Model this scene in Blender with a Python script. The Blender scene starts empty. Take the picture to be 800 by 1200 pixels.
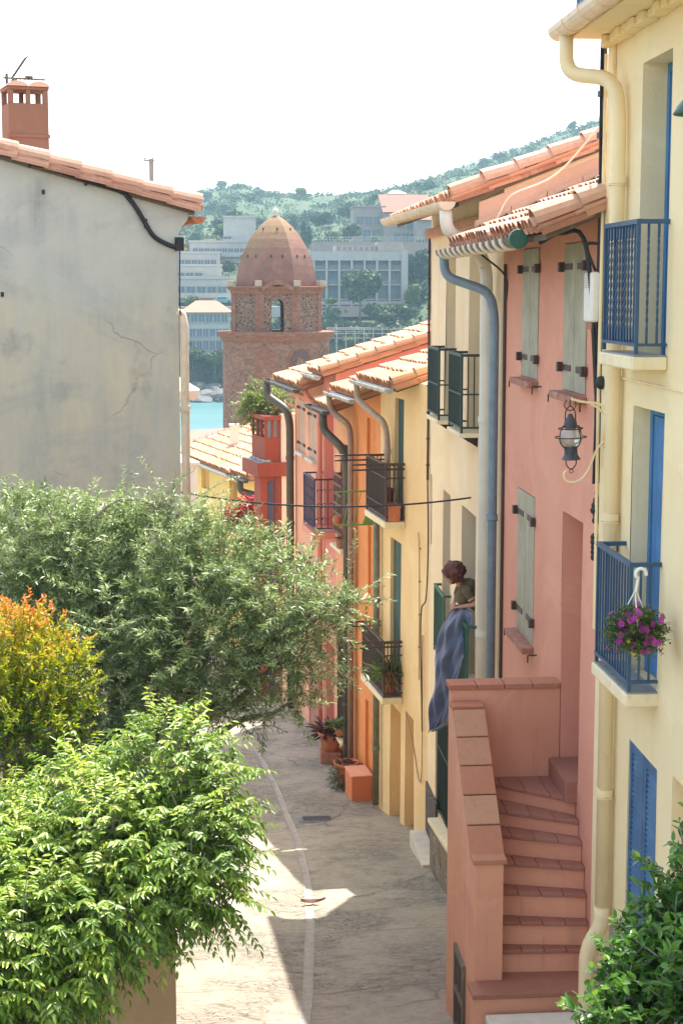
import bpy, math, random
import numpy as np
from mathutils import Vector, Matrix

R = math.radians
random.seed(7)
rng = np.random.default_rng(7)
sc = bpy.context.scene
COL = sc.collection

# ------------------------------------------------------------------ camera, light, exposure
PITCH = R(7.0); YAW = R(4.728)
cam_d = bpy.data.cameras.new('camera')
cam_d.sensor_fit = 'VERTICAL'; cam_d.sensor_height = 36.0; cam_d.lens = 54.0
cam_d.shift_y = -38.99 / 1200.0
cam_d.clip_start = 0.1; cam_d.clip_end = 6000
cam = bpy.data.objects.new('camera', cam_d)
cam.rotation_euler = (math.pi/2 - PITCH, 0, -YAW)
COL.objects.link(cam); sc.camera = cam

SUN = Vector((0.21, 0.47, 1.0)).normalized()      # towards the sun
world = bpy.data.worlds.new('World'); sc.world = world
world.use_nodes = True
wn = world.node_tree.nodes; wl = world.node_tree.links
wn.clear()
sky = wn.new('ShaderNodeTexSky'); sky.sky_type = 'NISHITA'; sky.sun_disc = False
sky.sun_elevation = math.asin(SUN.z); sky.sun_rotation = math.atan2(SUN.x, SUN.y)
sky.altitude = 30; sky.air_density = 1.0; sky.dust_density = 2.0; sky.ozone_density = 1.0
bg = wn.new('ShaderNodeBackground'); bg.inputs['Strength'].default_value = 0.15
wo = wn.new('ShaderNodeOutputWorld')
hsv = wn.new('ShaderNodeHueSaturation'); hsv.inputs['Saturation'].default_value = 0.55      # a milky, humid sky
wl.new(sky.outputs[0], hsv.inputs['Color']); wl.new(hsv.outputs[0], bg.inputs[0]); wl.new(bg.outputs[0], wo.inputs[0])
sun_d = bpy.data.lights.new('sun', 'SUN'); sun_d.energy = 3.5; sun_d.angle = R(0.53); sun_d.color = (1.0, 0.94, 0.84)
sun = bpy.data.objects.new('sun', sun_d)
sun.rotation_euler = SUN.to_track_quat('Z', 'Y').to_euler(); sun.location = (0, 0, 60)
COL.objects.link(sun)
vs = sc.view_settings
vs.view_transform = 'Standard'; vs.look = 'None'; vs.gamma = 1.0; vs.use_curve_mapping = False
vs.exposure = 1.75
cy = sc.cycles
cy.max_bounces = 8; cy.diffuse_bounces = 5; cy.glossy_bounces = 3; cy.transmission_bounces = 6
cy.transparent_max_bounces = 12; cy.volume_bounces = 1
cy.caustics_reflective = False; cy.caustics_refractive = False
cy.use_denoising = True; cy.sample_clamp_indirect = 8.0

# ------------------------------------------------------------------ measuring: photograph pixel -> point in the place
F_PX = 1800.0
_fw = Vector((math.sin(YAW)*math.cos(PITCH), math.cos(YAW)*math.cos(PITCH), -math.sin(PITCH)))
_rt = Vector((math.cos(YAW), -math.sin(YAW), 0)); _up = _rt.cross(_fw)
def ray(px, py): return _fw + _rt*((px-400)/F_PX) - _up*((py-600+38.99)/F_PX)
def atY(px, py, Y):
    r = ray(px, py); return r*(Y/r.y)
def atX(px, py, X):
    r = ray(px, py); return r*(X/r.x)

# ------------------------------------------------------------------ materials
MATS = {}
def _new(name):
    m = bpy.data.materials.new(name); m.use_nodes = True
    nt = m.node_tree; nt.nodes.clear()
    out = nt.nodes.new('ShaderNodeOutputMaterial'); b = nt.nodes.new('ShaderNodeBsdfPrincipled')
    nt.links.new(b.outputs[0], out.inputs[0])
    return m, nt, b, out
class NT:
    """small node helper"""
    def __init__(s, nt):
        s.nt = nt; s.geo = nt.nodes.new('ShaderNodeTexCoord').outputs['Object']
    def n(s, t, **kw):
        nd = s.nt.nodes.new(t)
        for k, v in kw.items(): setattr(nd, k, v)
        return nd
    def l(s, a, b): s.nt.links.new(a, b)
    def mapping(s, scale=(1, 1, 1), loc=(0, 0, 0)):
        m = s.n('ShaderNodeMapping'); m.inputs['Scale'].default_value = scale; m.inputs['Location'].default_value = loc
        s.l(s.geo, m.inputs[0]); return m.outputs[0]
    def noise(s, scale, detail=4, rough=0.55, vec=None, dist=0.0):
        t = s.n('ShaderNodeTexNoise'); t.inputs['Scale'].default_value = scale; t.inputs['Detail'].default_value = detail
        t.inputs['Roughness'].default_value = rough; t.inputs['Distortion'].default_value = dist
        s.l(vec or s.geo, t.inputs['Vector']); return t.outputs[0]
    def ramp(s, fac, stops):
        r = s.n('ShaderNodeValToRGB'); e = r.color_ramp.elements
        while len(e) < len(stops): e.new(0.5)
        for el, (p, c) in zip(e, stops):
            el.position = p; el.color = (c[0], c[1], c[2], 1) if hasattr(c, '__len__') else (c, c, c, 1)
        s.l(fac, r.inputs[0]); return r.outputs[0]
    def mix(s, fac, a, b, mode='MIX'):
        m = s.n('ShaderNodeMix', data_type='RGBA', blend_type=mode)
        for sock, v in ((m.inputs[0], fac), (m.inputs[6], a), (m.inputs[7], b)):
            if hasattr(v, 'is_output'): s.l(v, sock)
            elif hasattr(v, '__len__'): sock.default_value = (v[0], v[1], v[2], 1)
            else: sock.default_value = v
        return m.outputs[2]
    def math(s, op, a, b=0.0):
        m = s.n('ShaderNodeMath', operation=op)
        for sock, v in ((m.inputs[0], a), (m.inputs[1], b)):
            if hasattr(v, 'is_output'): s.l(v, sock)
            else: sock.default_value = v
        return m.outputs[0]
    def bump(s, h, strength=0.3, dist=0.02):
        b = s.n('ShaderNodeBump'); b.inputs['Strength'].default_value = strength; b.inputs['Distance'].default_value = dist
        s.l(h, b.inputs['Height']); return b.outputs[0]

def stucco(name, col, col2=None, stain=(0.25, 0.22, 0.18), stain_amt=0.35, rough=0.9, seed=0.0, bump=0.35):
    """painted render on a wall: cloudy paint, rain streaks, small chips, trowelled bump"""
    if name in MATS: return MATS[name]
    m, nt, b, out = _new(name); N = NT(nt)
    c2 = col2 or tuple(c*0.86 for c in col)
    big = N.noise(0.9, 5, 0.6, N.mapping(loc=(seed, seed*2, seed)))
    c = N.mix(N.ramp(big, [(0.35, 0), (0.68, 1)]), col, c2)
    streak = N.noise(1.0, 5, 0.6, N.mapping((3.5, 3.5, 0.28), (seed*3, 0, 0)))
    c = N.mix(N.math('MULTIPLY', N.ramp(streak, [(0.55, 0), (0.8, 1)]), stain_amt), c, stain)
    pat = N.noise(0.55, 7, 0.68, N.mapping((1.0, 1.0, 1.3), (seed*5, 2, seed)), 0.6)          # old repainted patches
    c = N.mix(N.math('MULTIPLY', N.ramp(pat, [(0.52, 0), (0.56, 1)]), 0.28), c, tuple(min(1, x*1.12+0.02) for x in col))
    drip = N.noise(1.0, 7, 0.7, N.mapping((9, 9, 0.5), (seed, 5, 0)))
    c = N.mix(N.math('MULTIPLY', N.ramp(drip, [(0.6, 0), (0.74, 1)]), stain_amt*0.9), c, tuple(x*0.8 for x in stain))
    spots = N.noise(9.0, 6, 0.7)
    c = N.mix(N.math('MULTIPLY', N.ramp(spots, [(0.66, 0), (0.74, 1)]), 0.35), c, tuple(min(1, x*1.15) for x in col))
    spk = N.noise(3.1, 8, 0.75, N.mapping(loc=(4+seed, 1, 0)))
    c = N.mix(N.math('MULTIPLY', N.ramp(spk, [(0.66, 0), (0.72, 1)]), 0.5*stain_amt+0.1), c, tuple(x*0.6 for x in stain))
    N.l(c, b.inputs['Base Color']); b.inputs['Roughness'].default_value = rough
    h = N.math('ADD', N.noise(38, 5, 0.6), N.math('MULTIPLY', N.noise(5, 3, 0.5), 2.0))
    N.l(N.bump(h, bump, 0.012), b.inputs['Normal'])
    MATS[name] = m; return m

def paint(name, col, rough=0.5, metal=0.0, var=0.12, wear=None, scale=6.0, bump=0.08):
    if name in MATS: return MATS[name]
    m, nt, b, out = _new(name); N = NT(nt)
    f = N.noise(scale, 5, 0.6)
    c = N.mix(N.ramp(f, [(0.3, 0), (0.7, 1)]), tuple(x*(1-var) for x in col), tuple(min(1, x*(1+var)) for x in col))
    if wear:
        w = N.noise(scale*2.3, 7, 0.7, N.mapping((1, 1, 0.5)))
        c = N.mix(N.ramp(w, [(0.58, 0), (0.68, 1)]), c, wear)
    N.l(c, b.inputs['Base Color']); b.inputs['Roughness'].default_value = rough; b.inputs['Metallic'].default_value = metal
    N.l(N.bump(N.noise(50, 4, 0.6), bump, 0.01), b.inputs['Normal'])
    MATS[name] = m; return m

def tile_mat(name, base, light, dark):
    """fired clay: per-tile tone from the mesh's own tone attribute, lichen and soot spots"""
    if name in MATS: return MATS[name]
    m, nt, b, out = _new(name); N = NT(nt)
    a = N.n('ShaderNodeAttribute'); a.attribute_name = 'tone'
    c = N.ramp(a.outputs['Fac'], [(0.0, dark), (0.3, base), (0.75, tuple(0.5*(x+y) for x, y in zip(base, light))), (1.0, light)])
    f = N.noise(14, 6, 0.7)
    c = N.mix(N.math('MULTIPLY', N.ramp(f, [(0.5, 0), (0.75, 1)]), 0.45), c, tuple(x*0.62 for x in base))
    g = N.noise(5, 6, 0.7, N.mapping(loc=(3, 9, 1)))
    c = N.mix(N.math('MULTIPLY', N.ramp(g, [(0.55, 0), (0.7, 1)]), 0.5), c, light)
    N.l(c, b.inputs['Base Color']); b.inputs['Roughness'].default_value = 0.88
    N.l(N.bump(N.noise(60, 4, 0.6), 0.25, 0.008), b.inputs['Normal'])
    MATS[name] = m; return m

def stone_mat(name, cols, mortar, scale=4.0, stretch=(1, 1, 1.5), mortar_w=0.06, bump=0.8):
    """rubble masonry from a voronoi pattern"""
    if name in MATS: return MATS[name]
    m, nt, b, out = _new(name); N = NT(nt)
    wob = N.n('ShaderNodeMix', data_type='VECTOR'); wob.inputs[0].default_value = 0.06
    nz = N.n('ShaderNodeTexNoise'); nz.inputs['Scale'].default_value = scale*1.3; N.l(N.geo, nz.inputs['Vector'])
    N.l(N.geo, wob.inputs[4]); N.l(nz.outputs[1], wob.inputs[5])
    mp = N.n('ShaderNodeMapping'); mp.inputs['Scale'].default_value = stretch; N.l(wob.outputs[1], mp.inputs[0])
    v = N.n('ShaderNodeTexVoronoi'); v.inputs['Scale'].default_value = scale; N.l(mp.outputs[0], v.inputs['Vector'])
    e = N.n('ShaderNodeTexVoronoi', feature='DISTANCE_TO_EDGE'); e.inputs['Scale'].default_value = scale; N.l(mp.outputs[0], e.inputs['Vector'])
    sep = N.n('ShaderNodeSeparateColor'); N.l(v.outputs['Color'], sep.inputs[0])
    k = len(cols)
    c = N.ramp(sep.outputs[0], [((i+0.5)/k, cols[i]) for i in range(k)])
    f = N.noise(scale*6, 5, 0.7)
    c = N.mix(N.math('MULTIPLY', f, 0.4), c, tuple(x*0.5 for x in cols[0]))
    em = N.ramp(e.outputs['Distance'], [(mortar_w*0.4, 0), (mortar_w, 1)])
    c = N.mix(em, mortar, c)
    N.l(c, b.inputs['Base Color']); b.inputs['Roughness'].default_value = 0.92
    h = N.math('ADD', N.math('MULTIPLY', em, 1.0), N.math('MULTIPLY', f, 0.5))
    N.l(N.bump(h, bump, 0.05), b.inputs['Normal'])
    MATS[name] = m; return m

def leaf_mat(name, c_lo, c_hi, trans=0.35, rough=0.45, c_mid=None):
    """leaf: colour from each leaf's own tone, light shines through"""
    if name in MATS: return MATS[name]
    m, nt, b, out = _new(name); N = NT(nt)
    a = N.n('ShaderNodeAttribute'); a.attribute_name = 'tone'
    stops = [(0.0, c_lo), (1.0, c_hi)] if c_mid is None else [(0.0, c_lo), (0.5, c_mid), (1.0, c_hi)]
    c = N.ramp(a.outputs['Fac'], stops)
    N.l(c, b.inputs['Base Color']); b.inputs['Roughness'].default_value = rough
    t = N.n('ShaderNodeBsdfTranslucent'); N.l(N.mix(1.0, c, (1.35, 1.45, 1.1), 'MULTIPLY'), t.inputs[0])
    mx = N.n('ShaderNodeMixShader'); mx.inputs[0].default_value = trans
    N.l(b.outputs[0], mx.inputs[1]); N.l(t.outputs[0], mx.inputs[2]); N.l(mx.outputs[0], out.inputs[0])
    MATS[name] = m; return m

def glass_mat(name, col=(0.05, 0.07, 0.09), rough=0.08):
    if name in MATS: return MATS[name]
    m, nt, b, out = _new(name); N = NT(nt)
    b.inputs['Base Color'].default_value = (*col, 1); b.inputs['Roughness'].default_value = rough
    b.inputs['Specular IOR Level'].default_value = 0.7
    N.l(N.bump(N.noise(3, 2, 0.5), 0.03, 0.02), b.inputs['Normal'])
    MATS[name] = m; return m

# ------------------------------------------------------------------ mesh builder
BASE = {}     # thing -> height of its origin, so that parts may be given in absolute heights
class MB:
    def __init__(s): s.v = []; s.f = []; s.t = []; s.has_t = False
    def vert(s, p): s.v.append((p[0], p[1], p[2])); return len(s.v)-1
    def face(s, pts, tone=0.5):
        i = len(s.v); s.v.extend((p[0], p[1], p[2]) for p in pts); s.f.append(tuple(range(i, i+len(pts)))); s.t.append(tone)
    def box(s, x0, x1, y0, y1, z0, z1, tone=0.5, M=None):
        c = [(x0,y0,z0),(x1,y0,z0),(x1,y1,z0),(x0,y1,z0),(x0,y0,z1),(x1,y0,z1),(x1,y1,z1),(x0,y1,z1)]
        if M is not None: c = [M @ Vector(p) for p in c]
        i = len(s.v); s.v.extend(tuple(p) for p in c)
        for q in ((3,2,1,0),(4,5,6,7),(0,1,5,4),(1,2,6,5),(2,3,7,6),(3,0,4,7)):
            s.f.append(tuple(i+k for k in q)); s.t.append(tone)
        return s
    def prism(s, poly, ax, a0, a1, tone=0.5):
        """extrude a 2-D polygon along axis ax (0,1,2) from a0 to a1; poly in the other two axes in order"""
        def P(p, a):
            l = list(p); l.insert(ax, a); return tuple(l)
        n = len(poly); i = len(s.v)
        s.v.extend(P(p, a0) for p in poly); s.v.extend(P(p, a1) for p in poly)
        s.f.append(tuple(range(i, i+n))); s.f.append(tuple(range(i+2*n-1, i+n-1, -1)))
        for k in range(n):
            k2 = (k+1) % n; s.f.append((i+k2, i+k, i+n+k, i+n+k2))
        s.t.extend([tone]*(n+2)); return s
    def tube(s, pts, r, seg=10, cap=True, tone=0.5):
        pts = [Vector(p) for p in pts]; n = len(pts)
        rs = r if hasattr(r, '__len__') else [r]*n
        i0 = len(s.v); prev = None
        for k in range(n):
            t = (pts[min(k+1, n-1)] - pts[max(k-1, 0)])
            if t.length < 1e-9: t = Vector((0, 0, 1))
            t.normalize()
            if prev is None:
                a = Vector((0, 0, 1)) if abs(t.z) < 0.9 else Vector((1, 0, 0))
                u = t.cross(a).normalized()
            else:
                u = (prev - t*prev.dot(t)).normalized()
            prev = u; w = t.cross(u)
            for j in range(seg):
                an = 2*math.pi*j/seg
                s.v.append(tuple(pts[k] + (u*math.cos(an) + w*math.sin(an))*rs[k]))
        for k in range(n-1):
            for j in range(seg):
                a = i0+k*seg+j; b = i0+k*seg+(j+1) % seg
                s.f.append((a, b, b+seg, a+seg)); s.t.append(tone)
        if cap:
            s.f.append(tuple(i0+j for j in range(seg-1, -1, -1))); s.f.append(tuple(i0+(n-1)*seg+j for j in range(seg))); s.t.extend([tone]*2)
        return s
    def lathe(s, prof, seg=24, c=(0, 0, 0), tone=0.5, cap=False):
        i0 = len(s.v); n = len(prof)
        for (r, z) in prof:
            for j in range(seg):
                a = 2*math.pi*j/seg
                s.v.append((c[0]+r*math.cos(a), c[1]+r*math.sin(a), c[2]+z))
        for k in range(n-1):
            for j in range(seg):
                a = i0+k*seg+j; b = i0+k*seg+(j+1) % seg
                s.f.append((a, b, b+seg, a+seg)); s.t.append(tone)
        if cap:
            s.f.append(tuple(i0+j for j in range(seg-1, -1, -1))); s.f.append(tuple(i0+(n-1)*seg+j for j in range(seg))); s.t.extend([tone]*2)
        return s
    def ball(s, c, r, seg=12, rings=8, tone=0.5):
        rr = r if hasattr(r, '__len__') else (r, r, r)
        i0 = len(s.v)
        for k in range(rings+1):
            ph = math.pi*k/rings
            for j in range(seg):
                a = 2*math.pi*j/seg
                s.v.append((c[0]+rr[0]*math.sin(ph)*math.cos(a), c[1]+rr[1]*math.sin(ph)*math.sin(a), c[2]+rr[2]*math.cos(ph)))
        for k in range(rings):
            for j in range(seg):
                a = i0+k*seg+j; b = i0+k*seg+(j+1) % seg
                s.f.append((b, a, a+seg, b+seg)); s.t.append(tone)
        return s
    def arrays(s, verts, faces, tones):
        i = len(s.v); s.v.extend(map(tuple, verts)); s.f.extend(tuple(i+k for k in f) for f in faces); s.t.extend(tones)
    def build_each(s, name, mat, parent=None, **kw):
        """every separate piece of this mesh as a part of its own"""
        n = len(s.v); par = list(range(n))
        def find(a):
            while par[a] != a: par[a] = par[par[a]]; a = par[a]
            return a
        for f in s.f:
            r0 = find(f[0])
            for i in f[1:]:
                r1 = find(i)
                if r1 != r0: par[r1] = r0
        groups = {}
        for f, t in zip(s.f, s.t): groups.setdefault(find(f[0]), []).append((f, t))
        out = []
        for fs in groups.values():
            m = MB(); mp = {}
            for f, t in fs:
                for i in f:
                    if i not in mp: mp[i] = len(m.v); m.v.append(s.v[i])
                m.f.append(tuple(mp[i] for i in f)); m.t.append(t)
            out.append(m.build(name, mat, parent, **kw))
        return out
    def build(s, name, mat, parent=None, smooth=False, bevel=0.0, weld=False):
        me = bpy.data.meshes.new(name)
        dz = BASE.get(parent.name, 0.0) if parent is not None else 0.0
        if parent is not None and parent.type == 'MESH': dz = BASE.get(parent.parent.name, 0.0) if parent.parent else BASE.get(parent.name, 0.0)
        v = [(a, b, c-dz) for a, b, c in s.v] if dz else s.v
        me.from_pydata(v, [], s.f); me.update()
        at = me.attributes.new('tone', 'FLOAT', 'FACE'); at.data.foreach_set('value', np.array(s.t, dtype=np.float32))
        if smooth: me.polygons.foreach_set('use_smooth', np.ones(len(me.polygons), dtype=bool))
        me.materials.append(mat)
        o = bpy.data.objects.new(name, me); COL.objects.link(o)
        if parent is not None: o.parent = parent
        if bevel:
            md = o.modifiers.new('bevel', 'BEVEL'); md.width = bevel; md.segments = 2; md.limit_method = 'ANGLE'; md.angle_limit = R(40)
        return o

def big_mesh(name, verts, faces, tones, mat, parent=None, smooth=False):
    """numpy verts (n,3), quads/tris (m,k), tone per face"""
    me = bpy.data.meshes.new(name)
    v = np.asarray(verts, dtype=np.float32); f = np.asarray(faces, dtype=np.int32); k = f.shape[1]
    me.vertices.add(len(v)); me.vertices.foreach_set('co', v.ravel())
    me.loops.add(f.size); me.loops.foreach_set('vertex_index', f.ravel())
    me.polygons.add(len(f)); me.polygons.foreach_set('loop_start', np.arange(0, f.size, k, dtype=np.int32))
    me.update(calc_edges=True)
    at = me.attributes.new('tone', 'FLOAT', 'FACE'); at.data.foreach_set('value', np.asarray(tones, dtype=np.float32))
    if smooth: me.polygons.foreach_set('use_smooth', np.ones(len(f), dtype=bool))
    me.materials.append(mat)
    o = bpy.data.objects.new(name, me); COL.objects.link(o)
    if parent is not None: o.parent = parent
    return o

def tag(o, label=None, cat=None, group=None, kind=None):
    if label: o['label'] = label
    if cat: o['category'] = cat
    if group: o['group'] = group
    if kind: o['kind'] = kind
    return o
def thing(name, label, cat, loc=(0, 0, 0), rz=0.0, group=None, absz=False):
    """an Empty at the thing's base; with absz its parts are given in absolute heights"""
    o = bpy.data.objects.new(name, None); o.empty_display_size = 0.2
    o.location = loc; o.rotation_euler = (0, 0, rz); COL.objects.link(o)
    if absz: BASE[o.name] = loc[2]
    return tag(o, label, cat, group)
def kids(o): return [c for c in bpy.data.objects if c.parent == o]
def copy_tree(o, parent=None):
    c = o.copy(); COL.objects.link(c)
    if parent is not None: c.parent = parent
    for ch in kids(o): copy_tree(ch, c)
    return c

def rounded(pts, rad=0.12, n=5):
    """polyline with rounded corners"""
    pts = [Vector(p) for p in pts]; out = [pts[0]]
    for k in range(1, len(pts)-1):
        a, b, c = pts[k-1], pts[k], pts[k+1]
        r = min(rad, (a-b).length*0.49, (c-b).length*0.49)
        p0 = b + (a-b).normalized()*r; p1 = b + (c-b).normalized()*r
        for i in range(n+1):
            t = i/n; out.append(p0*(1-t)**2 + b*2*t*(1-t) + p1*t*t)
    out.append(pts[-1]); return out
def catenary(a, b, sag, n=24):
    a = Vector(a); b = Vector(b)
    return [a.lerp(b, i/n) - Vector((0, 0, sag*4*(i/n)*(1-i/n))) for i in range(n+1)]
def smooth_path(pts, n=8):
    """Catmull-Rom through the points"""
    P = [Vector(p) for p in pts]; P = [P[0]*2-P[1]] + P + [P[-1]*2-P[-2]]; out = []
    for k in range(1, len(P)-2):
        for i in range(n):
            t = i/n; a, b, c, d = P[k-1:k+3]
            out.append(0.5*((2*b) + (c-a)*t + (2*a-5*b+4*c-d)*t*t + (3*b-a-3*c+d)*t**3))
    out.append(P[-2]); return out

# ------------------------------------------------------------------ houses
def wob(u, z, k=0.0):
    return 0.006*math.sin(1.7*u+k)*math.sin(2.1*z+2*k) + 0.004*math.sin(5.3*u+1.1*z+k)
class House:
    """local axes: u along the front (away from the camera), v out of the front towards the street, z absolute height"""
    def __init__(s, name, label, cat, O, d, base, group=None):
        d = Vector((d[0], d[1])).normalized()
        s.O = Vector((O[0], O[1])); s.d = d; s.n = Vector((-d.y, d.x)); s.base = base
        s.t = thing(name, label, cat, (O[0], O[1], base), math.atan2(d.y, d.x), group, absz=True)
    def loc(s, p):
        q = Vector((p[0], p[1])) - s.O; return (q.dot(s.d), q.dot(s.n), p[2])
    def world(s, u, v, z):
        q = s.O + s.d*u + s.n*v; return Vector((q.x, q.y, z))
    def fp(s, px, py, v=0.0):
        r = ray(px, py); n3 = Vector((s.n.x, s.n.y, 0))
        t = (v + s.O.dot(s.n))/r.dot(n3); p = r*t; l = s.loc(p); return (l[0], l[2])
    def rect(s, xf, xn, yt, yb, v=0.0, near=True):
        """photo rectangle (far x, near x, top y, bottom y) on the plane v -> (u0, u1, z0, z1)"""
        uf, _ = s.fp(xf, yt, v); un, _ = s.fp(xn, yt, v)
        x = xn if near else xf
        _, zt = s.fp(x, yt, v); _, zb = s.fp(x, yb, v)
        return (un, uf, zb, zt)
    def walls(s, L, z0, zf, depth, slope, holes, mat, name='wall', reveal=0.25, hole_depth={}, back=True, k=0.0, near_side=True, cut=0.55):
        """front with openings, their reveals, gable ends that rise with the roof, back"""
        m = MB()
        us = {0.0, L}; zs = {z0, zf}
        for (a, b, c, d) in holes:
            us |= {max(0, min(L, a)), max(0, min(L, b))}; zs |= {max(z0, min(zf, c)), max(z0, min(zf, d))}
        def fill(S):
            S = sorted(S); o = []
            for a, b in zip(S, S[1:]):
                n = max(1, int((b-a)/cut))
                o += [a+(b-a)*i/n for i in range(n)]
            return o+[S[-1]]
        us = fill(us); zs = fill(zs)
        idx = {}
        def V(i, j):
            if (i, j) not in idx: idx[(i, j)] = m.vert((us[i], wob(us[i], zs[j], k) if 0 < i < len(us)-1 else 0.0, zs[j]))
            return idx[(i, j)]
        for i in range(len(us)-1):
            for j in range(len(zs)-1):
                cu = (us[i]+us[i+1])/2; cz = (zs[j]+zs[j+1])/2
                if any(a < cu < b and c < cz < d for a, b, c, d in holes): continue
                m.f.append((V(i, j), V(i, j+1), V(i+1, j+1), V(i+1, j))); m.t.append(0.5)
        for hi, (a, b, c, d) in enumerate(holes):
            a = max(0, a); b = min(L, b); c = max(z0, c); d = min(zf, d); r = hole_depth.get(hi, reveal)
            w = lambda u, z: (u, wob(u, z, k), z); y = lambda u, z: (u, -r, z)
            ks = [(a, c), (a, d), (b, d), (b, c)]
            for p, q in zip(ks, ks[1:]+ks[:1]): m.face([w(*p), y(*p), y(*q), w(*q)])
            m.face([y(*q) for q in ks])
        zb = zf + slope*depth
        if near_side: m.face([(0, 0, z0), (0, 0, zf), (0, -depth, zb), (0, -depth, z0)])
        m.face([(L, 0, z0), (L, -depth, z0), (L, -depth, zb), (L, 0, zf)])
        if back: m.face([(0, -depth, z0), (0, -depth, zb), (L, -depth, zb), (L, -depth, z0)])
        m.face([(0, 0, zf), (L, 0, zf), (L, -depth, zb), (0, -depth, zb)])
        return m.build(name, mat, s.t)

def tile_arrays(u0, u1, v_eave, z_eave, slope, D, w=0.2, e=0.36, tone=(0.15, 0.95), seed=0, flip_verge=None, droop=0.0):
    """canal tiles in house axes. Courses run up from the eave at v_eave; returns verts, faces, tones"""
    g = np.random.default_rng(seed); th = math.atan(slope); ct, st = math.cos(th), math.sin(th)
    V = []; Fq = []; T = []
    nu = max(1, int(round((u1-u0)/w))); w = (u1-u0)/nu; nc = max(1, int(math.ceil(D/ct/e)))
    K = 7
    def arc(u, s, r, h0, rh, sign, tilt=0.0):
        a = np.linspace(math.pi, 0, K)
        uu = u + r*np.cos(a) ; hh = h0 + sign*rh*np.sin(a) + tilt*np.cos(a)
        sag = droop*math.sin(math.pi*(u-u0)/(u1-u0)) if droop else 0
        v = v_eave - s*ct + hh*st; z = z_eave + s*st + hh*ct - sag
        return np.stack([uu, v, z], 1)
    def strip(A, B, t):
        i = sum(len(x) for x in V); V.extend([A, B])
        for k in range(K-1): Fq.append((i+k, i+K+k, i+K+k+1, i+k+1)); T.append(t)
    for j in range(nc):
        s0 = j*e; L = min(e+0.07, D/ct-s0+0.02)
        if L < 0.1: continue
        for i in range(nu+1):       # channel tiles
            t = g.uniform(*tone)*0.7
            strip(arc(u0+i*w, s0-0.03, w*0.42, 0.05, 0.055, -1), arc(u0+i*w, s0+L, w*0.40, 0.045, 0.05, -1), t)
        for i in range(nu):         # cover tiles
            t = g.uniform(*tone); du = g.normal(0, 0.006); ds = g.normal(0, 0.012); dt = g.normal(0, 0.004); rr = w*0.5*(1+g.normal(0, 0.03))
            u = u0+(i+0.5)*w+du; s = s0+ds-(0.02 if j == 0 else 0)
            A = arc(u, s, rr, 0.055, 0.085, 1, dt); B = arc(u, s+L, rr*0.8, 0.035, 0.062, 1, dt)
            I = arc(u, s+0.004, rr-0.014, 0.055, 0.071, 1, dt)
            strip(A, B, t); strip(I, A, t*0.8)
    return np.concatenate(V), Fq, T

def roof(h, u0, u1, v_eave, z_eave, slope, D, mat, seed=0, w=0.2, e=0.36, verge=None, vsign=1, tone=(0.15, 0.95), droop=0.0, thick=0.07, under=None):
    m = MB()
    V, Fq, T = tile_arrays(u0, u1, v_eave, z_eave, slope, D, w, e, tone, seed, droop=droop)
    m.arrays(V, Fq, T)
    g = np.random.default_rng(seed+5)
    if verge is not None:            # double row of big tiles down the near gable edge
        th = math.atan(slope); ct, st = math.cos(th), math.sin(th); K = 8; nc = int(math.ceil(D/ct/0.42))
        for (du, dh, r, t0) in ((0.02, 0.075, 0.125, 0.62), (-0.035, -0.035, 0.10, 0.22)):
            for j in range(nc):
                s0 = j*0.42; s1 = min(s0+0.48, D/ct); t = min(1, max(0, t0+g.normal(0, 0.14))); i = len(m.v)
                lift = g.normal(0, 0.006)
                for (s_, rr, hh) in ((s0, r, dh+0.022+lift), (s1, r*0.85, dh)):
                    for a in np.linspace(math.pi*1.08, 0, K):
                        u = verge + vsign*(du + rr*math.cos(a)); q = hh + rr*0.95*math.sin(a)
                        m.v.append((u, v_eave - s_*ct + q*st, z_eave + s_*st + q*ct))
                for k in range(K-1): m.f.append((i+k, i+K+k, i+K+k+1, i+k+1)); m.t.append(t)
                i2 = len(m.v)                       # fired thickness at the lower end
                for a in np.linspace(math.pi*1.08, 0, K):
                    u = verge + vsign*(du + (r-0.016)*math.cos(a)); q = dh+0.022+lift + (r-0.016)*0.95*math.sin(a); s_ = s0+0.004
                    m.v.append((u, v_eave - s_*ct + q*st, z_eave + s_*st + q*ct))
                for k in range(K-1): m.f.append((i2+k, i+k, i+k+1, i2+k+1)); m.t.append(t*0.8)
    o = m.build('roof', mat, h.t)
    # boarding under the tiles
    b = MB(); z1 = z_eave + slope*D
    b.prism([(v_eave-0.06, z_eave-thick), (v_eave-0.06, z_eave-0.015), (v_eave-D, z1-0.015), (v_eave-D, z1-thick)], 0, u0+0.015, u1-0.015)
    b.build('roof_boarding', under or MATS['old_wood'], o)
    return o

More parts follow.
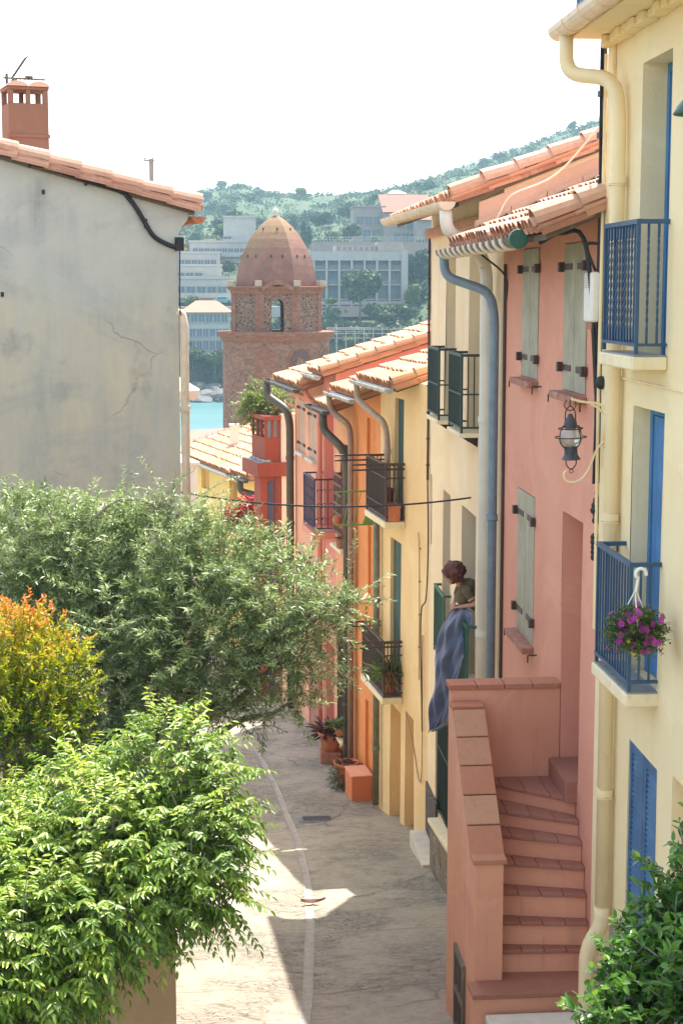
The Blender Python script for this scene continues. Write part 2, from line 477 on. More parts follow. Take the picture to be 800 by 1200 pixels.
def gutter(h, u0, u1, v, z, r, mat, ribs=0, name='gutter', parent=None, dz=0.0, bracket=None, rib_r=0.008):
    """half-round gutter along the eave, open on top"""
    m = MB(); K = 9; n = max(2, ribs*2+2); i0 = len(m.v)
    for k in range(n):
        u = u0+(u1-u0)*k/(n-1); zz = z + dz*k/(n-1)
        for rr in (r, r-0.012):
            for a in np.linspace(math.pi, 2*math.pi, K): m.v.append((u, v+rr*math.cos(a), zz+rr*math.sin(a)))
    S = 2*K
    for k in range(n-1):
        for j in range(K-1):
            a = i0+k*S+j; m.f.append((a, a+1, a+S+1, a+S)); m.t.append(0.5)
            b = a+K; m.f.append((b+1, b, b+S, b+S+1)); m.t.append(0.5)
        for j in (0, K-1):
            a = i0+k*S+j; m.f.append((a, a+S, a+S+K, a+K)); m.t.append(0.5)
    for k in (0, n-1):
        a = i0+k*S; m.f.append(tuple(a+j for j in range(K))); m.t.append(0.5)
    o = m.build(name, mat, parent or h.t)
    if ribs:
        q = MB()
        for k in range(1, ribs):
            u = u0+(u1-u0)*k/ribs; zz = z+dz*k/ribs
            q.tube([(u, v+(r+0.004)*math.cos(a), zz+(r+0.004)*math.sin(a)) for a in np.linspace(math.pi, 2*math.pi, K)], rib_r, 6)
        q.build_each('bracket_and_sun_stripe', bracket or mat, o)
    return o
def downpipe(h, pts, r, mat, rad=0.14, collars=(), name='downpipe', seg=14, parent=None):
    m = MB(); m.tube(rounded(pts, rad, 6), r, seg)
    o = m.build(name, mat, parent or h.t, smooth=True)
    a = Vector(pts[-2]); b = Vector(pts[-1])
    if collars:
        for z in collars:
            c = MB()
            t = (z-a.z)/(b.z-a.z) if abs(b.z-a.z) > 1e-6 else 0
            p = a.lerp(b, t); c.tube([p-Vector((0, 0, 0.03)), p+Vector((0, 0, 0.03))], r+0.012, seg)
            c.tube([p-Vector((0, 0, 0.045)), p-Vector((0, 0, 0.035))], r+0.018, seg)
            c.build('pipe_collar', mat, o)
    return o

def plank_shutter(h, parent, u0, u1, z0, z1, v, mat, iron=None, leaves=2, planks=3, hs=1.0):
    """closed plank shutters: two leaves of boards; strap hinges as seen on the front"""
    gap = 0.012; W = (u1-u0)/leaves
    for k in range(leaves):
        a = u0+k*W+gap/2; b = u0+(k+1)*W-gap/2; m = MB(); p = (b-a)/planks
        for i in range(planks): m.box(a+i*p+0.003, a+(i+1)*p-0.003, v-0.03, v, z0+0.01, z1-0.01)
        m.box(a+0.01, b-0.01, v-0.04, v-0.0301, z0+0.02, z1-0.02)
        o = m.build('shutter', mat, parent, bevel=0.003)
        if iron:
            edge = a if k == 0 else b; sgn = 1 if k == 0 else -1
            for zz in (z0+0.16*(z1-z0), z1-0.16*(z1-z0)):
                q = MB(); x0, x1 = sorted((edge, edge+sgn*W*0.75))
                q.box(x0, x1, v+0.001, v+0.008, zz-0.03, zz+0.03)
                x0, x1 = sorted((edge-sgn*0.075*hs, edge+sgn*0.004))
                q.box(x0, x1, v+0.0005, v+0.06*hs, zz-0.055*hs, zz+0.055*hs)
                q.build('hinge', iron, parent)
def louver(h, parent, u0, u1, z0, z1, v, mat, leaves=2, pitch=0.045):
    W = (u1-u0)/leaves
    for k in range(leaves):
        a = u0+k*W+0.006; b = u0+(k+1)*W-0.006; m = MB()
        m.box(a, a+0.06, v-0.04, v, z0, z1).box(b-0.06, b, v-0.04, v, z0, z1).box(a+0.06, b-0.06, v-0.04, v-0.002, z0, z0+0.1).box(a+0.06, b-0.06, v-0.04, v-0.002, z1-0.1, z1)
        n = int((z1-z0-0.2)/pitch)
        for i in range(n):
            z = z0+0.1+(i+0.5)*(z1-z0-0.2)/n
            m.prism([(v-0.036, z+0.02), (v-0.030, z+0.026), (v-0.004, z-0.012), (v-0.010, z-0.018)], 0, a+0.06, b-0.06)
        m.build('shutter', mat, parent)
def glazing(h, parent, u0, u1, z0, z1, v, mat, glass, rows=3, cols=2):
    m = MB(); f = 0.05
    m.box(u0, u0+f, v-0.05, v, z0, z1).box(u1-f, u1, v-0.05, v, z0, z1).box(u0+f, u1-f, v-0.05, v-0.002, z0, z0+f).box(u0+f, u1-f, v-0.05, v-0.002, z1-f, z1)
    for i in range(1, cols): u = u0+(u1-u0)*i/cols; m.box(u-0.03, u+0.03, v-0.048, v-0.004, z0+f, z1-f)
    for j in range(1, rows): z = z0+(z1-z0)*j/rows; m.box(u0+f, u1-f, v-0.04, v-0.012, z-0.015, z+0.015)
    m.build('frame', mat, parent)
    p = MB(); p.box(u0+f*0.5, u1-f*0.5, v-0.03, v-0.025, z0+f*0.5, z1-f*0.5); p.build('pane', glass, parent)
def opening(h, name='window', label=None):
    """an Empty in the house that parents one opening's joinery"""
    o = bpy.data.objects.new(name, None); COL.objects.link(o); o.parent = h.t; BASE[o.name] = h.base
    if label: o['label'] = label
    return o
def railing(h, parent, u0, u1, v, z0, z1, mat, pitch=0.095, bar=0.008, wall_v=0.0, twist=False, sides=(True, True), name='railing', midrails=()):
    m = MB(); rr = 0.016
    vs_ = [(u0, wall_v), (u0, v), (u1, v), (u1, wall_v)]
    segs = [((u0, v), (u1, v))]
    if sides[0]: segs.append(((u0, wall_v), (u0, v)))
    if sides[1]: segs.append(((u1, wall_v), (u1, v)))
    for (a, b) in segs:
        L = math.hypot(b[0]-a[0], b[1]-a[1]); hor = abs(a[1]-b[1]) < 1e-6
        for z, hh in ((z1, 0.018), (z0+0.07, 0.012)) + tuple((q, 0.010) for q in midrails):
            if hor: m.box(min(a[0], b[0])-0.02, max(a[0], b[0])+0.02, v-0.018, v+0.018, z-hh, z+hh)
            else: m.box(a[0]-0.0175, a[0]+0.0175, min(a[1], b[1]), max(a[1], b[1])-0.0185, z-hh+0.001, z+hh-0.001)
        n = max(1, int(round(L/pitch)))
        for i in range(n+1):
            if not hor and i in (0, n): continue
            t = i/n; x = a[0]+(b[0]-a[0])*t; y = a[1]+(b[1]-a[1])*t
            q = 0.014 if (hor and i in (0, n)) else bar
            if twist and q == bar:
                N = 40; i0 = len(m.v)
                for k in range(N+1):
                    z = z0+0.07+(z1-z0-0.07)*k/N; an = k*0.55 if 5 < k < N-5 else 5*0.55
                    for c in range(4):
                        m.v.append((x+q*1.3*math.cos(an+c*math.pi/2), y+q*1.3*math.sin(an+c*math.pi/2), z))
                for k in range(N):
                    for c in range(4):
                        A = i0+k*4+c; B = i0+k*4+(c+1) % 4; m.f.append((A, B, B+4, A+4)); m.t.append(0.5)
            else:
                m.box(x-q, x+q, y-q, y+q, z0 if q == 0.014 else z0+0.07, z1)
    return m.build(name, mat, parent)
def slab(h, u0, u1, v, z0, z1, mat, name='balcony', tile=None):
    m = MB(); m.box(u0, u1, 0.002, v, z0, z1)
    o = m.build(name, mat, h.t, bevel=0.012)
    if tile:
        q = MB(); q.box(u0+0.02, u1-0.02, 0.004, v-0.02, z1+0.001, z1+0.012); q.build('floor_tile', tile, o)
    return o

# ------------------------------------------------------------------ shared materials
M = MATS
paint('old_wood', (0.16, 0.12, 0.085), 0.8, wear=(0.25, 0.2, 0.15))
tile_mat('tile_salmon', (0.58, 0.31, 0.20), (0.68, 0.47, 0.35), (0.36, 0.16, 0.10))
tile_mat('tile_pale', (0.53, 0.265, 0.145), (0.62, 0.40, 0.255), (0.36, 0.15, 0.08))
tile_mat('tile_coping', (0.42, 0.165, 0.095), (0.46, 0.26, 0.155), (0.30, 0.11, 0.075))
stucco('yellow_wall', (0.83, 0.72, 0.46), (0.82, 0.67, 0.385), (0.55, 0.42, 0.20), 0.22, seed=1)
stucco('pink_wall', (0.71, 0.335, 0.235), (0.65, 0.285, 0.20), (0.50, 0.23, 0.18), 0.3, seed=2)
stucco('white_wall', (0.82, 0.67, 0.46), (0.79, 0.61, 0.38), (0.60, 0.42, 0.24), 0.35, seed=3)
stucco('cream_wall', (0.82, 0.62, 0.345), (0.78, 0.54, 0.26), (0.55, 0.38, 0.19), 0.35, seed=4)
stucco('orange_wall', (0.76, 0.28, 0.085), (0.66, 0.24, 0.08), (0.5, 0.19, 0.08), 0.25, seed=5)
stucco('peach_wall', (0.77, 0.365, 0.175), (0.70, 0.32, 0.17), (0.5, 0.24, 0.13), 0.25, seed=6)
stucco('rose_wall', (0.70, 0.28, 0.21), (0.64, 0.24, 0.18), (0.45, 0.17, 0.14), 0.25, seed=7)
stucco('coral_wall', (0.77, 0.365, 0.22), (0.70, 0.32, 0.21), (0.48, 0.22, 0.15), 0.28, seed=8)
stucco('red_wall', (0.31, 0.08, 0.045), (0.27, 0.065, 0.04), (0.35, 0.08, 0.05), 0.3, seed=9)
stucco('chalk_wall', (0.80, 0.72, 0.60), (0.76, 0.66, 0.52), (0.5, 0.42, 0.32), 0.3, seed=10)
stucco('sun_yellow_wall', (0.80, 0.60, 0.22), (0.76, 0.54, 0.17), (0.55, 0.38, 0.14), 0.25, seed=11)
stucco('orange_bench_wall', (0.66, 0.21, 0.08), None, (0.4, 0.15, 0.08), 0.3, seed=12)
stucco('gable_tan', (0.78, 0.50, 0.35), (0.72, 0.44, 0.30), (0.5, 0.3, 0.2), 0.3, seed=15)
stucco('stair_wall', (0.72, 0.355, 0.225), (0.62, 0.285, 0.185), (0.36, 0.19, 0.14), 0.5, seed=13)
paint('blue_metal', (0.028, 0.08, 0.16), 0.45, 0.0, 0.15)
paint('blue_shutter', (0.05, 0.135, 0.26), 0.6, 0.0, 0.25, (0.10, 0.19, 0.30), 2.5)
paint('blue_wood', (0.05, 0.19, 0.43), 0.55, 0.0, 0.22, (0.085, 0.24, 0.46), 2.5)
paint('blue_grey_pipe', (0.20, 0.285, 0.36), 0.5, 0.0, 0.15, (0.30, 0.36, 0.40))
paint('cream_pipe', (0.83, 0.69, 0.42), 0.5, 0.0, 0.08, (0.72, 0.56, 0.31), 1.5)
paint('cream_gutter', (0.74, 0.60, 0.44), 0.5, 0.0, 0.1, (0.6, 0.45, 0.32))
paint('white_pipe', (0.74, 0.71, 0.62), 0.55, 0.0, 0.08, (0.62, 0.56, 0.36), 2.0)
paint('zinc', (0.42, 0.42, 0.40), 0.5, 0.3, 0.15, (0.5, 0.42, 0.36))
paint('dark_bronze', (0.09, 0.075, 0.055), 0.5, 0.2, 0.2, (0.16, 0.12, 0.08))
paint('brown_pipe', (0.30, 0.20, 0.15), 0.5, 0.1, 0.2, (0.36, 0.27, 0.22))
paint('tan_pipe', (0.42, 0.32, 0.24), 0.5, 0.1, 0.2, (0.5, 0.40, 0.3))
paint('green_pipe', (0.17, 0.19, 0.13), 0.5, 0.1, 0.2, (0.25, 0.24, 0.18))
paint('dark_green_metal', (0.012, 0.034, 0.03), 0.5, 0.0, 0.2)
paint('green_metal', (0.022, 0.10, 0.07), 0.45, 0.0, 0.2)
paint('dark_green_wood', (0.015, 0.06, 0.055), 0.55, 0.0, 0.25)
paint('brown_iron', (0.065, 0.035, 0.028), 0.55, 0.1, 0.2, (0.12, 0.06, 0.04))
paint('rust_lattice', (0.16, 0.06, 0.045), 0.7, 0.0, 0.25)
paint('black_iron', (0.025, 0.022, 0.026), 0.5, 0.1, 0.2)
paint('violet_iron', (0.045, 0.035, 0.09), 0.5, 0.1, 0.2)
paint('sage_wood', (0.37, 0.35, 0.26), 0.75, 0.0, 0.2, (0.46, 0.43, 0.34), 3.0, 0.25)
paint('ochre_wood', (0.60, 0.36, 0.12), 0.7, 0.0, 0.12)
paint('orange_wood', (0.68, 0.22, 0.04), 0.6, 0.0, 0.12)
paint('coral_wood', (0.52, 0.32, 0.22), 0.6, 0.0, 0.12)
paint('brick_sill', (0.36, 0.16, 0.11), 0.85, 0.0, 0.25, (0.45, 0.35, 0.28))
paint('stone_sill', (0.62, 0.58, 0.50), 0.8, 0.0, 0.1)
paint('slab_paint', (0.78, 0.68, 0.45), 0.8, 0.0, 0.08, (0.6, 0.5, 0.33))
paint('slate_tile', (0.25, 0.27, 0.28), 0.6, 0.0, 0.2)
paint('white_plastic', (0.78, 0.77, 0.73), 0.4, 0.0, 0.05)
paint('black_rubber', (0.015, 0.015, 0.018), 0.6)
paint('terracotta', (0.52, 0.17, 0.075), 0.8, 0.0, 0.18, (0.55, 0.28, 0.17))
paint('soil', (0.06, 0.045, 0.03), 0.95, 0.0, 0.3, None, 20)
paint('bark', (0.16, 0.13, 0.095), 0.9, 0.0, 0.35, (0.28, 0.25, 0.2), 14, 0.5)
paint('weathered_pole', (0.30, 0.26, 0.23), 0.8, 0.0, 0.15)
glass_mat('dark_glass'); glass_mat('blue_glass', (0.12, 0.2, 0.26), 0.12)

def gz(Y):
    return float(np.interp(Y, [-40, 0, 9, 13, 15, 18, 21.5, 25, 27.5, 30, 33.4, 37, 46, 60, 85, 112, 140, 200],
                           [-5.4, -5.4, -6.0, -6.85, -7.4, -8.0, -8.65, -9.15, -9.6, -9.75, -9.9, -10.3, -11.4, -13.0, -16.5, -20.3, -24.5, -30.0]))

# ------------------------------------------------------------------ street, terrain, sea
def street_mat():
    m, nt, b, out = _new('street_concrete'); N = NT(nt)
    f = N.noise(0.55, 6, 0.65); g = N.noise(11, 7, 0.72); h = N.noise(45, 5, 0.7)
    c = N.ramp(f, [(0.3, (0.40, 0.345, 0.265)), (0.5, (0.44, 0.385, 0.30)), (0.7, (0.35, 0.305, 0.24))])
    c = N.mix(N.math('MULTIPLY', N.ramp(g, [(0.45, 0), (0.7, 1)]), 0.5), c, (0.245, 0.23, 0.195))
    c = N.mix(N.math('MULTIPLY', N.ramp(h, [(0.55, 0), (0.7, 1)]), 0.4), c, (0.46, 0.42, 0.37))
    # worn stone paving showing through the concrete in patches
    mp = N.mapping((2.2, 5.0, 1)); 
    e = N.n('ShaderNodeTexVoronoi', feature='DISTANCE_TO_EDGE'); e.inputs['Scale'].default_value = 3.4; N.l(mp, e.inputs['Vector'])
    seam = N.ramp(e.outputs['Distance'], [(0.0, 1), (0.05, 0)])
    patch = N.ramp(N.noise(0.8, 4, 0.6, N.mapping(loc=(5, 2, 0))), [(0.46, 0), (0.6, 1)])
    sm = N.math('MULTIPLY', seam, patch)
    cv = N.n('ShaderNodeTexVoronoi'); cv.inputs['Scale'].default_value = 3.4; N.l(mp, cv.inputs['Vector'])
    cs = N.n('ShaderNodeSeparateColor'); N.l(cv.outputs['Color'], cs.inputs[0])
    cob = N.ramp(cs.outputs[0], [(0.0, (0.17, 0.16, 0.135)), (0.5, (0.29, 0.265, 0.22)), (1.0, (0.42, 0.385, 0.32))])
    c = N.mix(N.math('MULTIPLY', patch, 0.5), c, cob)
    c = N.mix(N.math('MULTIPLY', sm, 0.75), c, (0.10, 0.09, 0.08))
    dirt = N.noise(3.6, 8, 0.72, N.mapping((1.0, 1.0, 1), (3, 3, 0)))
    c = N.mix(N.math('MULTIPLY', N.ramp(dirt, [(0.5, 0), (0.66, 1)]), 0.42), c, (0.15, 0.13, 0.10))
    # a few long shrinkage cracks and cross joints
    w = N.n('ShaderNodeTexVoronoi', feature='DISTANCE_TO_EDGE'); w.inputs['Scale'].default_value = 0.3
    nz = N.n('ShaderNodeTexNoise'); nz.inputs['Scale'].default_value = 1.5; N.l(N.geo, nz.inputs['Vector'])
    mv = N.n('ShaderNodeMix', data_type='VECTOR'); mv.inputs[0].default_value = 0.35; N.l(N.geo, mv.inputs[4]); N.l(nz.outputs[1], mv.inputs[5])
    N.l(mv.outputs[1], w.inputs['Vector'])
    crack = N.math('MULTIPLY', N.ramp(w.outputs['Distance'], [(0.0, 1), (0.006, 0)]), N.ramp(N.noise(1.3, 3, 0.6), [(0.45, 0), (0.6, 1)]))
    c = N.mix(N.math('MULTIPLY', crack, 0.75), c, (0.08, 0.07, 0.06))
    sy = N.n('ShaderNodeSeparateXYZ'); N.l(N.geo, sy.inputs[0])
    jj = N.math('FRACT', N.math('ADD', N.math('MULTIPLY', sy.outputs[1], 0.37), N.math('MULTIPLY', N.noise(0.8, 4, 0.6), 0.16)))
    jl = N.math('MULTIPLY', N.ramp(jj, [(0.0, 1), (0.022, 0)]), N.ramp(N.noise(1.7, 4, 0.6), [(0.38, 0), (0.5, 1)]))
    c = N.mix(N.math('MULTIPLY', jl, 0.6), c, (0.12, 0.105, 0.09))
    N.l(c, b.inputs['Base Color']); b.inputs['Roughness'].default_value = 0.85
    hh = N.math('ADD', N.math('MULTIPLY', g, 1.2), N.math('ADD', N.math('MULTIPLY', h, 0.5), N.math('MULTIPLY', sm, -0.9)))
    N.l(N.bump(hh, 0.8, 0.05), b.inputs['Normal'])
    MATS['street'] = m
street_mat()
paint('drain_concrete', (0.33, 0.30, 0.26), 0.85, 0.0, 0.2, (0.30, 0.27, 0.23), 8, 0.3)

def sheet(name, xs, ys, zf, mat, smooth=True, kind='structure'):
    X, Y = np.meshgrid(xs, ys); Z = zf(X, Y)
    v = np.stack([X.ravel(), Y.ravel(), Z.ravel()], 1); nx = len(xs); ny = len(ys)
    i = np.arange(nx*ny).reshape(ny, nx)
    f = np.stack([i[:-1, :-1].ravel(), i[:-1, 1:].ravel(), i[1:, 1:].ravel(), i[1:, :-1].ravel()], 1)
    o = big_mesh(name, v, f, np.full(len(f), 0.5), mat, smooth=smooth); o['kind'] = kind
    return o
def gzv(Y): return np.vectorize(gz)(Y)
def street_z(X, Y):
    dip = -0.05*np.exp(-((X-1.0)/0.5)**2)
    return gzv(Y) + dip + 0.012*np.sin(2.3*X+0.7*Y)*np.sin(1.1*Y) + 0.006*np.sin(7*X)*np.sin(5.3*Y)
sheet('street', np.linspace(-4, 3.9, 60), np.linspace(4, 62, 300), street_z, MATS['street'])

def ground_mat():
    m, nt, b, out = _new('dry_ground'); N = NT(nt)
    f = N.noise(0.12, 7, 0.65); g = N.noise(2.5, 6, 0.7)
    c = N.ramp(f, [(0.3, (0.23, 0.19, 0.13)), (0.6, (0.16, 0.15, 0.085))])
    c = N.mix(N.math('MULTIPLY', g, 0.5), c, (0.30, 0.26, 0.19))
    N.l(c, b.inputs['Base Color']); b.inputs['Roughness'].default_value = 0.95
    N.l(N.bump(g, 0.5, 0.05), b.inputs['Normal']); MATS['ground'] = m
ground_mat()
sheet('ground', np.concatenate([np.linspace(-60, -5, 12), np.linspace(-4, 8, 13), np.linspace(10, 80, 15)]), np.linspace(-30, 150, 91),
      lambda X, Y: gzv(Y)-0.25-0.02*np.clip(np.abs(X)-4, 0, 100)*0 , MATS['ground'])

# the open drain that runs down the street
dp = [(300, 880), (316, 908), (330, 940), (343, 972), (353, 1005), (360, 1040), (363, 1075), (362, 1120), (360, 1170), (357, 1200)]
def on_street(px, py):
    r = ray(px, py); lo, hi = 4.0, 80.0
    for _ in range(60):
        mid = (lo+hi)/2; p = r*(mid/r.y)
        if p.z > gz(mid)-0.03: lo = mid
        else: hi = mid
    return r*(lo/r.y)
pts = smooth_path([on_street(*p) for p in dp]+[Vector((0.72, 11.5, 0))]+[Vector((0.62, 9.0, 0))], 6)
m = MB(); i0 = 0
for k, p in enumerate(pts):
    q = pts[min(k+1, len(pts)-1)]-pts[max(k-1, 0)]; nrm = Vector((-q.y, q.x, 0)).normalized()
    for off, dz in ((-0.06, 0.014), (-0.03, 0.004), (0.03, 0.004), (0.06, 0.014)):
        a = p+nrm*off
        m.v.append((a.x, a.y, float(street_z(a.x, a.y))+dz))
for k in range(len(pts)-1):
    for j in range(3):
        a = k*4+j; m.f.append((a, a+1, a+5, a+4)); m.t.append(0.5)
o = m.build('drain_channel', MATS['drain_concrete'], smooth=False); o['kind'] = 'structure'

def sea_mat():
    m, nt, b, out = _new('sea_water'); N = NT(nt)
    f = N.noise(0.02, 5, 0.6, N.mapping((1, 2.5, 1)))
    c = N.ramp(f, [(0.35, (0.03, 0.115, 0.125)), (0.65, (0.055, 0.16, 0.16))])
    N.l(c, b.inputs['Base Color']); b.inputs['Roughness'].default_value = 0.35; b.inputs['IOR'].default_value = 1.33
    w = N.math('ADD', N.noise(0.5, 4, 0.6, N.mapping((1, 2.2, 1))), N.math('MULTIPLY', N.noise(2.0, 3, 0.6), 0.4))
    N.l(N.bump(w, 0.8, 0.35), b.inputs['Normal']); MATS['sea'] = m
sea_mat()
SEA = -22.0
sheet('sea', np.linspace(-500, 500, 11), np.linspace(115, 700, 13), lambda X, Y: X*0+SEA, MATS['sea'])

# far shore: cliff, slopes and ridge measured from the photograph's skyline
SKY_PX = [-200, 0, 120, 210, 240, 265, 285, 300, 345, 380, 400, 440, 480, 520, 560, 600, 650, 700, 780, 900, 1100]
SKY_PY = [262, 250, 240, 233, 229, 226, 221, 227, 232, 233, 231, 227, 217, 206, 192, 179, 161, 146, 120, 95, 80]
YR = 860.0
def ridge_h(X):            # ridge height at Y = YR
    px = 250+X*1800/YR
    return (340-np.interp(px, SKY_PX, SKY_PY))*YR/1800
def shore_y(X): return 316+8*np.sin(X*0.05)+5*np.sin(X*0.17+1)+np.clip(X-7, 0, 40)*-1.1
def hill_z(X, Y):
    s = shore_y(X); t = np.clip((Y-s)/(YR-s), -0.3, 1.6)
    xr = X*YR/np.maximum(Y, 60)
    top = ridge_h(xr)
    cliff = np.clip((Y-s)/12.0, 0, 1)
    c = cliff*cliff*(3-2*cliff)
    up = SEA-2 + c*12 + (top-(SEA+10))*np.clip(t, 0, 1)**0.85
    up = np.where(t > 1, top-(t-1)*90, up)
    n = 2.5*np.sin(X*0.031+Y*0.017)+1.7*np.sin(X*0.07-Y*0.045)+1.0*np.sin(X*0.15+Y*0.11)
    return np.where(Y < s-1, SEA-4, up + n*np.clip((Y-s)/60, 0, 1)*np.clip((1.02-t)*4, 0, 1))
def hill_mat():
    m, nt, b, out = _new('garrigue_slope'); N = NT(nt)
    f = N.noise(0.02, 7, 0.65); g = N.noise(0.16, 7, 0.7)
    c = N.ramp(f, [(0.35, (0.036, 0.070, 0.017)), (0.55, (0.052, 0.080, 0.021)), (0.7, (0.068, 0.076, 0.027))])
    c = N.mix(N.ramp(g, [(0.47, 0), (0.6, 1)]), c, (0.028, 0.054, 0.017))
    geo = N.n('ShaderNodeNewGeometry'); sx = N.n('ShaderNodeSeparateXYZ'); N.l(geo.outputs['Normal'], sx.inputs[0])
    c = N.mix(N.ramp(sx.outputs[2], [(0.5, 1), (0.75, 0)]), c, (0.075, 0.075, 0.06))
    N.l(c, b.inputs['Base Color']); b.inputs['Roughness'].default_value = 0.95
    N.l(N.bump(g, 0.8, 1.5), b.inputs['Normal']); MATS['hill'] = m
hill_mat()
sheet('hills', np.linspace(-420, 560, 200), np.concatenate([np.linspace(250, 345, 64), np.linspace(350, 1000, 90)]), hill_z, MATS['hill'])
def hz(X, Y): return float(hill_z(np.array(float(X)), np.array(float(Y))))

# air
hb = MB(); hb.box(-620, 700, -45, 1150, -34, 135)
hm = bpy.data.materials.new('sea_haze'); hm.use_nodes = True; nt = hm.node_tree; nt.nodes.clear()
pv = nt.nodes.new('ShaderNodeVolumePrincipled'); ho = nt.nodes.new('ShaderNodeOutputMaterial')
pv.inputs['Color'].default_value = (0.55, 0.82, 0.98, 1); pv.inputs['Density'].default_value = 0.00029; pv.inputs['Anisotropy'].default_value = 0.0
nt.links.new(pv.outputs[0], ho.inputs['Volume'])
HAZE = hb.build('haze', hm); HAZE['kind'] = 'stuff'

# ================================================================== houses on the right, near to far
# ---- yellow house with the blue balconies
H1 = House('yellow_house', 'butter yellow house with blue balconies and blue joinery, nearest on the right', 'house', (3.4, 7.0), (0, 1), -6.9)
L1 = 13.2-7.0
w_up = H1.rect(753, 788, 70, 415); w_lo = H1.rect(742, 778, 480, 830); w_sh = H1.rect(736, 771, 868, 1052)
w_up = (w_up[0], w_up[1], -0.52, 1.78); w_lo = (w_lo[0], w_lo[1], -3.14, -0.93); w_sh = (w_sh[0], w_sh[1], -5.35, -3.70)
niche = (2.9, 3.95, -5.6, -3.62)
w_up2 = (1.6, 2.4, -0.52, 1.78); w_lo2 = (1.6, 2.4, -3.14, -0.93)
H1.walls(L1, -7.2, 2.09, 7, 0.0, [w_up, w_lo, w_sh, niche, w_up2, w_lo2], MATS['yellow_wall'], reveal=0.32, hole_depth={1: 0.2, 2: 0.06, 3: 0.5, 5: 0.2}, k=1.0)
for i, w in enumerate((w_up, w_lo, w_up2, w_lo2)):
    o = opening(H1, 'window'); u0, u1, z0, z1 = w
    d_ = -0.06 if i % 2 == 0 else 0.0
    fr = MB(); fr.box(u0, u0+0.07, d_-0.19, d_-0.14, z0, z1).box(u1-0.07, u1, d_-0.19, d_-0.14, z0, z1).box(u0+0.07, u1-0.07, d_-0.19, d_-0.142, z1-0.07, z1)
    fr.build('frame', MATS['blue_wood'], o)
    plank_shutter(H1, o, u0+0.07, u1-0.07, z0, z1-0.07, d_-0.15, MATS['blue_wood'], None)
    if i > 1: continue
    zf = -0.50 if i == 0 else -3.10
    b = slab(H1, u0-0.06, u1+0.16, 0.27, zf-0.10, zf, MATS['slab_paint'], tile=MATS['slate_tile'])
    railing(H1, b, u0-0.02, u1+0.12, 0.235, zf+0.02, zf+1.01, MATS['blue_metal'], 0.085, 0.008, twist=(i == 0))
o = opening(H1, 'window'); louver(H1, o, w_sh[0], w_sh[1], w_sh[2], w_sh[3], -0.012, MATS['blue_shutter'])
m = MB(); m.box(0, 3.0, 0.003, 0.05, -7.2, -5.35).box(w_sh[0]+0.0, w_sh[1]+0.25, 0.003, 0.06, -7.2, -5.42)
m.build('plinth', stone_mat('plinth_stone', [(0.22, 0.2, 0.18), (0.3, 0.27, 0.23), (0.36, 0.31, 0.25)], (0.35, 0.32, 0.27), 3.0), H1.t)
m = MB(); m.box(niche[0]-0.05, niche[1]+0.05, 0.003, 0.12, niche[2]-0.06, niche[2]); m.build('sill', MATS['stone_sill'], H1.t)
# corner strip, eaves, gutter, terrace rail
m = MB(); m.box(L1-0.16, L1+0.004, 0.003, 0.03, -6.8, 2.05); m.build('corner_strip', MATS['yellow_wall'], H1.t)
m = MB(); m.box(-0.3, L1+0.02, -7.0, 0.36, 2.12, 2.24); sf = m.build('eaves', MATS['yellow_wall'], H1.t, bevel=0.01)
m = MB(); g = np.random.default_rng(3)
for k in range(44):            # broken tile course under the eaves
    u = L1-0.02-k*0.14; m.box(u-0.12, u, 0.0, 0.10+g.uniform(0, 0.05), 2.045+g.uniform(-0.01, 0.01), 2.118)
m.build_each('course_tile', MATS['yellow_wall'], H1.t, bevel=0.015)
gutter(H1, -0.3, L1+0.05, 0.45, 2.20, 0.10, MATS['cream_gutter'], ribs=12)
downpipe(H1, [H1.loc(Vector((2.96, 13.0, 2.12))), H1.loc(Vector((2.96, 13.0, 1.80))), H1.loc(Vector((3.29, 12.66, 1.72))), (L1-0.60, 0.085, 1.4), (L1-0.60, 0.085, -5.35)],
         0.062, MATS['cream_pipe'], 0.2, collars=(0.9, -1.9, -4.3))
downpipe(H1, [(L1-0.60, 0.085, -5.33), (L1-0.60, 0.085, -5.5), (L1-0.52, 0.19, -5.75), (L1-0.52, 0.19, -6.9)], 0.069, MATS['cream_pipe'], 0.15)
m = MB(); m.box(-0.3, L1-0.02, -7.0, 0.34, 2.241, 2.30); dk = m.build('terrace', MATS['slab_paint'], H1.t)
railing(H1, dk, 0, L1-0.10, 0.32, 2.30, 3.3, MATS['blue_metal'], 0.10, 0.009, wall_v=-3.0, sides=(False, True))
# ledge lines on the front
m = MB(); m.tube([(L1-0.45, 0.012, -0.73), (2.2, 0.012, -0.735)], 0.011, 6); m.build('cable_run', MATS['cream_pipe'], H1.t)
m = MB(); p = H1.fp(790, 128); m.lathe([(0.02, 0.1), (0.05, 0.08), (0.12, 0.0), (0.145, -0.05), (0.14, -0.055), (0.1, 0.0), (0.03, 0.07)], 20, (2.47, 0.42, 1.13))
m.tube(rounded([(2.47, 0.0, 1.37), (2.47, 0.42, 1.37), (2.47, 0.42, 1.21)], 0.1), 0.012, 8); m.build('lamp', MATS['green_metal'], H1.t, smooth=True)

